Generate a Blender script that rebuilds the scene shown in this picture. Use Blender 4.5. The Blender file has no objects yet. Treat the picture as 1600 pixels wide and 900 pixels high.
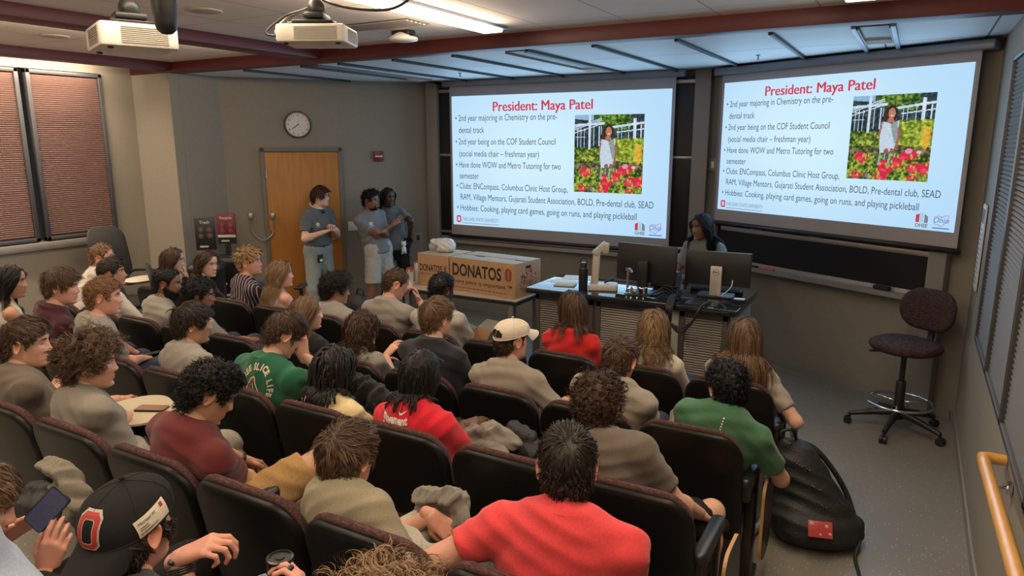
import bpy, math, random
import numpy as np
from mathutils import Vector, Matrix
from mathutils.bvhtree import BVHTree

sc = bpy.context.scene
COL = sc.collection

# ------------------------------------------------------------------ camera, world, lights, exposure
CAM_H = 2.25
F_PX = 1100.0
PITCH = math.radians(11.8)
YAW = math.radians(29.5)
cam_data = bpy.data.cameras.new('camera')
cam_data.sensor_width = 36.0
cam_data.lens = F_PX / 1600.0 * 36.0
cam_data.clip_start = 0.02
cam = bpy.data.objects.new('camera', cam_data)
COL.objects.link(cam)
cam.location = (0, 0, CAM_H)
cam.rotation_euler = (math.pi / 2 - PITCH, 0, YAW)
sc.camera = cam

world = bpy.data.worlds.new('world')
sc.world = world
world.use_nodes = True
world.node_tree.nodes['Background'].inputs[0].default_value = (0.9, 0.85, 0.8, 1)
world.node_tree.nodes['Background'].inputs[1].default_value = 0.02

sc.view_settings.view_transform = 'Standard'
sc.view_settings.look = 'None'
sc.view_settings.exposure = 0.0
sc.view_settings.gamma = 1.0
sc.view_settings.use_curve_mapping = False

STRIP_X = [-0.38, -2.92, -5.42, -7.62]
WARM = (1.0, 0.80, 0.58)
HALL_POWER = 42.0
SIDE_FILL = 0.85  # share of strip power given to the added sideways fills
def area_light(name, loc, sx, sy, power, color, rot=(0, 0, 0), spread=math.pi):
    d = bpy.data.lights.new(name, 'AREA')
    d.shape = 'RECTANGLE'
    d.size, d.size_y = sx, sy
    d.energy = power
    d.color = color
    d.spread = spread
    o = bpy.data.objects.new(name, d)
    COL.objects.link(o)
    o.location = loc
    o.rotation_euler = rot
    return o
for i, x in enumerate(STRIP_X):
    area_light('ceiling_strip_light', (x, 1.4, 3.015), 0.13, 6.6, HALL_POWER * (1.0 if i < 3 else 3.0), WARM, spread=math.radians(125))
    area_light('added_side_fill_light', (x - .105, 1.4, 3.045), 0.05, 6.6, HALL_POWER * SIDE_FILL * (1.0 if i < 3 else 2.2), WARM, (0, math.radians(90), 0))  # unseen sideways fill, added to brighten ceiling and walls
    if i < 2:
        area_light('added_side_fill_light', (x + .105, 1.4, 3.045), 0.05, 6.6, HALL_POWER * SIDE_FILL, WARM, (0, math.radians(-90), 0))  # second added fill, facing the other way

# light the two projected pictures give back into the room
SCREEN_POWER = 30.0
area_light('left_screen_light', (-3.88, 7.62, 1.98), 2.9, 1.65, SCREEN_POWER, (.36, .67, 1.0), (math.radians(-90), 0, 0))
area_light('right_screen_light', (-.79, 7.02, 2.18), 2.4, 1.33, SCREEN_POWER * .7, (.36, .67, 1.0), (math.radians(-90), 0, math.radians(-27.9)))

# ------------------------------------------------------------------ projecting helper (place things at a chosen depth)
_fw = np.array([-math.sin(YAW) * math.cos(PITCH), math.cos(YAW) * math.cos(PITCH), -math.sin(PITCH)])
_rt = np.array([math.cos(YAW), math.sin(YAW), 0.0])
_up = np.cross(_rt, _fw)
_o = np.array([0, 0, CAM_H])
def ray(x, y):
    return _fw + _rt * (x - 800) / F_PX - _up * (y - 450) / F_PX
def at(x, y, Y):
    d = ray(x, y)
    return _o + d * (Y / d[1])
def atz(x, y, z):
    d = ray(x, y)
    return _o + d * ((z - CAM_H) / d[2])
def atx(x, y, X):
    d = ray(x, y)
    return _o + d * (X / d[0])
def atplane(x, y, p0, n):
    d = ray(x, y)
    n = np.array(n)
    return _o + d * (((np.array(p0) - _o) @ n) / (d @ n))
def floor_z(y):
    return float(np.interp(y, [-3, 0, .55, 1.4, 2.25, 3.1, 4.2], [.55, .37, .31, .215, .115, .035, 0.0]))

# ------------------------------------------------------------------ materials
MATS = {}
def s2l(*c):
    return tuple((v / 255.0 / 12.92) if v / 255.0 <= 0.04045 else ((v / 255.0 + 0.055) / 1.055) ** 2.4 for v in c)
def mat(name, col, rough=0.6, metal=0.0, noise=0.0, nscale=40.0, bump=0.0, bscale=200.0, tint=False, spec=0.5,
        emit=None, estr=1.0, alpha=1.0, trans=0.0, sheen=0.0, coat=0.0, stretch=None):
    if name in MATS:
        return MATS[name]
    m = bpy.data.materials.new(name)
    m.use_nodes = True
    nt = m.node_tree
    b = nt.nodes['Principled BSDF']
    L = nt.links.new
    b.inputs['Base Color'].default_value = (*col, 1)
    b.inputs['Roughness'].default_value = rough
    b.inputs['Metallic'].default_value = metal
    b.inputs['Specular IOR Level'].default_value = spec
    b.inputs['Alpha'].default_value = alpha
    b.inputs['Transmission Weight'].default_value = trans
    if sheen:
        b.inputs['Sheen Weight'].default_value = sheen
    if coat:
        b.inputs['Coat Weight'].default_value = coat
        b.inputs['Coat Roughness'].default_value = 0.2
    if emit:
        b.inputs['Emission Color'].default_value = (*emit, 1)
        b.inputs['Emission Strength'].default_value = estr
    tc = None
    if noise or bump:
        tc = nt.nodes.new('ShaderNodeTexCoord')
        vec = tc.outputs['Object']
        if stretch:
            mp = nt.nodes.new('ShaderNodeMapping')
            mp.inputs['Scale'].default_value = stretch
            L(vec, mp.inputs[0])
            vec = mp.outputs[0]
    src = None
    if noise:
        n = nt.nodes.new('ShaderNodeTexNoise')
        n.inputs['Scale'].default_value = nscale
        n.inputs['Detail'].default_value = 4
        L(vec, n.inputs['Vector'])
        r = nt.nodes.new('ShaderNodeMapRange')
        r.inputs[1].default_value = .3
        r.inputs[2].default_value = .7
        r.inputs[3].default_value = 1 - noise
        r.inputs[4].default_value = 1 + noise
        L(n.outputs[0], r.inputs[0])
        mx = nt.nodes.new('ShaderNodeMix')
        mx.data_type = 'RGBA'
        mx.blend_type = 'MULTIPLY'
        mx.inputs[0].default_value = 1
        mx.inputs[6].default_value = (*col, 1)
        L(r.outputs[0], mx.inputs[7])
        src = mx.outputs[2]
    if tint:
        a = nt.nodes.new('ShaderNodeAttribute')
        a.attribute_name = 'Col'
        mx = nt.nodes.new('ShaderNodeMix')
        mx.data_type = 'RGBA'
        mx.blend_type = 'MULTIPLY'
        mx.inputs[0].default_value = 1
        if src:
            L(src, mx.inputs[6])
        else:
            mx.inputs[6].default_value = (*col, 1)
        L(a.outputs[0], mx.inputs[7])
        src = mx.outputs[2]
    if src:
        L(src, b.inputs['Base Color'])
    if bump:
        n = nt.nodes.new('ShaderNodeTexNoise')
        n.inputs['Scale'].default_value = bscale
        n.inputs['Detail'].default_value = 3
        L(vec, n.inputs['Vector'])
        bp = nt.nodes.new('ShaderNodeBump')
        bp.inputs['Strength'].default_value = bump
        bp.inputs['Distance'].default_value = 0.01
        L(n.outputs[0], bp.inputs['Height'])
        L(bp.outputs[0], b.inputs['Normal'])
    MATS[name] = m
    return m

def tweed_mat(name, c1, c2, scale=(9, 9, 120)):
    m = mat(name, c1, 0.9, spec=.2)
    nt = m.node_tree
    L = nt.links.new
    b = nt.nodes['Principled BSDF']
    tc = nt.nodes.new('ShaderNodeTexCoord')
    mp = nt.nodes.new('ShaderNodeMapping')
    mp.inputs['Scale'].default_value = scale
    L(tc.outputs['Object'], mp.inputs[0])
    n = nt.nodes.new('ShaderNodeTexNoise')
    n.inputs['Scale'].default_value = 1.6
    n.inputs['Detail'].default_value = 5
    L(mp.outputs[0], n.inputs['Vector'])
    cr = nt.nodes.new('ShaderNodeValToRGB')
    cr.color_ramp.elements[0].position = .42
    cr.color_ramp.elements[0].color = (*c1, 1)
    cr.color_ramp.elements[1].position = .6
    cr.color_ramp.elements[1].color = (*c2, 1)
    L(n.outputs[0], cr.inputs[0])
    L(cr.outputs[0], b.inputs['Base Color'])
    return m

def floor_mat():
    m = mat('speckled_floor', (.17, .15, .12), 0.38)
    nt = m.node_tree
    L = nt.links.new
    b = nt.nodes['Principled BSDF']
    tc = nt.nodes.new('ShaderNodeTexCoord')
    n = nt.nodes.new('ShaderNodeTexNoise')
    n.inputs['Scale'].default_value = 1.3
    n.inputs['Detail'].default_value = 6
    L(tc.outputs['Object'], n.inputs['Vector'])
    cr = nt.nodes.new('ShaderNodeValToRGB')
    cr.color_ramp.elements[0].color = (.15, .135, .112, 1)
    cr.color_ramp.elements[1].color = (.22, .20, .168, 1)
    L(n.outputs[0], cr.inputs[0])
    v = nt.nodes.new('ShaderNodeTexVoronoi')
    v.inputs['Scale'].default_value = 48
    L(tc.outputs['Object'], v.inputs['Vector'])
    c2 = nt.nodes.new('ShaderNodeValToRGB')
    c2.color_ramp.elements[0].position = .0
    c2.color_ramp.elements[0].color = (1, 1, 1, 1)
    c2.color_ramp.elements[1].position = .26
    c2.color_ramp.elements[1].color = (0, 0, 0, 1)
    L(v.outputs['Distance'], c2.inputs[0])
    sel = nt.nodes.new('ShaderNodeMath')
    sel.operation = 'GREATER_THAN'
    sel.inputs[1].default_value = .62
    sp = nt.nodes.new('ShaderNodeSeparateColor')
    L(v.outputs['Color'], sp.inputs[0])
    L(sp.outputs[0], sel.inputs[0])
    mu = nt.nodes.new('ShaderNodeMath')
    mu.operation = 'MULTIPLY'
    L(c2.outputs[0], mu.inputs[0])
    L(sel.outputs[0], mu.inputs[1])
    mx = nt.nodes.new('ShaderNodeMix')
    mx.data_type = 'RGBA'
    mx.inputs[7].default_value = (.62, .59, .54, 1)
    L(mu.outputs[0], mx.inputs[0])
    L(cr.outputs[0], mx.inputs[6])
    L(mx.outputs[2], b.inputs['Base Color'])
    return m

def brick_grid_mat(name, col, line, sx, sy, width=.006, rough=.8, axis='XY', noise=.05):
    """plain surface with thin joint lines every sx, sy metres (object space)"""
    m = mat(name, col, rough, spec=.2)
    nt = m.node_tree
    L = nt.links.new
    b = nt.nodes['Principled BSDF']
    tc = nt.nodes.new('ShaderNodeTexCoord')
    sp = nt.nodes.new('ShaderNodeSeparateXYZ')
    L(tc.outputs['Object'], sp.inputs[0])
    outs = []
    for k, s in ((0, sx), (1, sy)):
        if not s:
            continue
        md = nt.nodes.new('ShaderNodeMath')
        md.operation = 'PINGPONG'
        md.inputs[1].default_value = s / 2
        L(sp.outputs[k], md.inputs[0])
        lt = nt.nodes.new('ShaderNodeMath')
        lt.operation = 'LESS_THAN'
        lt.inputs[1].default_value = width / 2
        L(md.outputs[0], lt.inputs[0])
        outs.append(lt.outputs[0])
    fac = outs[0]
    if len(outs) > 1:
        mxm = nt.nodes.new('ShaderNodeMath')
        mxm.operation = 'MAXIMUM'
        L(outs[0], mxm.inputs[0])
        L(outs[1], mxm.inputs[1])
        fac = mxm.outputs[0]
    n = nt.nodes.new('ShaderNodeTexNoise')
    n.inputs['Scale'].default_value = 60
    L(tc.outputs['Object'], n.inputs['Vector'])
    cr = nt.nodes.new('ShaderNodeValToRGB')
    cr.color_ramp.elements[0].color = (*[c * (1 - noise) for c in col], 1)
    cr.color_ramp.elements[1].color = (*[c * (1 + noise) for c in col], 1)
    L(n.outputs[0], cr.inputs[0])
    mx = nt.nodes.new('ShaderNodeMix')
    mx.data_type = 'RGBA'
    mx.inputs[7].default_value = (*line, 1)
    L(fac, mx.inputs[0])
    L(cr.outputs[0], mx.inputs[6])
    L(mx.outputs[2], b.inputs['Base Color'])
    return m

def vcol_emit_mat(name, strength=1.0):
    if name in MATS:
        return MATS[name]
    m = bpy.data.materials.new(name)
    m.use_nodes = True
    nt = m.node_tree
    nt.nodes.clear()
    a = nt.nodes.new('ShaderNodeAttribute')
    a.attribute_name = 'Col'
    e = nt.nodes.new('ShaderNodeEmission')
    e.inputs[1].default_value = strength
    o = nt.nodes.new('ShaderNodeOutputMaterial')
    nt.links.new(a.outputs[0], e.inputs[0])
    nt.links.new(e.outputs[0], o.inputs[0])
    MATS[name] = m
    return m
def emit_mat(name, col, strength=1.0):
    if name in MATS:
        return MATS[name]
    m = bpy.data.materials.new(name)
    m.use_nodes = True
    nt = m.node_tree
    nt.nodes.clear()
    e = nt.nodes.new('ShaderNodeEmission')
    e.inputs[0].default_value = (*col, 1)
    e.inputs[1].default_value = strength
    o = nt.nodes.new('ShaderNodeOutputMaterial')
    nt.links.new(e.outputs[0], o.inputs[0])
    MATS[name] = m
    return m

# ------------------------------------------------------------------ mesh helpers
def nrm(v):
    v = np.asarray(v, float)
    return v / (np.linalg.norm(v) + 1e-12)
class MB:
    """collects vertices and faces; build() links ONE mesh object"""
    def __init__(s):
        s.V, s.F, s.n, s.C, s.MI = [], [], 0, [], []
    def add(s, V, F, tint=None, mi=0):
        V = np.asarray(V, float).reshape(-1, 3)
        s.V.append(V)
        if isinstance(F, np.ndarray):
            s.F.append((F + s.n, mi))
        else:
            s.F.append(([[i + s.n for i in f] for f in F], mi))
        if tint is None:
            c = np.ones((len(V), 3))
        else:
            c = np.asarray(tint, float)
            if c.ndim == 1 and len(c) == len(V) and len(V) != 3:
                c = np.repeat(c[:, None], 3, 1)
            elif c.ndim == 0 or (c.ndim == 1 and len(c) == 3):
                c = np.ones((len(V), 3)) * c
        s.C.append(c)
        s.n += len(V)
        return s
    def xf(s, M):
        """apply a 4x4 matrix to everything so far"""
        M = np.array(M)
        s.V = [v @ M[:3, :3].T + M[:3, 3] for v in s.V]
        return s
    def mesh(s, name, mats, smooth=True, color=False):
        V = np.concatenate(s.V) if s.V else np.zeros((0, 3))
        loops, starts, tot, mis = [], [], [], []
        p = 0
        for F, mi in s.F:
            if isinstance(F, np.ndarray):
                k = F.shape[1]
                loops.append(F.reshape(-1))
                starts.append(np.arange(len(F)) * k + p)
                p += F.size
                mis.append(np.full(len(F), mi))
            else:
                for f in F:
                    loops.append(np.array(f))
                    starts.append(np.array([p]))
                    p += len(f)
                    mis.append(np.array([mi]))
        me = bpy.data.meshes.new(name)
        me.vertices.add(len(V))
        me.vertices.foreach_set('co', V.astype(np.float32).ravel())
        if loops:
            lo = np.concatenate(loops).astype(np.int32)
            st = np.concatenate(starts).astype(np.int32)
            me.loops.add(len(lo))
            me.loops.foreach_set('vertex_index', lo)
            me.polygons.add(len(st))
            me.polygons.foreach_set('loop_start', st)
            me.polygons.foreach_set('material_index', np.concatenate(mis).astype(np.int32))
            me.polygons.foreach_set('use_smooth', np.full(len(st), bool(smooth)))
        if color:
            ca = me.attributes.new('Col', 'FLOAT_COLOR', 'POINT')
            C = np.concatenate(s.C)
            ca.data.foreach_set('color', np.c_[C, np.ones(len(C))].astype(np.float32).ravel())
        me.update(calc_edges=True)
        me.validate()
        for m in (mats if isinstance(mats, (list, tuple)) else [mats]):
            me.materials.append(m)
        return me
    def build(s, name, mats, parent=None, smooth=True, color=False, loc=None, sharp=None):
        me = s.mesh(name, mats, smooth, color)
        if sharp and smooth:
            me.set_sharp_from_angle(angle=math.radians(sharp))
        return link(name, me, parent, loc)
def link(name, me, parent=None, loc=None):
    o = bpy.data.objects.new(name, me)
    COL.objects.link(o)
    if loc is not None:
        o.location = loc
    if parent is not None:
        o.parent = parent
    return o
def thing(name, label, cat, loc=(0, 0, 0), rz=0.0, group=None):
    o = bpy.data.objects.new(name, None)
    o.empty_display_size = .1
    COL.objects.link(o)
    o.location = loc
    o.rotation_euler = (0, 0, rz)
    tag(o, label, cat, group)
    return o
def tag(o, label, cat, group=None):
    o['label'] = label
    o['category'] = cat
    if group:
        o['group'] = group
    return o
def struct(o):
    o['kind'] = 'structure'
    return o
def copy_tree(o, parent=None):
    c = o.copy()
    COL.objects.link(c)
    if parent is not None:
        c.parent = parent
    for ch in list(o.children):
        copy_tree(ch, c)
    return c

def grid_faces(nu, nv, wrap_u=True):
    """rows nv of nu verts"""
    iu = np.arange(nu if wrap_u else nu - 1)
    jv = np.arange(nv - 1)
    J, I = np.meshgrid(jv, iu, indexing='ij')
    I2 = (I + 1) % nu
    return np.stack([J * nu + I, J * nu + I2, (J + 1) * nu + I2, (J + 1) * nu + I], -1).reshape(-1, 4)
def rings(R, cap0=True, cap1=True):
    """R: list of equal-length rings -> V,F"""
    R = [np.asarray(r, float) for r in R]
    n = len(R[0])
    V = np.concatenate(R)
    F = [list(map(int, f)) for f in grid_faces(n, len(R))]
    if cap0:
        F.append(list(range(n))[::-1])
    if cap1:
        b = n * (len(R) - 1)
        F.append([b + i for i in range(n)])
    return V, F
def rrect(w, h, r, n=5, rb=None):
    """rounded rectangle, CCW, centred; rb = radius of the lower corners"""
    rb = r if rb is None else rb
    out = []
    for cx, cy, rr, a0 in ((1, 1, r, 0), (-1, 1, r, 90), (-1, -1, rb, 180), (1, -1, rb, 270)):
        rr = max(1e-4, min(rr, w / 2 - 1e-4, h / 2 - 1e-4))
        for i in range(n + 1):
            a = math.radians(a0 + 90 * i / n)
            out.append((cx * (w / 2 - rr) + rr * math.cos(a), cy * (h / 2 - rr) + rr * math.sin(a)))
    return np.array(out)
def rbox(c, s, bev=.005, rad=None, n=3):
    """box with rounded vertical edges (rad) and bevelled top/bottom"""
    w, d, h = s
    rad = bev if rad is None else rad
    R = []
    for z, ins in ((-h / 2, bev), (-h / 2 + bev * .3, bev * .3), (-h / 2 + bev, 0), (h / 2 - bev, 0), (h / 2 - bev * .3, bev * .3), (h / 2, bev)):
        o = rrect(w - 2 * ins, d - 2 * ins, max(rad - ins, .0005), n)
        R.append(np.c_[o, np.full(len(o), z)] + np.array(c))
    return rings(R)
def slab(outline_fn, prof, curve=None, axis='y'):
    """outline_fn(inset)->(N,2) in x,z; prof: list of (inset, y)"""
    R = []
    for ins, y in prof:
        o = outline_fn(ins)
        v = np.c_[o[:, 0], np.full(len(o), y), o[:, 1]]
        R.append(v)
    V, F = rings(R[::-1])
    if curve:
        V = curve(V)
    return V, F
def rotz(a):
    c, s = math.cos(a), math.sin(a)
    return np.array([[c, -s, 0], [s, c, 0], [0, 0, 1.0]])
def rotx(a):
    c, s = math.cos(a), math.sin(a)
    return np.array([[1.0, 0, 0], [0, c, -s], [0, s, c]])
def roty(a):
    c, s = math.cos(a), math.sin(a)
    return np.array([[c, 0, s], [0, 1.0, 0], [-s, 0, c]])
def tube(path, rad, sides=8, caps=True, closed=False):
    P = np.asarray(path, float)
    n = len(P)
    rad = np.full(n, rad) if np.isscalar(rad) else np.asarray(rad, float)
    V, F = tubes(P[None], rad[None], sides, closed)
    F = [list(map(int, f)) for f in F]
    if caps and not closed:
        F.append(list(range(sides))[::-1])
        F.append([(n - 1) * sides + i for i in range(sides)])
    return V, F
def tubes(P, rad, sides=3, closed=False):
    """P (N,K,3) paths, rad (N,K) -> V, F quads"""
    N, K, _ = P.shape
    if closed:
        T = np.roll(P, -1, 1) - np.roll(P, 1, 1)
    else:
        T = np.gradient(P, axis=1)
    T = T / (np.linalg.norm(T, axis=2, keepdims=True) + 1e-9)
    m = np.abs(T.mean(1))
    ref = np.zeros((N, 3))
    ref[np.arange(N), np.argmin(m, 1)] = 1
    U = np.cross(T, ref[:, None, :])
    U /= np.linalg.norm(U, axis=2, keepdims=True) + 1e-9
    W = np.cross(T, U)
    a = np.arange(sides) / sides * 2 * np.pi
    V = P[:, :, None, :] + rad[:, :, None, None] * (U[:, :, None, :] * np.cos(a)[None, None, :, None] + W[:, :, None, :] * np.sin(a)[None, None, :, None])
    base = grid_faces(sides, K)
    if closed:
        i = np.arange(sides)
        base = np.concatenate([base, np.stack([(K - 1) * sides + i, (K - 1) * sides + (i + 1) % sides, (i + 1) % sides, i], 1)])
    Fq = (base[None] + (np.arange(N) * K * sides)[:, None, None]).reshape(-1, 4)
    return V.reshape(-1, 3), Fq
def spline(pts, n=24):
    """Catmull-Rom through pts"""
    P = np.asarray(pts, float)
    P = np.concatenate([[2 * P[0] - P[1]], P, [2 * P[-1] - P[-2]]])
    segs = len(P) - 3
    out = []
    for t in np.linspace(0, segs - 1e-6, n):
        i = int(t)
        u = t - i
        a, b, c, d = P[i:i + 4]
        out.append(.5 * ((2 * b) + (-a + c) * u + (2 * a - 5 * b + 4 * c - d) * u * u + (-a + 3 * b - 3 * c + d) * u ** 3))
    return np.array(out)
def lathe(prof, n=20, c=(0, 0, 0)):
    a = np.arange(n) / n * 2 * np.pi
    R = [np.c_[r * np.cos(a), r * np.sin(a), np.full(n, z)] + np.array(c) for r, z in prof]
    return rings(R)
def ball(c, r, nu=12, nv=8):
    r = np.ones(3) * r
    a = np.arange(nu) / nu * 2 * np.pi
    R = []
    for j in range(nv + 1):
        p = np.pi * (j + .02) / (nv + .04)
        R.append(np.c_[np.sin(p) * np.cos(a), np.sin(p) * np.sin(a), np.full(nu, -np.cos(p))] * r + np.array(c))
    return rings(R)
def quad(p0, p1, p2, p3):
    return np.array([p0, p1, p2, p3], float), [[0, 1, 2, 3]]

def text_geo(body, size=1.0, align='LEFT', bold=0.0, space=1.0, extrude=0.0, shear=0.0, sub=0):
    c = bpy.data.curves.new('t', 'FONT')
    c.body = body
    c.size = size
    c.align_x = align
    c.offset = bold
    c.space_character = space
    c.extrude = extrude
    c.shear = shear
    c.resolution_u = 3
    o = bpy.data.objects.new('t', c)
    COL.objects.link(o)
    dg = bpy.context.evaluated_depsgraph_get()
    me = bpy.data.meshes.new_from_object(o.evaluated_get(dg))
    bpy.data.objects.remove(o)
    bpy.data.curves.remove(c)
    if sub:
        import bmesh
        bm = bmesh.new()
        bm.from_mesh(me)
        bmesh.ops.triangulate(bm, faces=bm.faces)
        for _ in range(sub):
            bmesh.ops.subdivide_edges(bm, edges=[e for e in bm.edges], cuts=1)
        bmesh.ops.triangulate(bm, faces=bm.faces)
        bm.to_mesh(me)
        bm.free()
    V = np.array([v.co[:] for v in me.vertices]).reshape(-1, 3)
    F = [list(p.vertices) for p in me.polygons]
    bpy.data.meshes.remove(me)
    return V, F
def fit_text(body, u0, u1, v, size, W, H, **k):
    """text from u0 to u1 on baseline v of a W x H board (x right, y up, origin top-left)"""
    V, F = text_geo(body, size, **k)
    w = V[:, 0].max() - V[:, 0].min()
    s = (u1 - u0) * W / w
    V = V.copy()
    V[:, 0] = (V[:, 0] - V[:, 0].min()) * s + u0 * W
    V[:, 1] -= v * H
    return V, F
# ------------------------------------------------------------------ soft shapes: round cones blended on a grid, then surface nets
def surf_nets(f, org, h):
    s = f < 0
    c = sum(s[a:s.shape[0] - 1 + a, b:s.shape[1] - 1 + b, d:s.shape[2] - 1 + d].astype(np.int8) for a in (0, 1) for b in (0, 1) for d in (0, 1))
    act = (c > 0) & (c < 8)
    idx = np.argwhere(act)
    acc = np.zeros((len(idx), 3))
    cnt = np.zeros(len(idx))
    for ax in range(3):
        o1, o2 = [k for k in range(3) if k != ax]
        for p in (0, 1):
            for q in (0, 1):
                a = np.zeros(3, int)
                a[o1], a[o2] = p, q
                b = a.copy()
                b[ax] = 1
                fa = f[tuple((idx + a).T)]
                fb = f[tuple((idx + b).T)]
                m = (fa < 0) != (fb < 0)
                t = np.where(m, fa / np.where(m, fa - fb, 1), 0)
                pos = a[None] + t[:, None] * (b - a)[None]
                acc += pos * m[:, None]
                cnt += m
    V = (idx + acc / np.maximum(cnt, 1)[:, None]) * h + org
    vid = np.full(act.shape, -1, np.int64)
    vid[act] = np.arange(len(idx))
    Fs = []
    for ax in range(3):
        o1, o2 = [k for k in range(3) if k != ax]
        sl0 = [slice(1, n - 1) for n in f.shape]
        sl1 = [slice(1, n - 1) for n in f.shape]
        sl0[ax] = slice(0, f.shape[ax] - 1)
        sl1[ax] = slice(1, f.shape[ax])
        sa, sb = s[tuple(sl0)], s[tuple(sl1)]
        e = np.argwhere(sa != sb)
        inside = sa[tuple(e.T)]
        g = e.copy()
        g[:, o1] += 1
        g[:, o2] += 1
        def cell(d1, d2):
            k = g.copy()
            k[:, o1] -= d1
            k[:, o2] -= d2
            return vid[tuple(k.T)]
        q = np.stack([cell(1, 1), cell(0, 1), cell(0, 0), cell(1, 0)], 1)
        flip = ~inside if ax != 1 else inside
        q[flip] = q[flip][:, ::-1]
        Fs.append(q)
    return V, np.concatenate(Fs)
def cone(A, B, ra, rb=None, k=.02, fl=None, cuts=(), neg=False):
    return (np.asarray(A, float), np.asarray(B, float), ra, ra if rb is None else rb, k, fl, cuts, neg)
def soft(prims, h, relax=1):
    R = max(max(p[2], p[3]) for p in prims)
    lo = np.min([np.minimum(p[0], p[1]) - max(p[2], p[3]) for p in prims], 0) - 3 * h
    hi = np.max([np.maximum(p[0], p[1]) + max(p[2], p[3]) for p in prims], 0) + 3 * h
    n = np.ceil((hi - lo) / h).astype(int) + 1
    f = np.full(n, .06)
    ax = [lo[i] + np.arange(n[i]) * h for i in range(3)]
    for A, B, ra, rb, k, fl, cuts, neg in prims:
        r = max(ra, rb) + max(k, 2 * h) + 2 * h
        i0 = np.maximum(np.floor((np.minimum(A, B) - r - lo) / h).astype(int), 0)
        i1 = np.minimum(np.ceil((np.maximum(A, B) + r - lo) / h).astype(int) + 1, n)
        if np.any(i1 <= i0):
            continue
        X, Y, Z = np.meshgrid(ax[0][i0[0]:i1[0]], ax[1][i0[1]:i1[1]], ax[2][i0[2]:i1[2]], indexing='ij')
        P = np.stack([X, Y, Z], -1) - A
        D = B - A
        sc_ = 1.0
        P0 = P
        if fl is not None:
            u, s_ = fl
            u = np.asarray(u, float)
            P = P + ((P @ u) * (s_ - 1))[..., None] * u
            D = D + (D @ u) * (s_ - 1) * u
            sc_ = 1.0 / (1 + .5 * (s_ - 1))
        t = np.clip((P @ D) / max(D @ D, 1e-9), 0, 1)
        d = (np.linalg.norm(P - t[..., None] * D, axis=-1) - (ra + t * (rb - ra))) * sc_
        for cp, cn in cuts:
            d = np.maximum(d, (P0 + A - np.asarray(cp)) @ np.asarray(cn))
        sub = f[i0[0]:i1[0], i0[1]:i1[1], i0[2]:i1[2]]
        if neg:
            sub[...] = np.maximum(sub, -d)
        else:
            hh = np.maximum(k - np.abs(sub - d), 0) / max(k, 1e-6)
            sub[...] = np.minimum(sub, d) - hh * hh * k * .25
    V, F = surf_nets(f, lo, h)
    for _ in range(relax):
        V = smooth_v(V, F, .5)
    return V, F
def smooth_v(V, F, w):
    acc = np.zeros_like(V)
    cnt = np.zeros(len(V))
    for i in range(F.shape[1]):
        a, b = F[:, i], F[:, (i + 1) % F.shape[1]]
        np.add.at(acc, a, V[b])
        np.add.at(cnt, a, 1)
    return V * (1 - w) + w * acc / np.maximum(cnt, 1)[:, None]
def vnorm(V, F):
    n = np.cross(V[F[:, 2]] - V[F[:, 0]], V[F[:, 3 % F.shape[1]]] - V[F[:, 1]])
    N = np.zeros_like(V)
    for i in range(F.shape[1]):
        np.add.at(N, F[:, i], n)
    return N / (np.linalg.norm(N, axis=1, keepdims=True) + 1e-12)
def wrinkle(V, F, amp, rng, dirv=(0, 0, 1), freq=38.0):
    N = vnorm(V, F)
    ph = rng.uniform(0, 6, 8)
    d = nrm(dirv)
    e = nrm(np.cross(d, [.3, .8, .1]))
    g = np.cross(d, e)
    a, b, c = V @ d, V @ e, V @ g
    w = 1 - 2 * np.abs(np.sin(.5 * freq * a + 3 * np.sin(5 * b + ph[0]) + 3 * np.sin(6 * c + ph[1])))
    w2 = np.sin(freq * .6 * (a + .8 * b) + 3 * np.sin(8 * c + ph[2]) + ph[3])
    m = .35 + .5 * np.sin(9 * a + ph[4]) * np.sin(11 * b + ph[5]) + .3 * np.sin(13 * c + ph[6])
    return V + N * (amp * (w * m + .7 * w2 * (1 - m)))[:, None]

# ------------------------------------------------------------------ the setting
WALL = mat('wall_paint', (.245, .22, .18), .75, noise=.03, nscale=25, bump=.05, bscale=300, spec=.25)
FRAME_GREY = mat('frame_grey', (.25, .225, .21), .5, noise=.03)
ALU = mat('aluminium', (.42, .40, .39), .38, metal=.7, noise=.04)
BOARD = mat('black_board', (.012, .012, .015), .45, noise=.1, nscale=3)
BLACK = mat('black_plastic', (.013, .013, .014), .42)
BLACKMATTE = mat('black_matte', (.012, .012, .013), .8)
MAROON = mat('maroon_paint', (.085, .013, .015), .5, noise=.04)
WHITE = mat('white_plastic', (.72, .70, .66), .45)
CHROME = mat('chrome', (.75, .75, .76), .18, metal=1)
STEEL = mat('brushed_steel', (.33, .31, .28), .4, metal=.8, noise=.08)
BLUEGREY = mat('blue_grey_metal', (.24, .27, .32), .4, metal=.3)
SCREENGREY = mat('screen_fabric', (.40, .38, .40), .8)

pts_stage = [(.48, 5.3), (.48, 6.54), (-1.95, 7.83), (-5.71, 7.85), (-7.33, 5.85), (-7.33, 5.3)]
def wall_y(x):
    if x > -1.95:
        return 6.84 - .531 * (x + .08)
    if x > -5.71:
        return 7.85
    return 7.85 + (x + 5.71) * (2.0 / 1.62)

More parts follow.
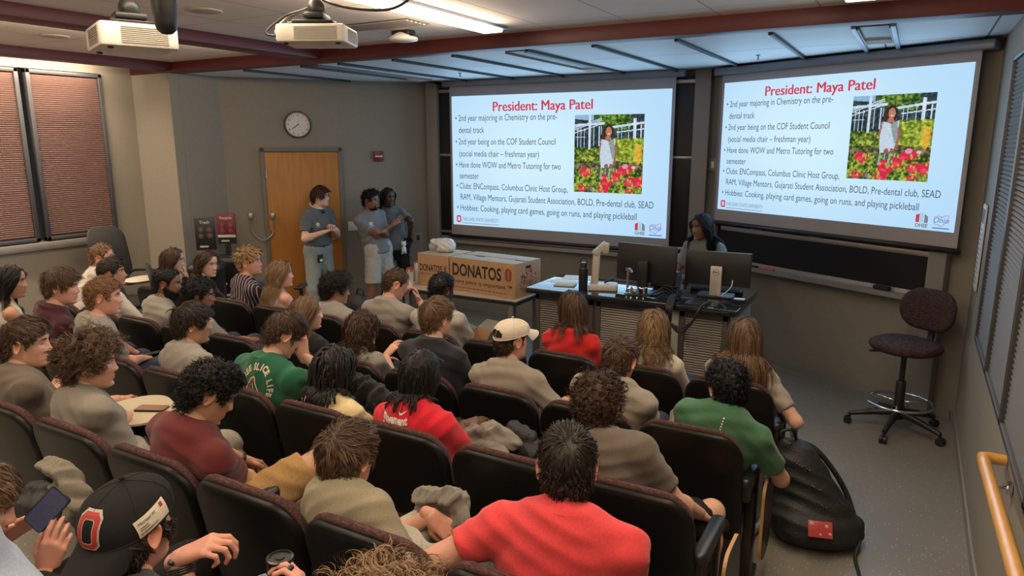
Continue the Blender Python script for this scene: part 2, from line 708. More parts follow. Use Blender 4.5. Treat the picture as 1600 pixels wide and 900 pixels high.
ys = [-2.5, -1.2, 0, .55, 1.4, 2.25, 3.1, 3.7, 4.2, 8.3]
mb = MB()
V, F = [], []
for y in ys:
    for x in (-8.2, .7):
        V.append((x, y, floor_z(y)))
for y in ys:
    for x in (-8.2, .7):
        V.append((x, y, -.2))
n = len(ys)
for i in range(n - 1):
    F += [[2 * i, 2 * i + 1, 2 * i + 3, 2 * i + 2], [2 * n + 2 * i, 2 * n + 2 * i + 2, 2 * n + 2 * i + 3, 2 * n + 2 * i + 1],
          [2 * i, 2 * i + 2, 2 * n + 2 * i + 2, 2 * n + 2 * i], [2 * i + 1, 2 * n + 2 * i + 1, 2 * n + 2 * i + 3, 2 * i + 3]]
F += [[0, 2 * n, 2 * n + 1, 1], [2 * n - 2, 2 * n - 1, 4 * n - 1, 4 * n - 2]]
struct(mb.add(V, F).build('floor', floor_mat(), smooth=False))

def wall(name, a, b, z0, z1, m, th=.12, out=1):
    a, b = np.array([*a, 0.0]), np.array([*b, 0.0])
    d = nrm(b - a)
    nn = np.array([d[1], -d[0], 0]) * out * th
    p = [a, b, b + nn, a + nn]
    V = [q + [0, 0, z0] for q in p] + [q + [0, 0, z1] for q in p]
    F = [[0, 1, 5, 4], [1, 2, 6, 5], [2, 3, 7, 6], [3, 0, 4, 7], [4, 5, 6, 7], [3, 2, 1, 0]]
    return struct(MB().add(V, F).build(name, m, smooth=False))
wall('wall_right', (.48, -2.5), (.48, 6.56), -.1, 3.3, WALL, out=1)
wall('wall_front_right', (.54, 6.51), (-1.95, 7.83), -.1, 3.3, WALL, out=1)
wall('wall_front', (-1.95, 7.85), (-5.71, 7.85), -.1, 3.3, WALL, out=1)
wall('wall_front_left', (-5.71, 7.85), (-7.33, 5.85), -.1, 3.3, WALL, out=1)
wall('wall_pillar_side', (-7.33, 5.86), (-7.33, 5.322), -.1, 3.3, WALL, out=1)
wall('wall_pillar', (-7.33, 5.2), (-8.1, 5.2), -.1, 3.3, WALL, out=1)
wall('wall_back', (-8.1, -2.5), (.6, -2.5), -.1, 3.3, WALL, out=1)
# left wall round the windows
wall('wall_left', (-8.0, 5.199), (-8.0, -2.5), -.1, 1.2, WALL, out=1)
wall('wall_left_top', (-8.0, 5.199), (-8.0, -2.5), 2.98, 3.3, WALL, out=1)
wall('wall_left_end', (-8.0, 5.199), (-8.0, 4.82), 1.2, 2.98, WALL, out=1)
wall('wall_left_rear', (-8.0, 1.5), (-8.0, -2.5), 1.2, 2.98, WALL, out=1)

# main ceiling, stage ceiling, maroon beams
CEIL = brick_grid_mat('ceiling_tile', (.74, .66, .59), (.40, .35, .31), .64, 1.22, .012)
mb = MB()
V, F = rbox((-3.76, 1.35, .08), (8.6, 7.7, .16), .002)
o = struct(mb.add(V, F).build('ceiling', CEIL, smooth=False, loc=(0, 0, 3.1)))
mb = MB()
P = pts_stage
V = [(x, y, 3.0) for x, y in P] + [(x, y, 3.1) for x, y in P]
n = len(P)
F = [list(range(n)), list(range(n, 2 * n))[::-1]] + [[i, (i + 1) % n, n + (i + 1) % n, n + i] for i in range(n)]
STAGE = brick_grid_mat('perforated_panel', (.68, .69, .70), (.14, .15, .16), .67, 1.13, .014, rough=.55)
o = mb.add(np.array(V) - [-.98, 6.4 - 1.13, 0], [f[::-1] for f in F]).build('ceiling_stage', STAGE, smooth=False, loc=(-.98, 6.4 - 1.13, 0))
struct(o)
mb = MB()
mb.add(*rbox((-3.76, 5.28, 3.045), (8.48, .18, .11), .004))
struct(mb.build('trim_beam_front', MAROON, sharp=30))
for i, (xa, xb) in enumerate(((-5.28, -5.02), (-7.50, -7.26))):
    mb = MB()
    mb.add(*rbox(((xa + xb) / 2, 1.35, 3.06), (xb - xa, 7.68, .09), .004))
    struct(mb.build('trim_beam_%d' % (i + 1), MAROON, sharp=30))
# dark tracks between the stage panels
TRACK = mat('dark_track', (.03, .034, .04), .5, metal=.3)
for i, x in enumerate([-.22, -.455, -.98, -1.65, -2.32, -2.92, -3.66, -4.33, -5.0, -5.5, -6.34]):
    y1 = wall_y(x) - .03
    mb = MB()
    mb.add(*rbox((x, (5.4 + y1) / 2, 2.99), (.03, y1 - 5.4, .03), .003))
    struct(mb.build('trim_%d' % (i + 10), BLUEGREY if i < 2 else TRACK, sharp=30))

# baseboards
BASE = mat('baseboard', (.22, .205, .18), .5)
def base(name, a, b, h=.075, off=.012):
    a, b = np.array(a), np.array(b)
    d = nrm(np.r_[b - a, 0])
    nn = np.array([-d[1], d[0]])
    za, zb = floor_z(a[1]), floor_z(b[1])
    p = [np.r_[a, za], np.r_[b, zb], np.r_[b + nn * off, zb], np.r_[a + nn * off, za]]
    V = [q for q in p] + [q + [0, 0, h] for q in p]
    F = [[0, 1, 5, 4], [1, 2, 6, 5], [2, 3, 7, 6], [3, 0, 4, 7], [4, 5, 6, 7]]
    struct(MB().add(V, [f[::-1] for f in F]).build(name, BASE, smooth=False))
base('baseboard_right', (.48, 4.2), (.48, 6.5))
base('baseboard_right_ramp', (.48, 1.5), (.48, 4.2))
base('baseboard_front_right', (.45, 6.55), (-1.94, 7.82))
base('baseboard_front', (-1.95, 7.85), (-5.71, 7.85))

# windows with blinds on the left wall
BLIND = mat('blind_slat', (.27, .155, .13), .5, spec=.4)
BLINDGAP = mat('blind_gap', (.09, .048, .04), .7)
WFRAME = mat('window_frame_dark', (.055, .055, .06), .45)
def blind_window(name, y0, y1, z0, z1):
    w = MB()
    x = -7.99
    for (cy, cz, sy, sz) in (((y0 + y1) / 2, z0 + .02, y1 - y0, .04), ((y0 + y1) / 2, z1 - .02, y1 - y0, .04),
                             (y0 + .02, (z0 + z1) / 2, .04, z1 - z0), (y1 - .02, (z0 + z1) / 2, .04, z1 - z0)):
        w.add(*rbox((x, cy, cz), (.07, sy, sz), .004))
    win = struct(w.build(name, WFRAME, sharp=30))
    g = MB()
    g.add(*rbox((x - .02, (y0 + y1) / 2, (z0 + z1) / 2), (.01, y1 - y0 - .07, z1 - z0 - .07), .002))
    struct(g.build('backing', BLINDGAP, win, sharp=30))
    s = MB()
    zz = z0 + .055
    while zz < z1 - .05:
        a, b, c, d = (x + .004, y0 + .045, zz), (x + .004, y1 - .045, zz), (x + .014, y1 - .045, zz + .016), (x + .014, y0 + .045, zz + .016)
        s.add([a, b, c, d, (a[0] - .002, a[1], a[2] + .002), (b[0] - .002, b[1], b[2] + .002), (c[0] - .002, c[1], c[2] + .002), (d[0] - .002, d[1], d[2] + .002)],
              [[0, 1, 2, 3], [7, 6, 5, 4], [0, 4, 5, 1], [2, 6, 7, 3]])
        zz += .0215
    struct(s.build('blind', BLIND, win, smooth=False))
    return win
blind_window('window_1', 4.04, 4.82, 1.21, 2.97)
blind_window('window_2', 3.18, 3.97, 1.21, 2.97)
blind_window('window_3', 2.32, 3.11, 1.21, 2.97)
blind_window('window_4', 1.5, 2.27, 1.21, 2.97)
mb = MB()
mb.add(*rbox((-7.975, 3.15, 1.16), (.06, 3.4, .08), .006))
struct(mb.build('trim_sill', mat('sill_grey', (.2, .19, .175), .55), sharp=30))

# window with dark blinds on the right wall
DBLIND = mat('dark_blind', (.085, .075, .066), .65, spec=.25)
def right_blind(name, y0, y1, z0, z1):
    w = MB()
    x = .47
    for (cy, cz, sy, sz) in (((y0 + y1) / 2, z0 + .015, y1 - y0, .03), ((y0 + y1) / 2, z1 - .015, y1 - y0, .03),
                             (y0 + .012, (z0 + z1) / 2, .024, z1 - z0), (y1 - .012, (z0 + z1) / 2, .024, z1 - z0)):
        w.add(*rbox((x, cy, cz), (.05, sy, sz), .003))
    win = struct(w.build(name, WFRAME, sharp=30))
    s = MB()
    zz = z0 + .03
    while zz < z1 - .03:
        s.add([(x, y0 + .024, zz), (x, y1 - .024, zz), (x - .012, y1 - .024, zz + .014), (x - .012, y0 + .024, zz + .014), (x, y1 - .024, zz + .026), (x, y0 + .024, zz + .026)],
              [[0, 3, 2, 1], [3, 5, 4, 2]])
        zz += .026
    struct(s.build('blind', DBLIND, win, smooth=False))
right_blind('window_5', 4.55, 5.35, .98, 2.75)
right_blind('window_6', 3.72, 4.53, .98, 2.75)
right_blind('window_7', 2.85, 3.70, .98, 2.75)
right_blind('window_8', 1.9, 2.83, .98, 2.75)

# door in the front left wall
DW0, DW1 = np.array([-7.33, 5.85]), np.array([-5.71, 7.85])
DWd = (DW1 - DW0) / np.linalg.norm(DW1 - DW0)
DWn = np.array([DWd[1], -DWd[0]])          # into the room
DWang = math.atan2(DWd[1], DWd[0])
def dw(s, off, z):
    q = DW0 + DWd * s + DWn * off
    return np.array([q[0], q[1], z])
def dw_s(px, py):
    p = atplane(px, py, (*DW0, 0), (*DWn, 0))
    return float((p[:2] - DW0) @ DWd), float(p[2])
s0, dz = dw_s(405, 231)
s1, _ = dw_s(533, 233)
WOOD = mat('door_wood', (.40, .16, .026), .42, noise=.12, nscale=6, stretch=(4, 4, .5), spec=.4)
DFRAME = mat('door_frame_grey', (.13, .122, .11), .5)
fr = MB()
wd = s1 - s0
for c, s in (((wd / 2, 0, dz - .025), (wd, .1, .05)), ((.025, 0, dz / 2), (.05, .1, dz)), ((wd - .025, 0, dz / 2), (.05, .1, dz))):
    fr.add(*rbox(c, s, .004))
M4 = np.eye(4)
M4[:3, :3] = rotz(DWang)
M4[:3, 3] = dw(s0, .0, 0)
door = struct(fr.xf(M4).build('door_1', DFRAME, sharp=30))
lf = MB()
lf.add(*rbox((wd / 2, -.02, dz / 2 - .025), (wd - .1, .045, dz - .06), .003))
struct(lf.xf(M4).build('door_leaf', WOOD, door, sharp=30))
for zz in (.3, 1.1, 1.85):
    h = MB()
    h.add(*lathe([(.008, -.05), (.01, -.048), (.01, .048), (.008, .05)], 10, (.055, -.055, zz)))
    struct(h.xf(M4).build('hinge', STEEL, door, sharp=30))
h = MB()
h.add(*tube(spline([(wd - .12, -.045, 1.0), (wd - .12, -.09, 1.0), (wd - .2, -.095, 1.0), (wd - .24, -.09, 1.0)], 12), .009))
h.add(*lathe([(.03, 0), (.03, .01)], 16, (0, 0, 0)))
struct(h.xf(M4).build('door_handle', STEEL, door, sharp=40))

# armoured door cable
t = thing('door_cable', 'looped steel armoured cable between wall and orange door', 'cable', dw(s0 + .02, .06, 1.2))
b = np.array(t.location)
pa, pb = dw(s0 - .16, .03, 1.33), dw(s0 + .10, .09, 1.33)
for q in (pa, pb):
    m_ = MB()
    V, F = rbox((0, 0, 0), (.05, .045, .09), .008)
    m_.add(V @ rotz(DWang).T + q - b, F)
    m_.build('end_box', STEEL, t, sharp=40)
m_ = MB()
pc = [pa - [0, 0, .04], pa + DWd.tolist()[0] * np.array([.02, 0, 0]) - [0, 0, .2], (pa + pb) / 2 - [0, 0, .3] + [*DWn * .03, 0], pb - [0, 0, .2], pb - [0, 0, .04]]
m_.add(*tube(spline(pc, 26) - b, .008))
m_.build('cable', STEEL, t)

# wall clock
sclk, zclk = dw_s(465, 195)
t = thing('wall_clock', 'round wall clock with white face and dark rim above the orange door', 'clock', dw(sclk, .0, zclk), DWang + math.pi)
# local: x to the viewer's left -> mirror by facing +y into the room
def face_room(V):
    V = np.array(V, float)
    return np.c_[-V[:, 0], V[:, 2], V[:, 1]]     # (x right, y up, z out) -> local thing axes (y towards the room)
m_ = MB()
a = np.arange(40) / 40 * 2 * np.pi
R = [np.c_[r * np.cos(a), r * np.sin(a), np.full(40, z)] for r, z in ((.165, 0), (.165, .03), (.158, .042), (.146, .042), (.142, .03))]
V, F = rings(R)
m_.add(face_room(V), F)
m_.build('rim', mat('clock_rim', (.018, .012, .012), .3), t, sharp=40)
m_ = MB()
R = [np.c_[r * np.cos(a), r * np.sin(a), np.full(40, z)] for r, z in ((.144, .028), (.144, .0315))]
V, F = rings(R)
m_.add(face_room(V), F)
m_.build('dial', mat('clock_face', (.62, .58, .56), .5), t, smooth=False)
INK = mat('ink', (.02, .02, .022), .6)
m_ = MB()
for k in range(1, 13):
    V, F = text_geo(str(k), .042, 'CENTER')
    an = math.pi / 2 - k * math.pi / 6
    V = V + [.117 * math.cos(an), .117 * math.sin(an) - .014, .0325]
    m_.add(face_room(V), F)
m_.build('numerals', INK, t, smooth=False)
for nm, an, ln, w in (('hour_hand', -(7 + 39 / 60) * 30 + 90, .065, .009), ('minute_hand', -39 * 6 + 90, .1, .006), ('second_hand', -23 * 6 + 90, .05, .003)):
    an = math.radians(an)
    d, e = np.array([math.cos(an), math.sin(an), 0]), np.array([-math.sin(an), math.cos(an), 0])
    z = .0335 if nm != 'second_hand' else .035
    q = [-.015 * d - w / 2 * e, ln * d - w / 3 * e, ln * d + w / 3 * e, -.015 * d + w / 2 * e]
    V, F = rings([np.array(q) + [0, 0, z], np.array(q) + [0, 0, z + .001]])
    MB().add(face_room(V), F).build(nm, INK, t, smooth=False)

# fire alarm
sf, zf_ = dw_s(591, 244)
t = thing('fire_alarm', 'small dark red fire alarm box on wall right of the door', 'fire alarm', dw(sf, 0, zf_), DWang + math.pi)
m_ = MB()
V, F = rbox((0, 0, .02), (.13, .13, .04), .006)
m_.add(face_room(V), F).build('housing', mat('alarm_red', (.16, .012, .018), .35), t, sharp=40)
m_ = MB()
V, F = rings([np.array([(-.045, .012), (-.02, .006), (.02, .006), (.045, .012), (.045, -.014), (.02, -.008), (-.02, -.008), (-.045, -.014)]) @ np.array([[1, 0, 0], [0, 1, 0]]) + [0, 0, z] for z in (.04, .046)])
m_.add(face_room(V), F).build('strobe_lens', WHITE, t, smooth=False)

# switch plates
def plate(name, label, cat, base_p, ang, w, h, m, detail=True):
    t = thing(name, label, cat, base_p, ang)
    V, F = rbox((0, 0, .005), (w, h, .01), .003)
    MB().add(face_room(V), F).build('plate', m, t, sharp=40)
    if detail:
        V, F = rbox((0, 0, .012), (w * .3, h * .5, .008), .003)
        MB().add(face_room(V), F).build('insert', BLACK if detail == 2 else WHITE, t, sharp=40)
    return t
sp_, zp_ = dw_s(551, 353)
plate('switch_plate', 'white switch plate on wall behind the two standing presenters', 'switch', dw(sp_, 0, zp_), DWang + math.pi, .12, .12, WHITE)
sp_, zp_ = dw_s(653, 371)
plate('wall_outlet', 'grey wall outlet box with dark plug above the clear plastic cups', 'outlet', dw(min(sp_, 2.5), 0, zp_), DWang + math.pi, .13, .14, FRAME_GREY, 2)

# ------------------------------------------------------------------ boards, trays, screens
RN = np.array([-.468, -.884])
RN = RN / np.linalg.norm(RN)                 # into the room
RD = np.array([-RN[1], RN[0]])               # to the right along the wall
J2 = np.array([-1.95, 7.83])
RANG = math.atan2(RD[1], RD[0])
def board_set(loc, ang, w, rails, z0, z1, left_w, right_w, nm):
    """local x right, y out of the room, z up"""
    M4 = np.eye(4)
    M4[:3, :3] = rotz(ang)
    M4[:3, 3] = [*loc, 0]
    m_ = MB()
    m_.add(*rbox((w / 2, -.02, (z0 + z1) / 2), (w - .02, .04, z1 - z0), .003))
    t = m_.xf(M4).build('chalkboard', BOARD, sharp=30)
    tag(t, 'long black chalkboard behind the %s projection screen' % nm, 'chalkboard')
    m_ = MB()
    m_.add(*rbox((left_w / 2, -.045, 1.5), (left_w, .09, 3.0), .004)).xf(M4).build('end_post', FRAME_GREY, t, sharp=30)
    m_ = MB()
    m_.add(*rbox((w - right_w / 2, -.045, 1.5), (right_w, .09, 3.0), .004)).xf(M4).build('end_post', FRAME_GREY, t, sharp=30)
    for zr, th in rails:
        m_ = MB()
        m_.add(*rbox((w / 2, -.045, zr), (w - left_w - right_w, .02, th), .003)).xf(M4).build('rail', ALU, t, sharp=30)
    tr = MB()
    prof = np.array([(0, z0), (-.05, z0), (-.055, z0 - .03), (-.12, z0 - .05), (-.125, z0 - .03), (-.135, z0 - .03), (-.135, z0 - .075), (0, z0 - .085)])
    tr.add(*rings([np.c_[np.full(8, x), prof] for x in (left_w, w - right_w)]))
    tr.xf(M4).build('chalk_tray', ALU, t, sharp=30)
    return M4, t
ML, _ = board_set((-5.69, 7.84), 0, 3.72, [(2.07, .03), (1.06, .03), (2.88, .04)], 1.0, 2.93, .18, .17, 'left')
MR, _ = board_set(J2 + RD * .16 + RN * .01, RANG, 2.42, [(1.34, .045), (2.88, .04)], 1.02, 2.93, .04, .14, 'right')
def on_board(M, x, y, z):
    return (M @ np.array([x, y, z, 1]))[:3]
for i, (x, l) in enumerate(((.55, 'grey clip on the chalkboard rail, nearer the presenter'), (1.22, 'grey clip on the chalkboard rail, nearer the stool'))):
    m_ = MB()
    m_.add(*rbox((x, -.06, 1.385), (.12, .03, .045), .004)).xf(MR)
    tag(m_.build('rail_clip', ALU, sharp=30), l, 'clip')
m_ = MB()
V, F = tube([(.66, -.09, .995), (.82, -.09, .995)], [.014, .014], 10)
m_.add(V, F).xf(MR)
tag(m_.build('marker', mat('pink_plastic', (.65, .12, .16), .4)), 'pink marker lying on the chalk tray behind the right monitor', 'marker')
m_ = MB()
m_.add(*tube([(.53, -.09, .993), (.63, -.09, .993)], [.012, .012], 10)).xf(MR)
tag(m_.build('marker', BLACK), 'black marker lying on the chalk tray beside the pink one', 'marker')
m_ = MB()
m_.add(*rbox((1.93, -.095, 1.008), (.14, .05, .035), .008)).xf(MR)
tag(m_.build('board_eraser', BLACKMATTE, sharp=40), 'black felt eraser on the chalk tray behind the stool', 'eraser')
m_ = MB()
m_.add(*rbox((1.28, -.09, .955), (.1, .04, .03), .006)).xf(ML)
tag(m_.build('board_eraser', mat('eraser_blue', (.10, .11, .17), .8), sharp=40), 'bluish felt eraser on the chalk tray above the pizza boxes', 'eraser')
pl = atplane(1109, 250, [*J2, 0], [*RN, 0])
plate('wall_plate', 'brushed metal plate on the dark strip between the two screens', 'plate', [*(J2 + RD * .07 + RN * .03), 2.0], RANG + math.pi, .13, .14, STEEL)

# slide content, in slide units W x H, origin top-left, x right, y up (negative down)
SW, SH = 16.0, 9.07
TXT_GREY = emit_mat('slide_text', s2l(70, 82, 92), 1)
TXT_RED = emit_mat('slide_red', s2l(205, 62, 84), 1)
SLIDE_BLUE = emit_mat('slide_logo_blue', s2l(70, 130, 205), 1)
SLIDE_GREY = emit_mat('slide_logo_grey', s2l(120, 130, 140), 1)
SLIDE_PALE = emit_mat('slide_logo_pale', s2l(170, 205, 230), 1)
LINES = [('\u2022 2nd year majoring in Chemistry on the pre-', .019, .521, .188), ('dental track', .037, .169, .279),
         ('\u2022 2nd year being on the COF Student Council', .019, .516, .367), ('(social media chair \u2013 freshman year)', .038, .439, .459),
         ('\u2022 Have done WOW and Metro Tutoring for two', .019, .541, .545), ('semester', .038, .140, .631),
         ('\u2022 Clubs: ENCompass, Columbus Clinic Host Group,', .021, .575, .711),
         ('RAM, Village Mentors, Gujarati Student Association, BOLD, Pre-dental club, SEAD', .041, .945, .797),
         ('\u2022 Hobbies: Cooking, playing card games, going on runs, and playing pickleball', .022, .878, .883)]
def slide_photo():
    """garden picture as coloured cells: returns mesh builder in unit square (u right, v up)"""
    nx, ny = 120, 136
    rng = np.random.default_rng(5)
    xs, ys_ = (np.arange(nx) + .5) / nx, (np.arange(ny) + .5) / ny
    X, Y = np.meshgrid(xs, ys_)           # Y down
    def noise(sx, sy):
        g = rng.random((sy + 2, sx + 2))
        gx, gy = X * sx, Y * sy
        i, j = gx.astype(int), gy.astype(int)
        fx, fy = gx - i, gy - j
        return (g[j, i] * (1 - fx) + g[j, i + 1] * fx) * (1 - fy) + (g[j + 1, i] * (1 - fx) + g[j + 1, i + 1] * fx) * fy
    def lerp(a, b, t):
        return np.array(a)[None, None] * (1 - t[..., None]) + np.array(b)[None, None] * t[..., None]
    n1, n2, n3 = noise(34, 38), noise(60, 66), noise(12, 14)
    t = np.clip((n1 * .6 + n2 * .4 - .3) * 2.2, 0, 1)
    img = lerp((45, 70, 30), (190, 205, 80), t)
    dark = Y < .42 + .06 * (n3 - .5)
    img[dark] = lerp((38, 52, 62), (80, 100, 90), t)[dark]
    top = (Y < .16 + .1 * (n3 - .5)) & (X > .3) & (X < .82)
    img[top] = lerp((40, 75, 30), (150, 180, 75), t)[top]
    sky = (Y < .1 * X + .05) & (X < .28)
    img[sky] = (150, 190, 225)
    wt = lerp((190, 215, 240), (235, 245, 255), n1)
    def rect(x0, y0, x1, y1):
        m = (X > x0) & (X < x1) & (Y > y0) & (Y < y1)
        img[m] = wt[m]
    for i in range(7):
        m = (np.abs(Y - (.02 + .022 * i + .10 * (1 - X / .35))) < .006) & (X < .4)
        if i in (2, 3, 5):
            img[m] = wt[m]
    m = (np.abs(Y - (.13 - .05 * (X - .05))) < .016) & (X < .44)
    img[m] = wt[m]
    rect(.205, 0, .245, .44)
    for x in (.04, .09, .14):
        rect(x, .17, x + .014, .42)
    rect(.02, .19, .17, .2); rect(.02, .28, .17, .29)
    for x in (.28, .36, .39):
        rect(x, .15, x + .014, .4)
    m = (np.abs(Y - (.16 - .12 * (X - .55))) < .014) & (X > .55)
    img[m] = wt[m]
    for x in (.63, .68, .78, .95):
        rect(x, .13, x + .013, .3)
    rect(.85, .05, .895, .36)
    m = (np.abs(Y - (.23 - .1 * (X - .55))) < .007) & (X > .62)
    img[m] = wt[m]
    bush = (Y > .28 + .1 * np.abs(X - .75) + .08 * (n3 - .5)) & (Y < .62) & (X > .6)
    img[bush] = lerp((90, 120, 35), (225, 225, 90), t)[bush]
    soil = (Y > .6 + .05 * (n3 - .5)) & (Y < .72)
    img[soil] = lerp((60, 60, 45), (150, 150, 95), t)[soil]
    or_ = ((X - .93) / .05) ** 2 + ((Y - .5) / .13) ** 2 < 1
    img[or_] = lerp((215, 150, 60), (235, 205, 70), n1)[or_]
    # standing woman, dress and scarf
    def ell(cx, cy, rx, ry, c):
        m = ((X - cx) / rx) ** 2 + ((Y - cy) / ry) ** 2 < 1
        img[m] = np.array(c) + (n2[m][:, None] - .5) * 20
    def poly(pts, c):
        m = np.zeros_like(X, bool)
        for i in range(len(pts)):
            (xa, ya), (xb, yb) = pts[i], pts[i - 1]
            cc = ((ya > Y) != (yb > Y))
            m ^= cc & (X < (xb - xa) * (Y - ya) / ((yb - ya) or 1e-9) + xa)
        img[m] = np.array(c) + (n2[m][:, None] - .5) * 24
    ell(.5, .22, .075, .1, (60, 45, 40)); ell(.44, .28, .05, .07, (70, 52, 45))
    poly([(.39, .33), (.36, .45), (.4, .6), (.47, .68), (.45, .6), (.42, .45)], (165, 110, 85))
    poly([(.6, .33), (.635, .45), (.61, .6), (.55, .68), (.56, .6), (.59, .45)], (165, 110, 85))
    poly([(.38, .66), (.36, .82), (.64, .8), (.6, .64)], (75, 100, 80))
    for x in (.4, .46, .52, .58):
        poly([(x, .68), (x - .015, .82), (x + .012, .82), (x + .02, .68)], (160, 180, 160))
    poly([(.41, .31), (.38, .5), (.4, .68), (.57, .66), (.59, .5), (.6, .3), (.52, .34)], (205, 220, 235))
    poly([(.5, .35), (.58, .3), (.6, .5), (.57, .58)], (150, 165, 165))
    ell(.505, .215, .043, .06, (190, 130, 105)); poly([(.47, .27), (.45, .32), (.55, .33), (.53, .27)], (185, 125, 100))
    ell(.51, .243, .02, .008, (235, 220, 215))
    ell(.48, .66, .03, .035, (160, 105, 85)); ell(.55, .66, .03, .035, (160, 105, 85))
    for cx, cy, rx, ry in ((.175, .735, .09, .065), (.62, .79, .075, .07), (.76, .7, .1, .06), (.48, .87, .1, .065), (.44, .95, .08, .06), (.84, .85, .1, .06), (.96, .85, .07, .07), (.12, .95, .08, .04), (.46, .79, .05, .03), (.7, .72, .07, .05), (.82, .96, .06, .03)):
        ell(cx, cy, rx, ry, (222, 48, 74)); ell(cx - rx * .2, cy + ry * .3, rx * .5, ry * .4, (238, 80, 105))
    ell(.75, .655, .045, .03, (235, 150, 185)); ell(.87, .665, .03, .02, (240, 190, 200)); ell(.28, .955, .04, .03, (150, 110, 160))
    for k in range(60):
        ell(rng.random(), .7 + .3 * rng.random(), .012, .02, (170, 195, 70))
    img = np.clip(img, 0, 255) * .96
    lin = np.where(img / 255 <= .04045, img / 255 / 12.92, ((img / 255 + .055) / 1.055) ** 2.4)
    V = np.zeros((ny, nx, 4, 3))
    for k, (a, b) in enumerate(((0, 0), (0, 1), (1, 1), (1, 0))):
        V[:, :, k, 0] = (np.arange(nx)[None] + a) / nx
        V[:, :, k, 1] = -(np.arange(ny)[:, None] + 1 - b) / ny
    # counter-clockwise seen from the front
    V = V[:, :, [0, 3, 2, 1]]
    m_ = MB()
    m_.add(V.reshape(-1, 3), np.arange(nx * ny * 4).reshape(-1, 4), np.repeat(lin.reshape(-1, 3), 4, 0))
    return m_
PHOTO = slide_photo()
SCREEN_EMIT = 1.0
def gradient_panel():
    nx, ny = 24, 14
    m_ = MB()
    V, C = [], []
    for j in range(ny + 1):
        for i in range(nx + 1):
            u, v = i / nx, j / ny
            V.append((u * SW, -v * SH, 0))
            k = np.exp(-((u - .42) ** 2 / .25 + (v - .45) ** 2 / .35))
            C.append(np.array(s2l(176, 216, 250)) * (1 - k) + np.array(s2l(212, 242, 255)) * k)
    m_.add(V, grid_faces(nx + 1, ny + 1, False)[:, ::-1], np.array(C) * SCREEN_EMIT)
    return m_
_slide = {}
def slide_parts():
    if _slide:
        return _slide
    def one(name, m, *geos):
        m_ = MB()
        for V, F in geos:
            m_.add(V, F)
        _slide.setdefault(name, []).append(m_.mesh(name, m, smooth=False))
    _slide['projected_slide'] = [gradient_panel().mesh('projected_slide', vcol_emit_mat('slide_emission', 1.0), smooth=False, color=True)]
    one('slide_title', TXT_RED, *[(lambda g: (g[0] + [o_, 0, o_ * .02], g[1]))(fit_text('President: Maya Patel', .215, .678, .119, .92, SW, SH)) for o_ in (-.022, 0, .022)])  # projected title, glowing as part of the slide
    for b_, u0, u1, v in LINES:
        one('slide_wording', TXT_GREY, fit_text(b_, u0, u1, v, .62, SW, SH))  # projected slide text, glowing with the picture
    one('slide_wording', SLIDE_GREY, fit_text('THE OHIO STATE UNIVERSITY', .05, .242, .965, .36, SW, SH), quad((.05 * SW, -.985 * SH, 0), (.242 * SW, -.985 * SH, 0), (.242 * SW, -.981 * SH, 0), (.05 * SW, -.981 * SH, 0)))
    # block O
    def octo(cx, cy, w, h, c):
        return np.array([(cx - w, cy - h + c), (cx - w + c, cy - h), (cx + w - c, cy - h), (cx + w, cy - h + c), (cx + w, cy + h - c), (cx + w - c, cy + h), (cx - w + c, cy + h), (cx - w, cy + h - c)])
    o1, o2 = octo(.031 * SW, -.952 * SH, .2, .26, .09), octo(.031 * SW, -.952 * SH, .09, .15, .04)
    V = np.c_[np.concatenate([o1, o2]), np.zeros(16)]
    one('slide_logo', TXT_RED, (V, [[i, (i + 1) % 8, 8 + (i + 1) % 8, 8 + i] for i in range(8)]))
    x, y = .872 * SW, -.955 * SH
    one('slide_logo', TXT_RED, (np.array([(x, y, 0), (x + .2, y, 0), (x + .2, y + .5, 0), (x, y + .42, 0)]), [[0, 1, 2, 3]]))
    one('slide_logo', SLIDE_PALE, (np.array([(x + .23, y, 0), (x + .44, y, 0), (x + .44, y + .46, 0), (x + .335, y + .6, 0), (x + .23, y + .5, 0)]), [[0, 1, 2, 3, 4]]))
    one('slide_logo', SLIDE_GREY, (np.array([(x + .47, y, 0), (x + .66, y, 0), (x + .66, y + .34, 0), (x + .47, y + .5, 0)]), [[0, 1, 2, 3]]), fit_text('OHSE', .872, .914, .985, .3, SW, SH, bold=.01))
    cx, cy = .956 * SW, -.935 * SH
    p = np.array([(-.36, .2), (-.12, .26), (.02, .2), (.2, .3), (.36, .34), (.33, .0), (.12, -.22), (.02, -.32), (-.1, -.24), (-.34, -.2)])
    one('slide_logo', TXT_RED, tube(np.c_[p + [cx, cy], np.zeros(10)], .015, 4, closed=True))
    one('slide_logo', SLIDE_BLUE, fit_text('Ohio', .932, .981, .948, .45, SW, SH, shear=.3), quad((.93 * SW, -.985 * SH, 0), (.984 * SW, -.985 * SH, 0), (.984 * SW, -.978 * SH, 0), (.93 * SW, -.978 * SH, 0)))
    ph = PHOTO
    ph.V = [v * [.294 * SW, .543 * SH, 1] + [.6015 * SW, -.159 * SH, 0] for v in ph.V]
    _slide['slide_photo'] = [ph.mesh('slide_photo', vcol_emit_mat('slide_emission', 1.0), smooth=False, color=True)]
    return _slide
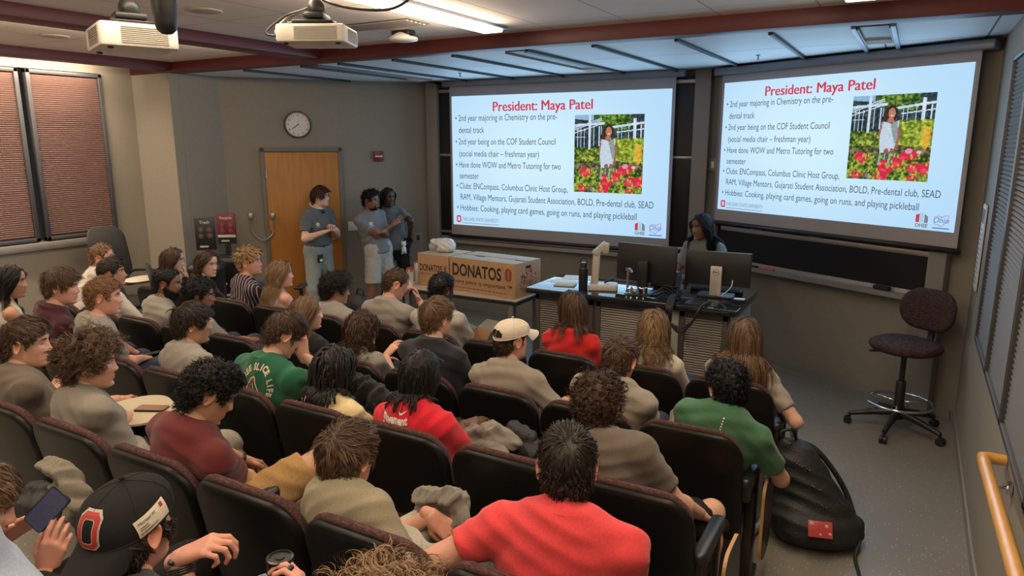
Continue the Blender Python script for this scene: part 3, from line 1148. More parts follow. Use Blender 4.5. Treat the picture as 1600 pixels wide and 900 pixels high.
def screen(loc, ang, w, h, z_top, label, ztop_case, drop):
    """loc: top-left corner of the picture (x,y), ang: direction along the screen"""
    t = thing('projection_screen', label, 'projection screen', (loc[0], loc[1], z_top), ang)
    # local x right, z up, -y towards the room
    m_ = MB()
    m_.add(*rbox((w / 2, .008, (ztop_case - z_top - h - drop) / 2), (w + .07, .008, ztop_case - z_top + h + drop), .002))
    m_.build('screen_fabric', SCREENGREY, t, sharp=30)
    m_ = MB()
    m_.add(*tube([(-.06, 0, -h - drop - .012), (w + .06, 0, -h - drop - .012)], .022, 10))
    m_.build('bottom_bar', BLACK, t)
    m_ = MB()
    m_.add(*rbox((w / 2, .03, ztop_case - z_top + .03), (w + .26, .12, .075), .015))
    m_.build('roller_case', BLUEGREY, t, sharp=40)
    s = w / SW
    for k, (nm, lst) in enumerate(slide_parts().items()):
        for me in lst:
            o = link(nm, me, t)
            d = {'projected_slide': 0, 'slide_photo': .002}.get(nm, .003)
            o.matrix_local = Matrix.Translation((0, -d, 0)) @ Matrix.Rotation(math.pi / 2, 4, 'X') @ Matrix.Diagonal((s, h / SH, s, 1))
    return t
LY = 7.70
tl, tr_, bl, br = (at(*p, LY) for p in ((705.5, 151), (1050.7, 138), (709, 349), (1040.5, 374.5)))
screen((tl[0], LY), 0, float((tr_[0] - tl[0] + br[0] - bl[0]) / 2), float((tl[2] + tr_[2] - bl[2] - br[2]) / 2), float((tl[2] + tr_[2]) / 2),
       'left and larger lit projection screen, hanging behind the lecture desk and pizza boxes', 2.93, .14)
RP = [*(np.array([-.08, 6.84]) + RN * .14), 0]
tl, tr_, bl, br = (atplane(*p, RP, [*RN, 0]) for p in ((1132.5, 131), (1525, 95), (1120, 327), (1489, 362.5)))
wR = float((np.linalg.norm((tr_ - tl)[:2]) + np.linalg.norm((br - bl)[:2])) / 2)
screen(tl[:2], RANG, wR, float((tl[2] + tr_[2] - bl[2] - br[2]) / 2), float((tl[2] + tr_[2]) / 2),
       'right and smaller lit projection screen, hanging above the tall stool and presenter', 2.915, .13)

# ------------------------------------------------------------------ ceiling fixtures
TUBE_EMIT = emit_mat('lamp_diffuser', (1.0, .86, .68), 6.0)
LIGHT_LABELS = ['long bright ceiling light ending above the right screen, nearest the right wall', 'wide bright ceiling strip above the middle of the room',
                'thin ceiling light strip behind the maroon beam and left projector', 'thin ceiling light strip along the blinds at far left']
for x, lab in zip(STRIP_X, LIGHT_LABELS):
    t = thing('ceiling_light', lab, 'ceiling light', (x, 1.4, 3.1), 0)
    m_ = MB()
    for sx in (-.1, .1):
        m_.add(*rbox((sx, 0, -.01), (.022, 7.0, .02), .003))
    m_.add(*rbox((0, 3.49, -.01), (.2, .02, .02), .003))
    m_.add(*rbox((0, -3.49, -.01), (.2, .02, .02), .003))
    m_.build('housing', BLUEGREY, t, sharp=30)
    m_ = MB()
    m_.add(*rbox((0, 0, -.022), (.172, 6.94, .040), .010))
    m_.build('diffuser', TUBE_EMIT, t, smooth=False)
for x, lab in ((-.335, 'small unlit louvred light above the right screen'), (-3.05, 'unlit recessed light strip above the left screen'), (-5.42, 'unlit recessed light strip above the door wall')):
    y1 = {-.335: 6.35, -3.05: 7.3, -5.42: 7.4}[x]
    t = thing('recessed_light', lab, 'ceiling light', (x, (5.45 + y1) / 2, 3.0))
    L_ = y1 - 5.45
    m_ = MB()
    for sx in (-.095, .095):
        m_.add(*rbox((sx, 0, -.01), (.012, L_, .03), .002))
    m_.add(*rbox((0, 0, -.004), (.18, L_, .01), .002))
    m_.build('housing', mat('brown_recess', (.16, .12, .09), .5), t, sharp=30)
    m_ = MB()
    for k in range(7):
        m_.add(*rbox((0, L_ / 2 - .05 - k * .04, -.018), (.17, .006, .016), .001))
    m_.add(*rbox((0, L_ / 2 - .17, -.0105), (.17, .3, .004), .001))
    m_.build('louvre', WHITE, t, smooth=False)

# air vent, access point, speaker grilles
t = thing('air_vent', 'grey slatted air vent in the ceiling beside the white projector', 'vent', (-3.6, 4.35, 3.1))
m_ = MB()
for k in range(5):
    m_.add(*rbox((0, -.1 + k * .05, -.006), (.68, .03, .012), .003))
m_.build('slats', mat('vent_grey', (.33, .29, .26), .5), t, sharp=30)
m_ = MB()
m_.add(*rbox((0, 0, -.001), (.74, .27, .006), .002))
m_.build('plate', mat('vent_dark', (.12, .10, .09), .6), t, sharp=30)
t = thing('access_point', 'white round wireless access point with black bracket on ceiling', 'access point', (-3.62, 4.66, 3.1))
m_ = MB()
m_.add(*lathe([(.03, -.005), (.115, -.055), (.11, -.075), (.06, -.085), (.001, -.087)], 28))
m_.build('body', WHITE, t)
m_ = MB()
m_.add(*rbox((0, .0, -.02), (.17, .1, .04), .01))
m_.add(*rbox((.09, 0, -.045), (.06, .08, .012), .004)).add(*rbox((-.09, 0, -.045), (.06, .08, .012), .004))
m_.build('bracket', BLACK, t, sharp=40)
for px, py, lab in ((85, 56, 'round speaker grille in the ceiling left of the left projector'), (320, 16, 'round speaker grille in the ceiling right of the black camera')):
    p = atz(px, py, 3.1)
    m_ = MB()
    m_.add(*lathe([(.11, 0), (.115, -.006), (.1, -.01), (.001, -.011)], 28))
    o = m_.build('speaker_grille', mat('grille_beige', (.40, .345, .29), .7), loc=p)
    tag(o, lab, 'speaker')
for px, py, lab in ((1185, 86, 'small fire sprinkler under the ceiling panels above the right screen'), (719, 114, 'small fire sprinkler under the ceiling panels above the left screen'), (431, 37, 'small fire sprinkler in the ceiling left of the white projector')):
    z = 3.1 if py < 60 else 3.0
    p = atz(px, py, z)
    m_ = MB()
    m_.add(*lathe([(.02, 0), (.02, -.006), (.006, -.008), (.006, -.035), (.018, -.037), (.018, -.041), (.001, -.042)], 12))
    tag(m_.build('fire_sprinkler', STEEL, loc=p), lab, 'sprinkler')

# projectors
PROJ = mat('projector_white', (.66, .61, .53), .45, noise=.03)
def projector(loc, rz, label, w, d, h, brand, pole_top):
    t = thing('projector', label, 'projector', loc, rz)
    m_ = MB()
    m_.add(*rbox((0, 0, 0), (w, d, h), .012, .02))
    m_.build('body', PROJ, t, sharp=35)
    m_ = MB()
    for k in range(9):
        m_.add(*rbox((.03, -d / 2 - .001, -h * .33 + k * h * .08), (w * .62, .006, h * .035), .001))
    m_.build('front_grille', mat('grille_grey', (.30, .28, .25), .6), t, smooth=False)
    m_ = MB()
    for k in range(9):
        m_.add(*rbox((w / 2 + .001, .02, -h * .33 + k * h * .08), (.006, d * .6, h * .035), .001))
    m_.build('side_grille', mat('grille_grey', (.30, .28, .25), .6), t, smooth=False)
    for sx in (-1, 1):
        m_ = MB()
        m_.add(*lathe([(.012, -h / 2 - .008), (.014, -h / 2), (.014, -h / 2 + .004)], 12, (sx * w * .38, -d * .36, 0)))
        m_.build('foot', BLACK, t)
    m_ = MB()
    a = np.arange(24) / 24 * 2 * np.pi
    R = [np.c_[r * np.cos(a) + w * .18, np.full(24, y), r * np.sin(a)] for r, y in ((.045, d / 2), (.045, d / 2 + .015), (.036, d / 2 + .015), (.03, d / 2 + .002))]
    m_.add(*rings(R))
    m_.build('lens', BLACK, t, sharp=40)
    m_ = MB()
    m_.add(*rbox((0, 0, h / 2 + .018), (.2, .2, .012), .004))
    m_.add(*rbox((0, 0, h / 2 + .05), (.1, .14, .03), .01))
    for sx in (-1, 1):
        for sy in (-1, 1):
            m_.add(*tube([(0, 0, h / 2 + .03), (sx * w * .36, sy * d * .3, h / 2 + .004)], [.012, .01], 8))
    m_.add(*ball((0, 0, h / 2 + .09), (.045, .045, .05), 14, 8))
    m_.add(*tube([(0, 0, h / 2 + .08), (0, 0, pole_top - loc[2])], .024, 14))
    m_.build('ceiling_mount', BLACK, t, sharp=40)
    for k in range(3):
        rr = random.Random(k + int(abs(loc[0]) * 100))
        x0 = -w * .3 - .02 * k
        pts = [(x0, d * .3, h * .2), (x0 - .09 - .03 * k, d * .25, h * .3), (x0 - .06, .1, h / 2 + .07), (-.03, .03, h / 2 + .12), (-.05 - .03 * k, .05, pole_top - loc[2] - .02)]
        m_ = MB()
        m_.add(*tube(spline(pts, 30), .006, 6))
        m_.build('cable', BLACK if k != 1 else mat('grey_cable', (.22, .2, .18), .5), t)
    if brand:
        V, F = text_geo(brand, .022, 'CENTER')
        V = np.c_[V[:, 0] + w * -.05, np.full(len(V), -d / 2 - .002), V[:, 1] - .005]
        MB().add(V, F).build('brand_mark', INK, t, smooth=False)
    return t
p = atd = _o + 3.55 * ray(497, 57)
projector(p, math.radians(27), 'white projector with cable loops near the middle of the ceiling', .34, .28, .085, '', 3.1)
p = _o + 3.35 * ray(206, 62)
t = projector(p, math.radians(-22), 'larger white projector hanging at left beside the black dome camera', .37, .33, .105, '', 3.1)
V, F = text_geo('EPSON', .022, 'CENTER')
MB().add(np.c_[V[:, 0] - .06, np.full(len(V), -.33 / 2 - .003), V[:, 1] + .0], F).build('brand_mark', INK, t, smooth=False)
# dome camera
p = _o + 2.75 * ray(257, 10)
t = thing('dome_camera', 'black cylindrical ceiling camera in front of the left projector', 'camera', p)
m_ = MB()
m_.add(*lathe([(.001, -.105), (.02, -.102), (.036, -.088), (.043, -.065), (.05, .03), (.05, .035)], 28))
m_.build('camera_head', BLACK, t)
m_ = MB()
m_.add(*lathe([(.052, .03), (.056, .034), (.056, .075), (.05, .08), (.03, .1), (.03, 3.1 - p[2])], 28))
m_.add(*tube([(-.05, 0, .05), (-.1, 0, .055)], [.02, .016], 10))
m_.build('mount', BLACK, t, sharp=40)
m_ = MB()
pp = [np.array([-3.0, 2.95, 3.1]), np.array([-2.85, 3.05, 2.98]), np.array([-2.6, 3.2, 2.95]), np.array([-2.45, 3.25, 3.02]), np.array([-2.44, 3.25, 3.1])]
m_.add(*tube(spline(pp, 30), .008, 7))
m_.add(*tube([pp[3], pp[3] + [0, 0, .05]], [.02, .012], 8))
tag(m_.build('hanging_cable', BLACK), 'black cable looping down from the ceiling beside the bright strip', 'cable')

# sheet on right wall, handrail
p0 = atx(1542, 318, .47)
t = thing('wall_notice', 'narrow printed notice sheet on the right wall behind the stool', 'notice', (.468, 6.12, 1.49), 0)
m_ = MB()
m_.add(*rbox((0, 0, 0), (.012, .22, .62), .002)).build('sheet', mat('paper', (.62, .60, .58), .6), t, sharp=30)
m_ = MB()
m_.add(*rbox((-.007, 0, .23), (.002, .2, .1), .0005))
for k in range(12):
    m_.add(*rbox((-.007, 0, .13 - k * .035), (.002, .17 if k % 3 else .12, .008), .0005))
m_.build('print', mat('print_blue', (.12, .15, .25), .7), t, smooth=False)
RAILW = mat('rail_wood', (.58, .30, .07), .35, noise=.1, nscale=8, stretch=(8, 1, 8), coat=.4)
pA, pB = atx(1535, 713, .385), atx(1590, 905, .385)
dR = nrm(pB - pA)
t = thing('handrail', 'honey coloured round wooden handrail on the right wall', 'handrail', pA)
m_ = MB()
m_.add(*tube([[.085, .01, -.005], [.03, .0, 0], [0, -.015, 0.002], dR * .1, dR * 3.2], [.024, .025, .025, .025, .025], 16))
m_.build('rail', RAILW, t, sharp=60)
for k in (.22, 1.2, 2.2):
    q = dR * k
    m_ = MB()
    m_.add(*tube(spline([q + [0, 0, -.02], q + [.02, 0, -.05], q + [.08, 0, -.05]], 12), [.008] * 12, 8))
    m_.add(*tube([q + [.075, 0, -.05], q + [.09, 0, -.05]], .03, 14))
    m_.build('bracket', CHROME, t, sharp=40)
# ------------------------------------------------------------------ auditorium seats
SHELL = mat('seat_shell', (.007, .0065, .006), .42, noise=.1, nscale=15, spec=.25)
TWEED = tweed_mat('seat_tweed', (.030, .021, .020), (.115, .048, .043), (60, 60, 340))
PAD = mat('armrest_pad', (.012, .013, .016), .38, bump=.1, bscale=500)
POST = mat('seat_post', (.045, .04, .036), .4, metal=.5)
TABLET = mat('tablet_dark', (.016, .015, .015), .4)
TABWOOD = mat('tablet_edge', (.50, .27, .09), .45)
ROW_Y = {1: 3.95, 2: 3.10, 3: 2.26, 4: 1.42, 5: .56}
PITCH_X = .535
def seat_x(k):
    return -.8175 - PITCH_X * k
SEAT_T = .90
def recline(V):
    V = V.copy()
    V[:, 1] += (SEAT_T - V[:, 2]) * .2 + .55 * np.maximum(0, np.abs(V[:, 0])) ** 2 * .7
    return V
def back_outline(w, z0, z1, rt, rb):
    def f(ins):
        o = rrect(w - 2 * ins, z1 - z0 - 2 * ins, max(rt - ins, .004), 8, max(rb - ins, .004))
        # gently arched top edge
        o = o + [0, (z0 + z1) / 2]
        k = (o[:, 1] > (z0 + z1) / 2)
        o[k, 1] -= .06 * (o[k, 0] / w) ** 2 * 2
        return o
    return f
def mk_seat_meshes():
    S = {}
    m_ = MB()
    V, F = slab(back_outline(.515, .30, SEAT_T - .012, .10, .05), [(.03, -.004), (.012, -.002), (.002, .006), (0, .014), (.0, .022), (.006, .028)])
    m_.add(recline(V), F)
    S['back_shell'] = m_.mesh('back_shell', SHELL)
    S['back_shell'].set_sharp_from_angle(angle=math.radians(50))
    m_ = MB()
    V, F = slab(back_outline(.50, .36, SEAT_T + .004, .105, .06), [(.02, .024), (.003, .027), (0, .038), (.006, .056), (.022, .068), (.06, .076), (.12, .08)])
    m_.add(recline(V), F)
    S['back_cushion'] = m_.mesh('back_cushion', TWEED)
    def cushion(down):
        def f(ins):
            return rrect(.47 - 2 * ins, .45 - 2 * ins, max(.09 - ins, .004), 8, max(.06 - ins, .004))
        V, F = slab(f, [(.03, -.055), (.008, -.05), (0, -.03), (0, .02), (.01, .04), (.035, .052), (.09, .058)])
        if down:     # lies flat, front edge slightly up
            V = V @ rotx(math.radians(-90 + 0)).T
            V = np.c_[V[:, 0], -V[:, 1], -V[:, 2]] if False else V
            V = V @ rotx(math.radians(4)).T + [0, .33, .405]
        else:        # folded up against the back
            V = np.c_[V[:, 0], V[:, 1], V[:, 2]] @ rotx(math.radians(9)).T + [0, .185, .565]
        return MB().add(V, F)
    S['seat_cushion'] = cushion(True).mesh('seat_cushion', TWEED)
    S['seat_folded'] = cushion(False).mesh('seat_cushion', TWEED)
    # armrest on the sitter's right
    m_ = MB()
    o = rrect(.34, .062, .03, 6)
    R = []
    for z, ins in ((-.022, .008), (-.018, .0), (.004, 0), (.016, .006), (.02, .016)):
        q = rrect(.34 - 2 * ins, .062 - 2 * ins, .03 - ins if .03 > ins else .004, 6)
        R.append(np.c_[q[:, 1], -q[:, 0], np.full(len(q), z)][:, [0, 1, 2]] + [PITCH_X / 2, .26, .635])
    V, F = rings(R)
    S['armrest'] = m_.add(V, F).mesh('armrest', PAD)
    S['armrest'].set_sharp_from_angle(angle=math.radians(50))
    m_ = MB()
    m_.add(*rbox((PITCH_X / 2, .28, .32), (.035, .055, .6), .006))
    m_.add(*rbox((PITCH_X / 2, .26, .59), (.03, .26, .05), .006))
    m_.add(*rbox((PITCH_X / 2, .28, .02), (.05, .28, .03), .006))
    S['stand'] = m_.mesh('stand', POST)
    S['stand'].set_sharp_from_angle(angle=math.radians(40))
    m_ = MB()
    m_.add(*rbox((0, .25, .42), (.38, .018, .03), .004)).add(*rbox((0, .38, .335), (.40, .30, .02), .006))
    S['seat_pan'] = m_.mesh('seat_pan', SHELL)
    # row-end standard with folded writing tablet
    m_ = MB()
    m_.add(*rbox((PITCH_X / 2 + .0, .30, .32), (.05, .085, .64), .01))
    m_.add(*rbox((PITCH_X / 2, .28, .02), (.06, .32, .03), .006))
    m_.add(*rbox((PITCH_X / 2, .24, .575), (.045, .26, .09), .01))
    S['end_stand'] = m_.mesh('stand', POST)
    S['end_stand'].set_sharp_from_angle(angle=math.radians(40))
    m_ = MB()
    def f(ins):
        return rrect(.26 - 2 * ins, .44 - 2 * ins, .07 - ins, 6, .12 - ins)
    V, F = slab(f, [(.003, -.011), (0, -.008), (0, .004)])
    V = np.c_[V[:, 1], V[:, 0], V[:, 2]] + [PITCH_X / 2 + .075, .34, .37]
    m_.add(V, [q[::-1] for q in F])
    S['tablet'] = m_.mesh('writing_tablet', TABLET)
    S['tablet'].set_sharp_from_angle(angle=math.radians(40))
    m_ = MB()
    q = rrect(.264, .444, .072, 6, .122)
    R = []
    for x, s_ in ((-.0105, 1), (.0035, 1)):
        R.append(np.c_[np.full(len(q), x), q[:, 0], q[:, 1]] + [PITCH_X / 2 + .075, .34, .37])
    V, F = rings(R, False, False)
    S['tablet_edge'] = m_.add(V, F).mesh('tablet_edge', TABWOOD, smooth=False)
    return S
SEATM = mk_seat_meshes()
def seat(row, k, label, folded=False, end=False):
    y = ROW_Y[row]
    t = thing('auditorium_seat', label, 'seat', (seat_x(k), y, floor_z(y)), 0, 'black auditorium seats')
    link('back_shell', SEATM['back_shell'], t)
    link('back_cushion', SEATM['back_cushion'], t)
    link('seat_cushion', SEATM['seat_folded' if folded else 'seat_cushion'], t)
    link('seat_pan', SEATM['seat_pan'], t)
    link('armrest', SEATM['armrest'], t)
    link('stand', SEATM['end_stand' if end else 'stand'], t)
    if end:
        tb = link('writing_tablet', SEATM['tablet'], t)
        link('tablet_edge', SEATM['tablet_edge'], tb)
    return t

# ------------------------------------------------------------------ lecture desk
DX0, DX1, DY0, DY1, DZ = -2.97, -1.10, 5.50, 6.34, .95
DESKP = mat('desk_panel', (.075, .066, .058), .45, metal=.3)
DESKS = mat('desk_slat', (.12, .105, .09), .4, metal=.4)
t = thing('lecture_desk', 'long dark lecture desk with louvred doors and glossy black top', 'desk', ((DX0 + DX1) / 2, (DY0 + DY1) / 2, 0))
b = np.array(t.location)
m_ = MB()
w, d = DX1 - DX0, DY1 - DY0
m_.add(*rbox((0, .03, .46), (w - .12, d - .1, .88), .004))
m_.build('carcass', DESKP, t, sharp=30)
m_ = MB()
m_.add(*rbox((0, 0, DZ - .025), (w, d, .05), .006, .01))
m_.build('worktop', mat('worktop_black', (.015, .017, .02), .045, spec=1.0), t, sharp=30)
m_ = MB()
m_.add(*rbox((w / 2 - .055, .03, .46), (.012, d - .1, .88), .003))
m_.build('end_panel', mat('desk_end', (.30, .29, .26), .5), t, sharp=30)
edges = [-w / 2 + .06, -.33, .27, .60, w / 2 - .08]
edges = [-w / 2 + .07, -.26, .42, .47, w / 2 - .07]
for xa, xb in ((-w / 2 + .07, -.30), (-.27, .40), (.47, w / 2 - .08)):
    m_ = MB()
    for c, s in (((xa + .02, 0, .475), (.04, .02, .83)), ((xb - .02, 0, .475), (.04, .02, .83)), (((xa + xb) / 2, 0, .865), (xb - xa, .02, .05)), (((xa + xb) / 2, 0, .08), (xb - xa, .02, .05))):
        m_.add(*rbox((c[0], -d / 2 + .075, c[2]), s, .003))
    dr = m_.build('louvre_door', DESKP, t, sharp=30)
    m_ = MB()
    z = .115
    while z < .835:
        V, F = rbox((0, 0, 0), (xb - xa - .085, .006, .016), .001)
        m_.add(V @ rotx(-.5).T + [(xa + xb) / 2, -d / 2 + .072, z], F)
        z += .021
    m_.build('slats', DESKS, dr, smooth=False)
m_ = MB()
m_.add(*rbox((.435, -d / 2 + .07, .46), (.06, .02, .88), .003)).build('post', mat('desk_end', (.30, .29, .26), .5), t, sharp=30)
m_ = MB()
m_.add(*rbox((w / 2 - .045, -.12, .79), (.012, .09, .13), .003)).build('socket_plate', BLACK, t, sharp=30)

def on_desk(px, py, z=DZ):
    p = atz(px, py, z)
    return p
# monitors
def monitor(px, py, w, h, rz, zc, label, stand_mat, dell):
    p = on_desk(px, py)
    t = thing('computer_monitor', label, 'monitor', p, rz)
    m_ = MB()
    V, F = rbox((0, 0, 0), (w, .035, h), .008, .01)
    V = V @ rotx(-.06).T + [0, .06, zc]
    m_.add(V, F).build('back_housing', BLACK, t, sharp=40)
    m_ = MB()
    V, F = rbox((0, .019, 0), (w - .02, .004, h - .03), .001)
    V = V @ rotx(-.06).T + [0, .06, zc]
    m_.add(V, F).build('screen', mat('monitor_glass', (.01, .012, .016), .12), t, sharp=40)
    m_ = MB()
    m_.add(*rbox((0, 0, zc * .5 + .02), (.095, .03, zc + .02), .006))
    m_.build('stand', stand_mat, t, sharp=40)
    m_ = MB()
    m_.add(*rbox((0, .05, .008), (.30, .2, .016), .005, .03))
    m_.build('base', BLACK, t, sharp=40)
    if dell:
        a = np.arange(32) / 32 * 2 * np.pi
        m_ = MB()
        V, F = tube(np.c_[.026 * np.cos(a), np.full(32, -.0165), .026 * np.sin(a)] + [0, 0, zc - .02], .0018, 5, closed=True)
        m_.add(V, F)
        V, F = text_geo('DELL', .021, 'CENTER', bold=.0006)
        m_.add(np.c_[V[:, 0], np.full(len(V), -.0162), V[:, 1] + zc - .027], F)
        m_.build('badge', INK, t, smooth=False)
    return t
t1 = monitor(1003, 459, .56, .33, math.radians(-8), .26, 'left computer monitor seen from behind, tilted on its dark stand', BLACK, False)
t2 = monitor(1117, 464, .545, .29, math.radians(4), .235, 'right computer monitor with silver stand in front of the presenter', mat('silver_stand', (.62, .58, .52), .35, metal=.5), True)
m_ = MB()
m_.add(*tube(spline([(0.02, -.02, .02), (.06, -.06, .03), (.13, -.05, .1), (.14, -.02, .16)], 20), .004, 6))
m_.build('cable', WHITE, t2)
# thermos bottle
p = on_desk(911, 453)
t = thing('water_bottle', 'tall black bottle with loop lid standing on the lecture desk', 'bottle', p)
m_ = MB()
m_.add(*lathe([(.036, 0), (.041, .004), (.041, .19), (.036, .205), (.03, .21)], 24)).build('body', mat('bottle_black', (.012, .012, .013), .3), t, sharp=50)
m_ = MB()
m_.add(*lathe([(.033, .205), (.033, .24), (.028, .25), (.001, .252)], 24))
m_.add(*tube(spline([(-.03, 0, .235), (-.028, 0, .27), (0, 0, .29), (.028, 0, .27), (.03, 0, .235)], 20), .005, 8))
m_.build('lid', BLACK, t, sharp=50)
# document camera
p = on_desk(935, 452)
t = thing('document_camera', 'beige document camera with bent arm beside the black bottle', 'document camera', p, math.radians(20))
DC = mat('doc_cam_beige', (.52, .47, .40), .45)
m_ = MB()
m_.add(*rbox((.04, .02, .025), (.26, .2, .05), .012, .03)).build('base', DC, t, sharp=40)
m_ = MB()
V, F = rbox((0, 0, 0), (.065, .045, .30), .012)
m_.add(V @ roty(.06).T + [-.03, .03, .19], F).build('arm', DC, t, sharp=40)
m_ = MB()
V, F = rbox((0, 0, 0), (.15, .06, .06), .014)
m_.add(V @ roty(-.75).T + [.005, .03, .36], F)
m_.add(*rbox((.055, .03, .37), (.06, .055, .09), .014))
m_.build('head', DC, t, sharp=40)
m_ = MB()
m_.add(*tube([(.05, .04, .055), (.13, .07, .09)], [.008, .012], 10)).build('lamp_knob', BLACK, t)
# gas taps
p = on_desk(985, 462)
t = thing('gas_taps', 'cluster of chrome gas taps and faucet on the lecture desk', 'tap', p, 0)
m_ = MB()
m_.add(*lathe([(.03, 0), (.03, .012), (.012, .016), (.01, .20), (.02, .205), (.02, .23), (.001, .235)], 16, (-.05, .06, 0)))
m_.add(*tube(spline([(-.05, .06, .215), (-.02, .03, .225), (.0, .01, .21)], 10), .012, 10))
m_.build('faucet', CHROME, t, sharp=40)
for k, (x, y) in enumerate(((.0, .02), (.05, .04), (.10, .06))):
    m_ = MB()
    m_.add(*lathe([(.016, 0), (.013, .05), (.011, .06), (.009, .075), (.001, .077)], 16, (x, y, 0)))
    m_.add(*tube([(x - .03, y - .02, .06), (x + .02, y + .01, .07)], [.006, .005], 8))
    m_.build('gas_tap', CHROME, t, sharp=40)
# touch panel
p = on_desk(1040, 452)
t = thing('touch_panel', 'small tilted black touch control panel between the two monitors', 'control panel', p, math.radians(8))
m_ = MB()
V, F = rbox((0, 0, 0), (.26, .17, .018), .005)
m_.add(V @ rotx(.75).T + [0, .02, .085], F).build('panel', BLACK, t, sharp=40)
m_ = MB()
m_.add(*rings([np.array([(-.11, -.05, 0), (.11, -.05, 0), (.11, .06, 0), (-.11, .06, 0)]), np.array([(-.1, -.01, .02), (.1, -.01, .02), (.1, .07, .13), (-.1, .07, .13)])])).build('wedge', BLACKMATTE, t, smooth=False)
# keyboard, mouse pad, papers
p = on_desk(1090, 470)
t = thing('keyboard', 'black keyboard lying behind the right monitor stand', 'keyboard', on_desk(1120, 454) + [0, 0, 0], math.radians(3))
m_ = MB()
m_.add(*rbox((0, 0, .011), (.44, .14, .022), .005)).build('case', BLACK, t, sharp=40)
m_ = MB()
for r in range(5):
    for c in range(16):
        m_.add(*rbox((-.2 + c * .0265, -.05 + r * .025, .025), (.022, .02, .008), .002))
m_.build('keys', BLACKMATTE, t, smooth=False)
m_ = MB()
m_.add(*rbox((0, 0, .003), (.26, .17, .006), .002))
tag(m_.build('tablet_computer', BLACK, loc=on_desk(1098, 474), sharp=30), 'flat black tablet lying in front of the right monitor', 'tablet')
PAPER = mat('paper_white', (.66, .64, .60), .7)
for px, py, w_, d_, rz, lab, nm in ((905, 434, .30, .21, .3, 'white sheet of paper at the left back of the desk', 'paper_sheet'), (882, 440, .28, .2, -.2, 'white paper sheet at the left edge of the desk', 'paper_sheet'),
                            (1155, 467, .09, .055, .1, 'small white card at the right corner of the desk', 'card')):
    V, F = rbox((0, 0, .001), (w_, d_, .002), .0005)
    o = MB().add(V @ rotz(rz).T, F).build(nm, PAPER, loc=on_desk(px, py), sharp=30)
    tag(o, lab, 'paper')
V, F = rbox((0, 0, .008), (.19, .14, .016), .003)
t = MB().add(V @ rotz(.25).T, F).build('notebook', mat('notebook_tan', (.42, .35, .26), .6), loc=on_desk(883, 446), sharp=30)
tag(t, 'closed tan notebook at the front left of the desk', 'notebook')
V, F = tube([(-.06, 0, .006), (.06, .015, .006)], .005, 8)
tag(MB().add(V, F).build('pen', mat('pen_blue', (.05, .09, .35), .4), loc=on_desk(1072, 467)), 'blue pen lying beside the cables on the desk', 'pen')
# cable bundle hanging over the desk front
p = on_desk(1052, 470)
t = thing('cable_bundle', 'thick black cable bundle drooping over the front of the desk', 'cables', p)
yf = DY0 - .03 - p[1]
for k in range(5):
    o_ = k * .012
    pts = [(-.02 + o_, .12, .03), (-.03 + o_, .02, .035), (.0 + o_, yf - .02, .0), (.02 + o_ * .5, yf - .03, -.12 - o_ * .6), (.12, yf - .035, -.17 - o_), (.22 - o_ * .5, yf - .03, -.10 - o_), (.27, yf - .01, .01 + .002 * k), (.29 + o_ * .3, .03, .02)]
    MB().add(*tube(spline(pts, 40), .009 if k < 4 else .005, 7)).build('cable', BLACK, t)
for k in range(4):
    rr = random.Random(k)
    pts = [(-.06 + .03 * k, .1, .01), (-.14 + .02 * k, .06, .05 + .02 * k), (-.22, .02 + .01 * k, .02), (-.32 - .03 * k, .03, .008), (-.4, .0, .006)]
    MB().add(*tube(spline(pts, 30), .005, 6)).build('cable', BLACK, t)

# ------------------------------------------------------------------ table with pizza boxes
CARD = mat('cardboard', (.44, .26, .135), .8, noise=.06, nscale=30)
CARDTOP = mat('cardboard_top', (.43, .36, .27), .8, noise=.05, nscale=30)
TX0, TX1, TY0, TY1, TZ = -4.74, -3.25, 5.84, 6.52, .72
t = thing('folding_table', 'narrow table with dark edge carrying the pizza boxes', 'table', ((TX0 + TX1) / 2, (TY0 + TY1) / 2, 0))
w, d = TX1 - TX0, TY1 - TY0
m_ = MB()
m_.add(*rbox((0, 0, TZ - .006), (w - .01, d - .01, .012), .002)).build('table_top', mat('table_laminate', (.46, .40, .33), .45), t, sharp=30)
m_ = MB()
m_.add(*rbox((0, 0, TZ - .03), (w, d, .036), .008)).build('edge_band', BLACK, t, sharp=30)
for sx in (-1, 1):
    for sy in (-1, 1):
        m_ = MB()
        m_.add(*rbox((sx * (w / 2 - .1), sy * (d / 2 - .08), (TZ - .05) / 2), (.06, .06, TZ - .05), .006)).build('leg', STEEL, t, sharp=30)
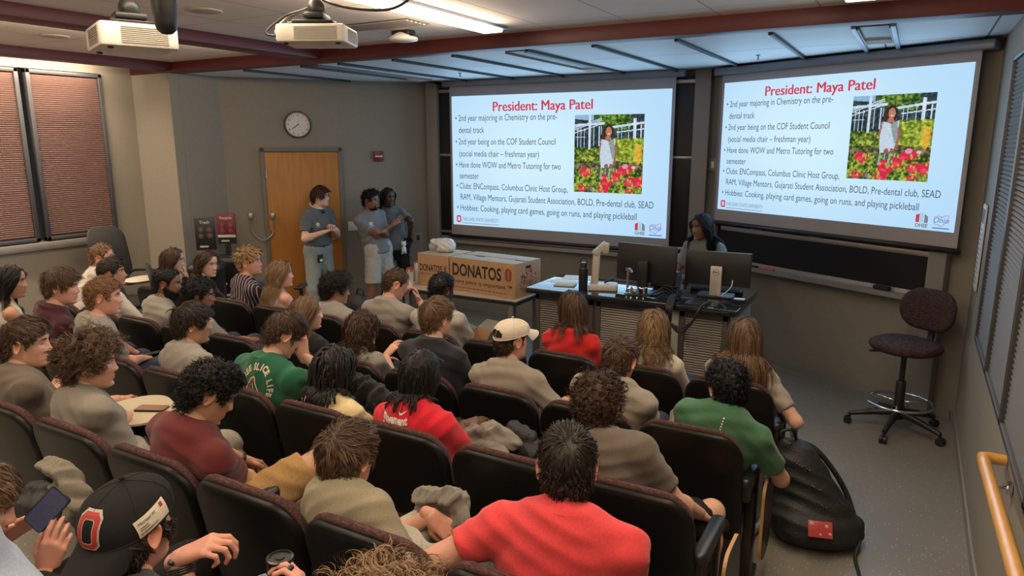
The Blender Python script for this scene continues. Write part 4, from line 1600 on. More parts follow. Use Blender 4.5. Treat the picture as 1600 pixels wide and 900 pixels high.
def pizza_box(p0, w, d, h, rz, label, nm, full):
    """p0 = front left bottom corner"""
    t = thing(nm, label, 'box', p0, rz)
    th = .006
    m_ = MB()
    m_.add(*rbox((w / 2, d / 2, h / 2), (w, d, h), .004))
    m_.build('carton', CARD, t, sharp=30)
    m_ = MB()
    for c, s in (((w / 2, d * .24, h + .003), (w, d * .46, .005)), ((w / 2, d * .76, h + .003), (w, d * .47, .005))):
        m_.add(*rbox(c, s, .001))
    m_.build('lid_flaps', CARDTOP, t, sharp=30)
    m_ = MB()
    BW, BH = w, h
    def put(V, F):
        m_.add(np.c_[V[:, 0], np.full(len(V), -.0015), V[:, 1] + h], F)
    def stretch_text(body, x0, x1, z0, z1, bold):
        V, F = text_geo(body, .1, bold=bold)
        V = V.copy()
        a0, a1 = V.min(0), V.max(0)
        V[:, 0] = x0 + (V[:, 0] - a0[0]) / (a1[0] - a0[0]) * (x1 - x0)
        V[:, 1] = -h + z0 + (V[:, 1] - a0[1]) / (a1[1] - a0[1]) * (z1 - z0)
        put(V, F)
    if full:
        stretch_text('DONATOS', .035, .80 * w, .47 * h, .85 * h, .0025)
        stretch_text('Every piece is important.\u2122', .035, .955 * w, .22 * h, .38 * h, .0004)
        stretch_text('\u00ae', .815 * w, .835 * w, .80 * h, .85 * h, 0)
        for k in range(14):
            x0 = .08 * w + k * .058 * w
            V, F = quad((x0, -h + .12 * h, 0), (x0 + .045 * w, -h + .12 * h, 0), (x0 + .045 * w, -h + .135 * h, 0), (x0, -h + .135 * h, 0))
            put(V, F)
    else:
        stretch_text('DONATOS', .07 * w, .80 * w, .48 * h, .70 * h, .002)
        stretch_text('Every piece is important.\u2122', .07 * w, .93 * w, .36 * h, .43 * h, 0)
    m_.build('lettering', mat('box_ink', (.02, .018, .017), .7), t, smooth=False)
    m_ = MB()
    pw = .095 * w if full else .08 * w
    cx = .905 * w if full else .90 * w
    o = rrect(pw, .37 * h if full else .2 * h, pw * .42, 6)
    m_.add(np.c_[o[:, 0] + cx, np.full(len(o), -.0012), o[:, 1] + h * (.68 if full else .6)], [list(range(len(o)))])
    dot = mat('box_red', (.26, .075, .05), .7)
    if full:
        rng = np.random.default_rng(3)
        for k in range(150):
            a, r = rng.uniform(0, 6.28), math.sqrt(rng.random())
            y, z = d * .5 + math.cos(a) * r * d * .33, h * .44 + math.sin(a) * r * h * .40
            s = rng.uniform(.006, .011)
            q = np.arange(6) / 6 * 6.28
            m_.add(np.c_[np.full(6, w + .0012), y + s * np.cos(q), z + s * np.sin(q)], [list(range(6))])
    m_.build('red_print', dot, t, smooth=False)
    if full:
        m_ = MB()
        V, F = text_geo('PIZZA', .034, 'CENTER', bold=.0008)
        V = np.c_[-V[:, 1], V[:, 0]]
        m_.add(np.c_[V[:, 0] + cx + .012, np.full(len(V), -.0022), V[:, 1] + h * .68], F).build('pizza_word', CARD, t, smooth=False)
        m_ = MB()
        o = rrect(.10, .028, .013, 5)
        m_.add(np.c_[np.full(len(o), w + .002), o[:, 0] + d / 2, o[:, 1] + h * .86], [list(range(len(o)))]).build('hand_hole', BLACKMATTE, t, smooth=False)
        m_ = MB()
        m_.add(*rbox((w * .3, d * .42, h + .007), (.12, .02, .003), .001)).add(*rbox((w * .9, d * .45, h + .007), (.12, .02, .003), .001))
        m_.build('lid_slots', BLACKMATTE, t, smooth=False)
    return t
pizza_box((-4.13, 5.985, TZ), .83, .46, .345, math.radians(-6), 'large cardboard pizza carton with big black lettering on the table', 'pizza_carton', True)
pizza_box((-4.575, 6.02, TZ), .42, .42, .345, math.radians(-4), 'smaller-looking cardboard pizza carton beside the cups, left on the table', 'pizza_carton', False)
# open carton under the table
p = atz(770, 545, .05)
t = thing('open_carton', 'open cardboard carton with grey flaps on floor under the table', 'box', (-3.50, 5.56, 0), math.radians(-12))
m_ = MB()
w, d, h = .52, .46, .40
for c, s in (((0, -d / 2, h / 2), (w, .008, h)), ((0, d / 2, h / 2), (w, .008, h)), ((-w / 2, 0, h / 2), (.008, d, h)), ((w / 2, 0, h / 2), (.008, d, h)), ((0, 0, .006), (w, d, .008))):
    m_.add(*rbox(c, s, .002))
m_.build('carton', CARD, t, sharp=30)
FLAP = mat('flap_grey', (.30, .30, .28), .7)
for (ax, ay, bx, by, ox, oy, oz) in ((-w / 2, -d / 2, w / 2, -d / 2, 0, -.14, -.05), (w / 2, -d / 2, w / 2, d / 2, .10, 0, .16), (-w / 2, d / 2, w / 2, d / 2, 0, .15, .06), (-w / 2, -d / 2, -w / 2, d / 2, -.16, 0, .03)):
    q = np.array([(ax, ay, h), (bx, by, h), (bx + ox, by + oy, h + oz), (ax + ox, ay + oy, h + oz)])
    n_ = nrm(np.cross(q[1] - q[0], q[3] - q[0])) * .004
    V, F = rings([q - n_, q + n_])
    MB().add(V, F).build('flap', FLAP, t, smooth=False)
m_ = MB()
m_.add(*rbox((0, -d / 2 - .005, h - .05), (w, .003, .05), .001)).build('blue_band', mat('band_blue', (.10, .13, .19), .6), t, smooth=False)
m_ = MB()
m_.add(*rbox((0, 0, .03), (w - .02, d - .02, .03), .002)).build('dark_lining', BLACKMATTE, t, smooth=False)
# plastic grocery bag on the cartons
bp_ = at(690, 392, 6.22)
top = TZ + .352
prims = [cone((0, 0, .075), (.06, .02, .075), .075, .075, .03), cone((.0, -.02, .06), (-.05, 0, .07), .065, .055, .03), cone((-.07, 0, .1), (-.12, -.02, .105), .04, .03, .02), cone((.06, 0, .05), (.09, 0, .06), .06, .06, .03)]
V, F = soft(prims, .008)
V = wrinkle(V, F, .005, np.random.default_rng(2), (.3, .5, .8), 150)
V[:, 2] = np.maximum(V[:, 2], .001)
t = thing('grocery_bag', 'crumpled white plastic bag sitting on top of the cardboard pizza cartons', 'plastic bag', (bp_[0] + .02, 6.22, top))
MB().add(V, F).build('bag', mat('bag_plastic', (.66, .66, .66), .35, bump=.5, bscale=60), t)
V2, F2 = text_geo('BY', .05, 'CENTER', bold=.001, sub=1)
bvh = BVHTree.FromPolygons([Vector(v) for v in V], [list(f) for f in F])
out = []
for v in V2:
    h_ = bvh.ray_cast(Vector((v[0] * .8 - .03, -.5, v[1] + .04)), Vector((0, 1, 0)))[0]
    out.append(np.array(h_) + [0, -.002, 0] if h_ else np.array([v[0] - .03, -.07, v[1] + .04]))
MB().add(out, F2).build('print', mat('bag_print', (.12, .04, .04), .6), t, smooth=False)
# cups and wrap
CUPW = mat('cup_white', (.68, .64, .60), .5)
CUPR = mat('cup_red', (.38, .04, .035), .45)
CLEAR = mat('clear_plastic', (.62, .64, .66), .15, alpha=.55)
for (px, lab, n_, dy) in ((642, 'shorter stack of red-topped white paper cups at the table edge', 9, -.05), (652, 'taller stack of red-topped paper cups in clear sleeve by the cartons', 14, .06)):
    p = at(px, 450, 6.0 + dy)
    t = thing('paper_cup_stack', lab, 'cups', (p[0] + (.0 if dy < 0 else .02), 6.0 + dy, TZ))
    m_ = MB()
    for k in range(n_):
        z = k * .012
        m_.add(*lathe([(.028, z), (.037, z + .095), (.039, z + .098), (.036, z + .098)], 20))
    m_.build('cups', CUPW, t, sharp=50)
    z = n_ * .012 + .03
    m_ = MB()
    m_.add(*lathe([(.0355, z), (.0385, z + .052), (.0385, z + .058), (.03, z + .06)], 20)).build('red_cup', CUPR, t, sharp=50)
    m_ = MB()
    for k in range(5):
        a = k * 1.25
        m_.add(*ball((.036 * math.cos(a), .036 * math.sin(a), z + .03), (.008, .008, .014), 8, 6))
    m_.build('cup_print', CUPW, t)
    if n_ > 10:
        m_ = MB()
        m_.add(*lathe([(.041, .0), (.043, .1), (.043, z + .03)], 20)).build('sleeve', CLEAR, t)
V, F = soft([cone((0, 0, .05), (.03, 0, .11), .05, .02, .02), cone((-.03, .02, .03), (.05, .02, .04), .035, .03, .02), cone((.02, 0, .09), (.045, 0, .125), .02, .012, .01)], .008)
V = wrinkle(V, F, .006, np.random.default_rng(8), (.2, .7, .4), 180)
V[:, 2] = np.maximum(V[:, 2], .001)
p = at(655, 388, 6.3)
tag(MB().add(V, F).build('plastic_wrap', CLEAR, loc=(-4.52, 6.24, top)), 'crumpled clear plastic wrap on the left pizza carton', 'plastic wrap')

# ------------------------------------------------------------------ tall stool
TW2 = tweed_mat('stool_fabric', (.03, .018, .02), (.075, .042, .045), (25, 25, 140))
t = thing('drafting_stool', 'tall dark maroon drafting stool with foot ring in right corner', 'stool', (.07, 6.08, 0), math.radians(147))
# local: sitter faces +y ; back at -y
m_ = MB()
for k in range(5):
    a = math.radians(90 + 72 * k + 20)
    d_ = np.array([math.cos(a), math.sin(a), 0])
    m_.add(*tube([d_ * .03 + [0, 0, .15], d_ * .18 + [0, 0, .125], d_ * .34 + [0, 0, .085]], [.032, .026, .018], 8))
m_.add(*lathe([(.045, .10), (.045, .2), (.03, .21)], 18))
m_.build('base', BLACK, t, sharp=50)
for k in range(5):
    a = math.radians(90 + 72 * k + 20)
    d_ = np.array([math.cos(a), math.sin(a), 0])
    m_ = MB()
    e = np.array([-d_[1], d_[0], 0])
    for s_ in (-1, 1):
        q = d_ * .35 + e * .014 * s_ + [0, 0, .03]
        m_.add(*tube([q - e * .01, q + e * .01], .03, 14))
    m_.add(*tube([d_ * .34 + [0, 0, .04], d_ * .34 + [0, 0, .09]], .012, 8))
    m_.build('caster', BLACK, t, sharp=50)
m_ = MB()
a = np.arange(48) / 48 * 2 * np.pi
m_.add(*tube(np.c_[.235 * np.cos(a), .235 * np.sin(a), np.full(48, .235)], .011, 10, closed=True))
for k in range(3):
    b_ = k * 2.094
    m_.add(*tube([(0.02 * math.cos(b_), .02 * math.sin(b_), .235), (.235 * math.cos(b_), .235 * math.sin(b_), .235)], .009, 8))
m_.build('foot_ring', CHROME, t)
m_ = MB()
m_.add(*lathe([(.036, .18), (.036, .40), (.03, .41), (.02, .415), (.02, .66)], 18)).build('gas_column', BLACK, t, sharp=50)
m_ = MB()
R = []
for z, ins in ((.655, .07), (.662, .02), (.69, .0), (.715, .006), (.732, .035), (.738, .1)):
    q = rrect(.50 - 2 * ins, .49 - 2 * ins, .22 - ins * .9, 10)
    R.append(np.c_[q, np.full(len(q), z)])
m_.add(*rings(R)).build('seat', TW2, t)
m_ = MB()
V, F = slab(lambda ins: rrect(.44 - 2 * ins, .33 - 2 * ins, .15 - ins, 10), [(.05, -.02), (.012, -.014), (0, .0), (.004, .018), (.03, .03), (.09, .036)])
V[:, 1] += .9 * V[:, 0] ** 2
m_.add(V @ rotx(.12).T + [0, -.265, .95], F).build('backrest', TW2, t)
m_ = MB()
V, F = slab(lambda ins: rrect(.42 - 2 * ins, .31 - 2 * ins, .14 - ins, 10), [(.02, -.032), (.0, -.024), (.0, -.016)])
V[:, 1] += .9 * V[:, 0] ** 2
m_.add(V @ rotx(.12).T + [0, -.265, .95], F).build('back_shell', BLACK, t)
m_ = MB()
pts = spline([(0, -.02, .645), (0, -.2, .645), (0, -.30, .68), (0, -.315, .82), (0, -.30, .93)], 16)
V, F = tube(pts, .022, 8)
m_.add(V * [1.3, 1, 1], F)
m_.build('back_bar', BLACK, t)
m_ = MB()
m_.add(*tube([(.05, 0, .645), (.24, .03, .60)], [.008, .007], 8)).add(*tube([(.2, .025, .608), (.27, .035, .59)], [.013, .011], 8)).add(*rbox((0, -.02, .645), (.16, .2, .03), .008))
m_.build('lever', BLACK, t, sharp=50)

# ------------------------------------------------------------------ backpacks
BAGF = mat('backpack_fabric', (.012, .012, .012), .6, bump=.4, bscale=90, noise=.2, nscale=8)
t = thing('backpack', 'large black backpack slumped on aisle floor by the row end', 'backpack', (-.30, 4.06, 0), 0)
prims = [cone((-.14, .10, .20), (-.17, .05, .46), .15, .10, .06), cone((-.02, .0, .16), (-.14, .04, .44), .15, .11, .06),
         cone((-.12, -.06, .13), (.12, -.06, .10), .13, .095, .05), cone((.02, .08, .14), (.17, .04, .10), .13, .09, .05), cone((-.08, -.13, .12), (.06, -.13, .11), .10, .08, .04),
         cone((.06, .02, .2), (-.08, .04, .42), .11, .09, .06), cone((-.17, .03, .5), (-.19, .0, .55), .06, .04, .03)]
V, F = soft(prims, .011)
V = wrinkle(V, F, .006, np.random.default_rng(4), (.5, .4, .7), 80)
V[:, 2] = np.maximum(V[:, 2], .002)
body = MB().add(V, F).build('bag_body', BAGF, t)
BAGBVH = BVHTree.FromPolygons([Vector(v) for v in V], [list(f) for f in F])
m_ = MB()
m_.add(*tube(spline([(-.16, .06, .55), (-.05, .09, .52), (.06, .11, .40), (.14, .12, .27), (.20, .08, .14)], 30) , [.016] * 30, 6))
m_.build('shoulder_strap', BAGF, t)
m_ = MB()
m_.add(*tube(spline([(.18, .06, .16), (.235, .0, .08), (.225, -.1, .012), (.25, -.24, .008), (.27, -.33, .008)], 24), .012, 6)).build('shoulder_strap', BAGF, t)
m_ = MB()
m_.add(*tube(spline([(-.2, .0, .56), (-.22, -.02, .62), (-.16, .02, .63), (-.14, .05, .56)], 16), .009, 6)).build('carry_handle', BAGF, t)
m_ = MB()
for zz in np.linspace(0, 1, 16):
    q = np.array([-.16 + .26 * zz, -.02, .52 - .33 * zz])
    h_ = BAGBVH.find_nearest(Vector(q + [.05, -.2, .1]))[0]
    if h_:
        m_.add(*ball(np.array(h_), .007, 6, 4))
m_.build('zip', mat('zip_grey', (.12, .12, .12), .3, metal=.8), t)
q = BAGBVH.ray_cast(Vector((.04, -.6, .17)), Vector((0, 1, 0)))
if q[0]:
    n_ = np.array(q[1])
    u = nrm(np.cross([0, 0, 1], n_)); v = np.cross(n_, u)
    c = np.array(q[0]) + n_ * .026
    PK = mat('snack_packet', (.45, .06, .06), .25)
    m_ = MB()
    V, F = rbox((0, 0, 0), (.125, .088, .012), .004, .006)
    m_.add(V @ np.stack([u, v, n_], 1).T + c, F).build('packet', PK, t, sharp=40)
    m_ = MB()
    for i, j, s_ in ((-2.2, 1.2, .010), (1.6, .8, .011), (0, -1.3, .008), (2.4, -1.0, .009)):
        m_.add(*ball(c + u * i * .02 + v * j * .021 + n_ * .0045, (s_, .004, s_), 10, 6))
    m_.build('packet_print', PAPER, t)
# small backpack behind the first row with an orange bottle
p = at(562, 440, 5.45)
t = thing('backpack', 'black backpack standing on the floor below the door frame', 'backpack', (p[0], 5.45, 0))
V, F = soft([cone((0, 0, .14), (0, 0, .56), .16, .13, .05, ((0, 1, 0), 1.35)), cone((0, -.1, .12), (0, -.09, .34), .12, .10, .04, ((0, 1, 0), 1.6))], .013)
V = wrinkle(V, F, .005, np.random.default_rng(6))
V[:, 2] = np.maximum(V[:, 2] , .002)
MB().add(V, F).build('bag_body', BAGF, t)
MB().add(*tube(spline([(-.05, 0, .68), (-.03, 0, .74), (.03, 0, .74), (.05, 0, .68)], 14), .01, 6)).build('carry_handle', BAGF, t)
pb = at(549, 462, 5.3)
t = thing('sports_bottle', 'orange bottle standing beside the black backpack near the door', 'bottle', (pb[0], 5.3, 0))
MB().add(*lathe([(.03, 0), (.036, .01), (.036, .42), (.03, .44), (.001, .442)], 16)).build('body', mat('bottle_orange', (.55, .14, .02), .4), t, sharp=50)
MB().add(*lathe([(.028, .44), (.028, .48), (.001, .482)], 16)).build('lid', BLACK, t, sharp=50)

# ------------------------------------------------------------------ waste bins by the door
BINM = mat('bin_black', (.014, .014, .015), .5)
def bin_(x, y, label, sign, red, sx, rz):
    t = thing('waste_bin', label, 'bin', (x, y, 0), rz)
    m_ = MB()
    R = []
    for z, w_, d_ in ((0, .30, .30), (.02, .31, .31), (.84, .35, .35), (.86, .37, .37), (.90, .37, .37), (.93, .33, .33)):
        q = rrect(w_, d_, .06, 5)
        R.append(np.c_[q, np.full(len(q), z)])
    m_.add(*rings(R)).build('bin_body', BINM, t, sharp=40)
    m_ = MB()
    m_.add(*rbox((0, .1, 1.0), (.06, .03, .2), .004)).build('sign_post', BLACK, t, sharp=40)
    zc = 1.24
    m_ = MB()
    m_.add(*rbox((0, .1, zc), (.21, .03, .36), .008)).build('sign_board', mat('sign_red', (.14, .012, .02), .4) if red else BLACK, t, sharp=40)
    m_ = MB()
    V, F = text_geo(sign, .045, 'CENTER', bold=.001)
    m_.add(np.c_[V[:, 0], np.full(len(V), .083), V[:, 1] + zc + .115], F)
    m_.build('sign_text', mat('sign_white', (.45, .44, .42), .6), t, smooth=False)
    m_ = MB()
    for i in range(2):
        for j in range(2):
            a = np.arange(14) / 14 * 6.283
            cx, cz = -.045 + i * .09, zc + .05 - j * .07
            m_.add(*tube(np.c_[cx + .024 * np.cos(a), np.full(14, .083), cz + .024 * np.sin(a)], .003, 4, closed=True))
            m_.add(*rbox((cx, .083, cz), (.02, .003, .02), .001))
    m_.build('sign_icons', mat('sign_icon', (.20, .12, .12), .6), t, smooth=False)
    m_ = MB()
    if red:
        m_.add(*rbox((0, .083, zc - .085), (.2, .004, .03), .001))
    m_.add(*rbox((-.02, .083, zc - .14), (.09, .004, .018), .001))
    m_.build('sign_stripe', mat('sign_white', (.45, .44, .42), .6), t, smooth=False)
    if red:
        m_ = MB()
        m_.add(*rbox((0, .083, zc - .14), (.208, .003, .075), .001)).build('sign_footer', BLACK, t, smooth=False)
    return t
bin_(-6.72, 5.02, 'black waste bin with black Trash sign in the dark corner', 'Trash', False, 0, math.radians(45))
t = bin_(-6.92, 5.44, 'black bin with dark red Recycle sign in the dark corner', 'Recycle', True, 0, math.radians(35))
m_ = MB()
V, F = text_geo('NC:', .19, 'LEFT', bold=.004)
V = np.c_[-V[:, 1], V[:, 0]]
m_.add(np.c_[V[:, 0] + .1, np.full(len(V), -.172), V[:, 1] + .33], F).build('side_lettering', WHITE, t, smooth=False)

# ------------------------------------------------------------------ loose chairs at the sides
def tablet_chair(loc, rz, label, backm, tablet=True, arms=True, size=1.0):
    t = thing('mesh_chair', label, 'chair', loc, rz)
    t.scale = (size,) * 3
    m_ = MB()
    V, F = slab(lambda ins: rrect(.50 - 2 * ins, .52 - 2 * ins, .16 - ins, 8, .08), [(.01, -.008), (0, 0), (.01, .012)])
    V[:, 1] += .8 * V[:, 0] ** 2
    m_.add(V @ rotx(.15).T + [0, -.23, .96], F).build('backrest', backm, t, sharp=50)
    m_ = MB()
    R = []
    for z, ins in ((.43, .04), (.44, .005), (.47, 0), (.49, .02), (.495, .08)):
        q = rrect(.48 - 2 * ins, .46 - 2 * ins, .1 - ins * .5, 6)
        R.append(np.c_[q, np.full(len(q), z)])
    m_.add(*rings(R)).build('seat', BLACKMATTE, t)
    for sx in (-1, 1):
        for sy in (-1, 1):
            MB().add(*tube(spline([(sx * .2, sy * .16, .44), (sx * .25, sy * .22, .2), (sx * .27, sy * .25, .0)], 8), .013, 8)).build('leg', BLACK, t)
    MB().add(*tube(spline([(-.18, -.2, .45), (-.18, -.26, .6), (-.16, -.27, .8)], 8), .015, 8)).add(*tube(spline([(.18, -.2, .45), (.18, -.26, .6), (.16, -.27, .8)], 8), .015, 8)).build('back_frame', BLACK, t)
    if arms:
        for sx in (-1, 1):
            MB().add(*tube(spline([(sx * .22, -.24, .62), (sx * .29, -.2, .72), (sx * .30, -.05, .74), (sx * .30, .16, .74)], 14), [.014] * 14, 8)).build('armrest', BLACK, t)
    if tablet:
        a = np.arange(32) / 32 * 6.283
        R = [np.c_[r * np.cos(a) + .22, r * .75 * np.sin(a) + .34, np.full(32, z)] for r, z in ((.18, .742), (.19, .746), (.19, .758), (.185, .762))]
        tb = MB().add(*rings(R)).build('tablet', mat('laminate_grey', (.48, .44, .38), .45), t, sharp=40)
        MB().add(*tube(np.c_[.19 * np.cos(a) + .22, .1425 * np.sin(a) + .34, np.full(32, .752)], .009, 6, closed=True)).build('tablet_rim', BLACK, tb)
        MB().add(*tube(spline([(.3, .16, .74), (.36, .3, .73), (.3, .34, .738)], 8), .012, 6)).build('tablet_arm', BLACK, tb)
    return t
MESHB = mat('mesh_back', (.035, .032, .028), .7, noise=.5, nscale=260)
tablet_chair((-7.38, 4.52, 0), math.radians(-72), 'black mesh-backed chair with round tablet against the window wall', MESHB, size=1.1)
tablet_chair((-6.62, 4.50, -.0), math.radians(-35), 'dark olive chair back standing left of the bearded person', mat('olive_back', (.06, .055, .045), .7), False, False, .84)
# navy task chair near the door
t = thing('task_chair', 'navy task chair with black T-shaped armrest near the orange door', 'chair', (-5.85, 5.15, 0), math.radians(25))
R = []
for z, ins in ((.45, .04), (.46, .005), (.50, 0), (.525, .02), (.53, .08)):
    q = rrect(.52 - 2 * ins, .48 - 2 * ins, .12 - ins * .5, 6)
    R.append(np.c_[q, np.full(len(q), z)])
MB().add(*rings(R)).build('seat', mat('navy_fabric', (.02, .028, .075), .85), t)
for sx in (-1, 1):
    m_ = MB()
    m_.add(*tube(spline([(sx * .24, 0, .46), (sx * .31, 0, .5), (sx * .31, 0, .72)], 10), .02, 8)).add(*rbox((sx * .31, .0, .735), (.08, .25, .03), .012, .035))
    m_.build('armrest', BLACK, t, sharp=50)
V, F = slab(lambda ins: rrect(.46 - 2 * ins, .26 - 2 * ins, .09 - ins, 8), [(.02, -.02), (0, 0), (.02, .03)])
MB().add(V @ rotx(.1).T + [0, -.27, .72], F).build('backrest', MATS['navy_fabric'], t)
m_ = MB()
for k in range(5):
    a = k * 1.2566
    m_.add(*tube([(0, 0, .1), (.28 * math.cos(a), .28 * math.sin(a), .07)], [.025, .015], 8)).add(*ball((.29 * math.cos(a), .29 * math.sin(a), .03), .03, 10, 6))
m_.add(*tube([(0, 0, .09), (0, 0, .46)], .025, 10)).add(*tube([(0, -.1, .46), (0, -.3, .5), (0, -.29, .7)], .02, 8))
m_.build('base', BLACK, t)
m_ = MB()
rr = random.Random(3)
pts = [(rr.uniform(-.18, .18), rr.uniform(-.16, .16), .545 + rr.uniform(0, .03)) for _ in range(12)]
m_.add(*tube(spline(pts, 90), .007, 6))
o = m_.build('coiled_cable', BLACK, loc=(-5.85, 5.15, 0))
tag(o, 'tangle of black cable lying on the navy chair seat', 'cable')
# ------------------------------------------------------------------ heads
_zt = np.array([-.122, -.118, -.11, -.10, -.085, -.07, -.05, -.03, -.01, .015, .04, .065, .085, .1, .11, .116, .118])
_yf = np.array([.0, .045, .072, .082, .083, .086, .088, .086, .086, .088, .092, .089, .077, .058, .036, .014, .0])
_yb = np.array([.0, .02, .03, .04, .055, .066, .08, .091, .098, .101, .100, .092, .077, .058, .037, .014, .0])
_wd = np.array([.0, .018, .034, .043, .052, .058, .064, .069, .072, .0745, .0755, .071, .061, .047, .031, .012, .0])
def head_pt(th, z, fem=0, jaw=1.0):
    w = np.interp(z, _zt, _wd) * (1 - .05 * fem * np.clip(-z / .1, 0, 1))
    w = w * (1 + (jaw - 1) * np.clip(-z / .08, 0, 1))
    s, c = np.sin(th), np.cos(th)
    y = np.where(c > 0, np.interp(z, _zt, _yf), np.interp(z, _zt, _yb))
    p = .88
    return np.stack([w * np.sign(s) * np.abs(s) ** p, y * np.sign(c) * np.abs(c) ** p, z + 0 * th], -1)
def gs(x, s):
    return np.exp(-(x / s) ** 2 / 2)
NTH, NZ = 72, 60
_u = np.arange(NTH) / NTH * 2 * np.pi
TH = _u - .42 * np.sin(_u)              # denser at the front
_v = np.linspace(0, 1, NZ)
ZZ = -.1215 + .239 * (_v - .06 * np.sin(2 * np.pi * _v))
def pillow_ear(side):
    n = 20
    a = np.arange(n) / n * 2 * np.pi
    rx = .017 * (1 + .18 * np.sin(a))
    out = np.c_[rx * np.cos(a), .032 * np.sin(a) + .002 * np.cos(a)]
    R = []
    for sc_, d in ((.55, -.012), (.8, -.004), (1.0, .006), (1.02, .010), (.93, .0125), (.78, .010), (.6, .004), (.3, .003)):
        R.append(np.c_[np.full(n, d), out[:, 0] * sc_ - .001, out[:, 1] * sc_])
    V, F = rings(R)
    V = V @ rotx(-.18).T
    V = V @ rotz(-.30).T
    V = V + [.0745, -.010, .002]
    if side < 0:
        V = V * [-1, 1, 1]
        F = [f[::-1] for f in F]
    return V, F
def head_mesh(fem=0, jaw=1.0, nose=1.0, smile=0.0):
    T, Z = np.meshgrid(TH, ZZ)
    P = head_pt(T, Z, fem, jaw)
    x, y, z = P[..., 0], P[..., 1], P[..., 2]
    front = np.clip(np.cos(T) * 1.6, 0, 1)
    ax = np.abs(x)
    dy = np.zeros_like(x)
    nz_ = np.interp(z, [-.046, -.040, -.034, -.026, -.015, .0, .014, .026], [0, .006, .018, .0225, .0165, .010, .005, 0]) * nose
    nw = np.interp(z, [-.04, -.03, -.015, .005, .02], [.0135, .0125, .009, .0075, .009])
    dy += nz_ * gs(x, nw)
    dy += .005 * nose * gs(ax - .013, .006) * gs(z + .034, .007)
    dy -= .0125 * gs(ax - .031, .0125) * gs(z - .010, .0095)
    dy += .0045 * gs(ax - .03, .018) * gs(z - .027, .007) * (1 - .5 * fem)
    dy += .004 * gs(ax - .045, .014) * gs(z + .016, .014)
    dy += .0052 * gs(x, .017) * gs(z + .0575, .0042) + .0062 * gs(x, .015) * gs(z + .069, .005)
    dy -= .004 * gs(x, .022) * gs(z + .0632, .0018)
    dy -= .004 * gs(x, .016) * gs(z + .081, .006)
    dy += .007 * gs(x, .017) * gs(z + .100, .011)
    dy -= .0035 * gs(ax - .042, .013) * gs(z + .052, .016) * (1 - smile)
    P[..., 1] += dy * front
    V = P.reshape(-1, 3)
    F = grid_faces(NTH, NZ)
    tint = np.ones((len(V), 3))
    lip = (gs(x, .016) ** .8 * (gs(z + .0575, .004) + gs(z + .0695, .0045)) * front).reshape(-1)
    tint = tint * (1 - np.clip(lip, 0, 1)[:, None] * np.array([.12, .42, .36]))
    red = ((gs(ax - .045, .02) * gs(z + .025, .02) * .5 + gs(x, .012) * gs(z + .03, .01) * .5) * front).reshape(-1)
    tint = tint * (1 - red[:, None] * np.array([0, .14, .12]))
    m = MB()
    m.add(V, F, tint)
    m.add([[0, 0, -.1215]], [])
    for s in (-1, 1):
        Ve, Fe = pillow_ear(s)
        m.add(Ve, Fe, np.array([1.0, .86, .82]))
        # upper eyelids
        n = 12
        R = []
        for k in range(6):
            p = .25 + k * .2
            a = np.linspace(-1.45, 1.45, n)
            R.append(np.c_[.0128 * np.sin(a) * np.sin(p) + .031 * s, .0128 * np.cos(a) * np.sin(p) + .067, np.full(n, .0128 * np.cos(p) + .0085)])
        m.add(np.concatenate(R), grid_faces(n, 6, False), np.array([.93, .84, .8]))
    return m
def scalp_line(th):
    a = np.degrees(np.abs((th + np.pi) % (2 * np.pi) - np.pi))
    return np.interp(a, [0, 30, 50, 64, 74, 82, 89, 104, 114, 140, 180], [.080, .076, .062, .034, -.012, -.012, .030, .030, -.034, -.066, -.070])
def sstep(a, b, x):
    t = np.clip((x - a) / (b - a), 0, 1)
    return t * t * (3 - 2 * t)
def head_norm(P):
    n = P / np.array([.076, .097, .118]) ** 2
    return n / (np.linalg.norm(n, axis=-1, keepdims=True) + 1e-9)
def hair_shell(top, side, fem, lo=0.0, rng=None, rough=.002):
    T, Z = np.meshgrid(TH, ZZ)
    P = head_pt(T, Z, fem)
    d = Z - (scalp_line(T) - lo)
    th = side + (top - side) * sstep(.02, .09, Z)
    N = head_norm(P)
    off = -.0015 + (th + .003) * sstep(-.003, .022, d)
    if rng is not None:
        off = off + rough * np.sin(T * 9 + 3 * np.sin(Z * 60)) * np.sin(Z * 120 + 2) * sstep(0, .02, d)
    V = (P + N * off[..., None]).reshape(-1, 3)
    F = grid_faces(NTH, NZ)
    ok = (d.reshape(-1) > -.006)
    F = F[ok[F].all(1)]
    top_ring = (NZ - 1) * NTH
    m = [(V, F)]
    c = np.array([[0, 0, .118 + top]])
    Vc = np.concatenate([V[top_ring:top_ring + NTH], c])
    m.append((Vc, np.array([[i, (i + 1) % NTH, NTH] for i in range(NTH)])))
    return m
def band_shell(test, off, fem):
    """thin shell over the head where test(theta_deg, z) > 0 (beards)"""
    T, Z = np.meshgrid(TH, ZZ)
    P = head_pt(T, Z, fem)
    a = np.degrees(np.abs((T + np.pi) % (2 * np.pi) - np.pi))
    x = P[..., 0]
    front = np.clip(np.cos(T) * 1.6, 0, 1)
    P[..., 1] += front * (.0055 * gs(x, .017) * gs(Z + .064, .009) + .007 * gs(x, .017) * gs(Z + .1, .011))
    d = test(a, Z)
    o = (off + .004) * sstep(0, .012, d) - .002
    V = (P + head_norm(P) * o[..., None]).reshape(-1, 3)
    F = grid_faces(NTH, NZ)
    ok = d.reshape(-1) > -.002
    return V, F[ok[F].all(1)]
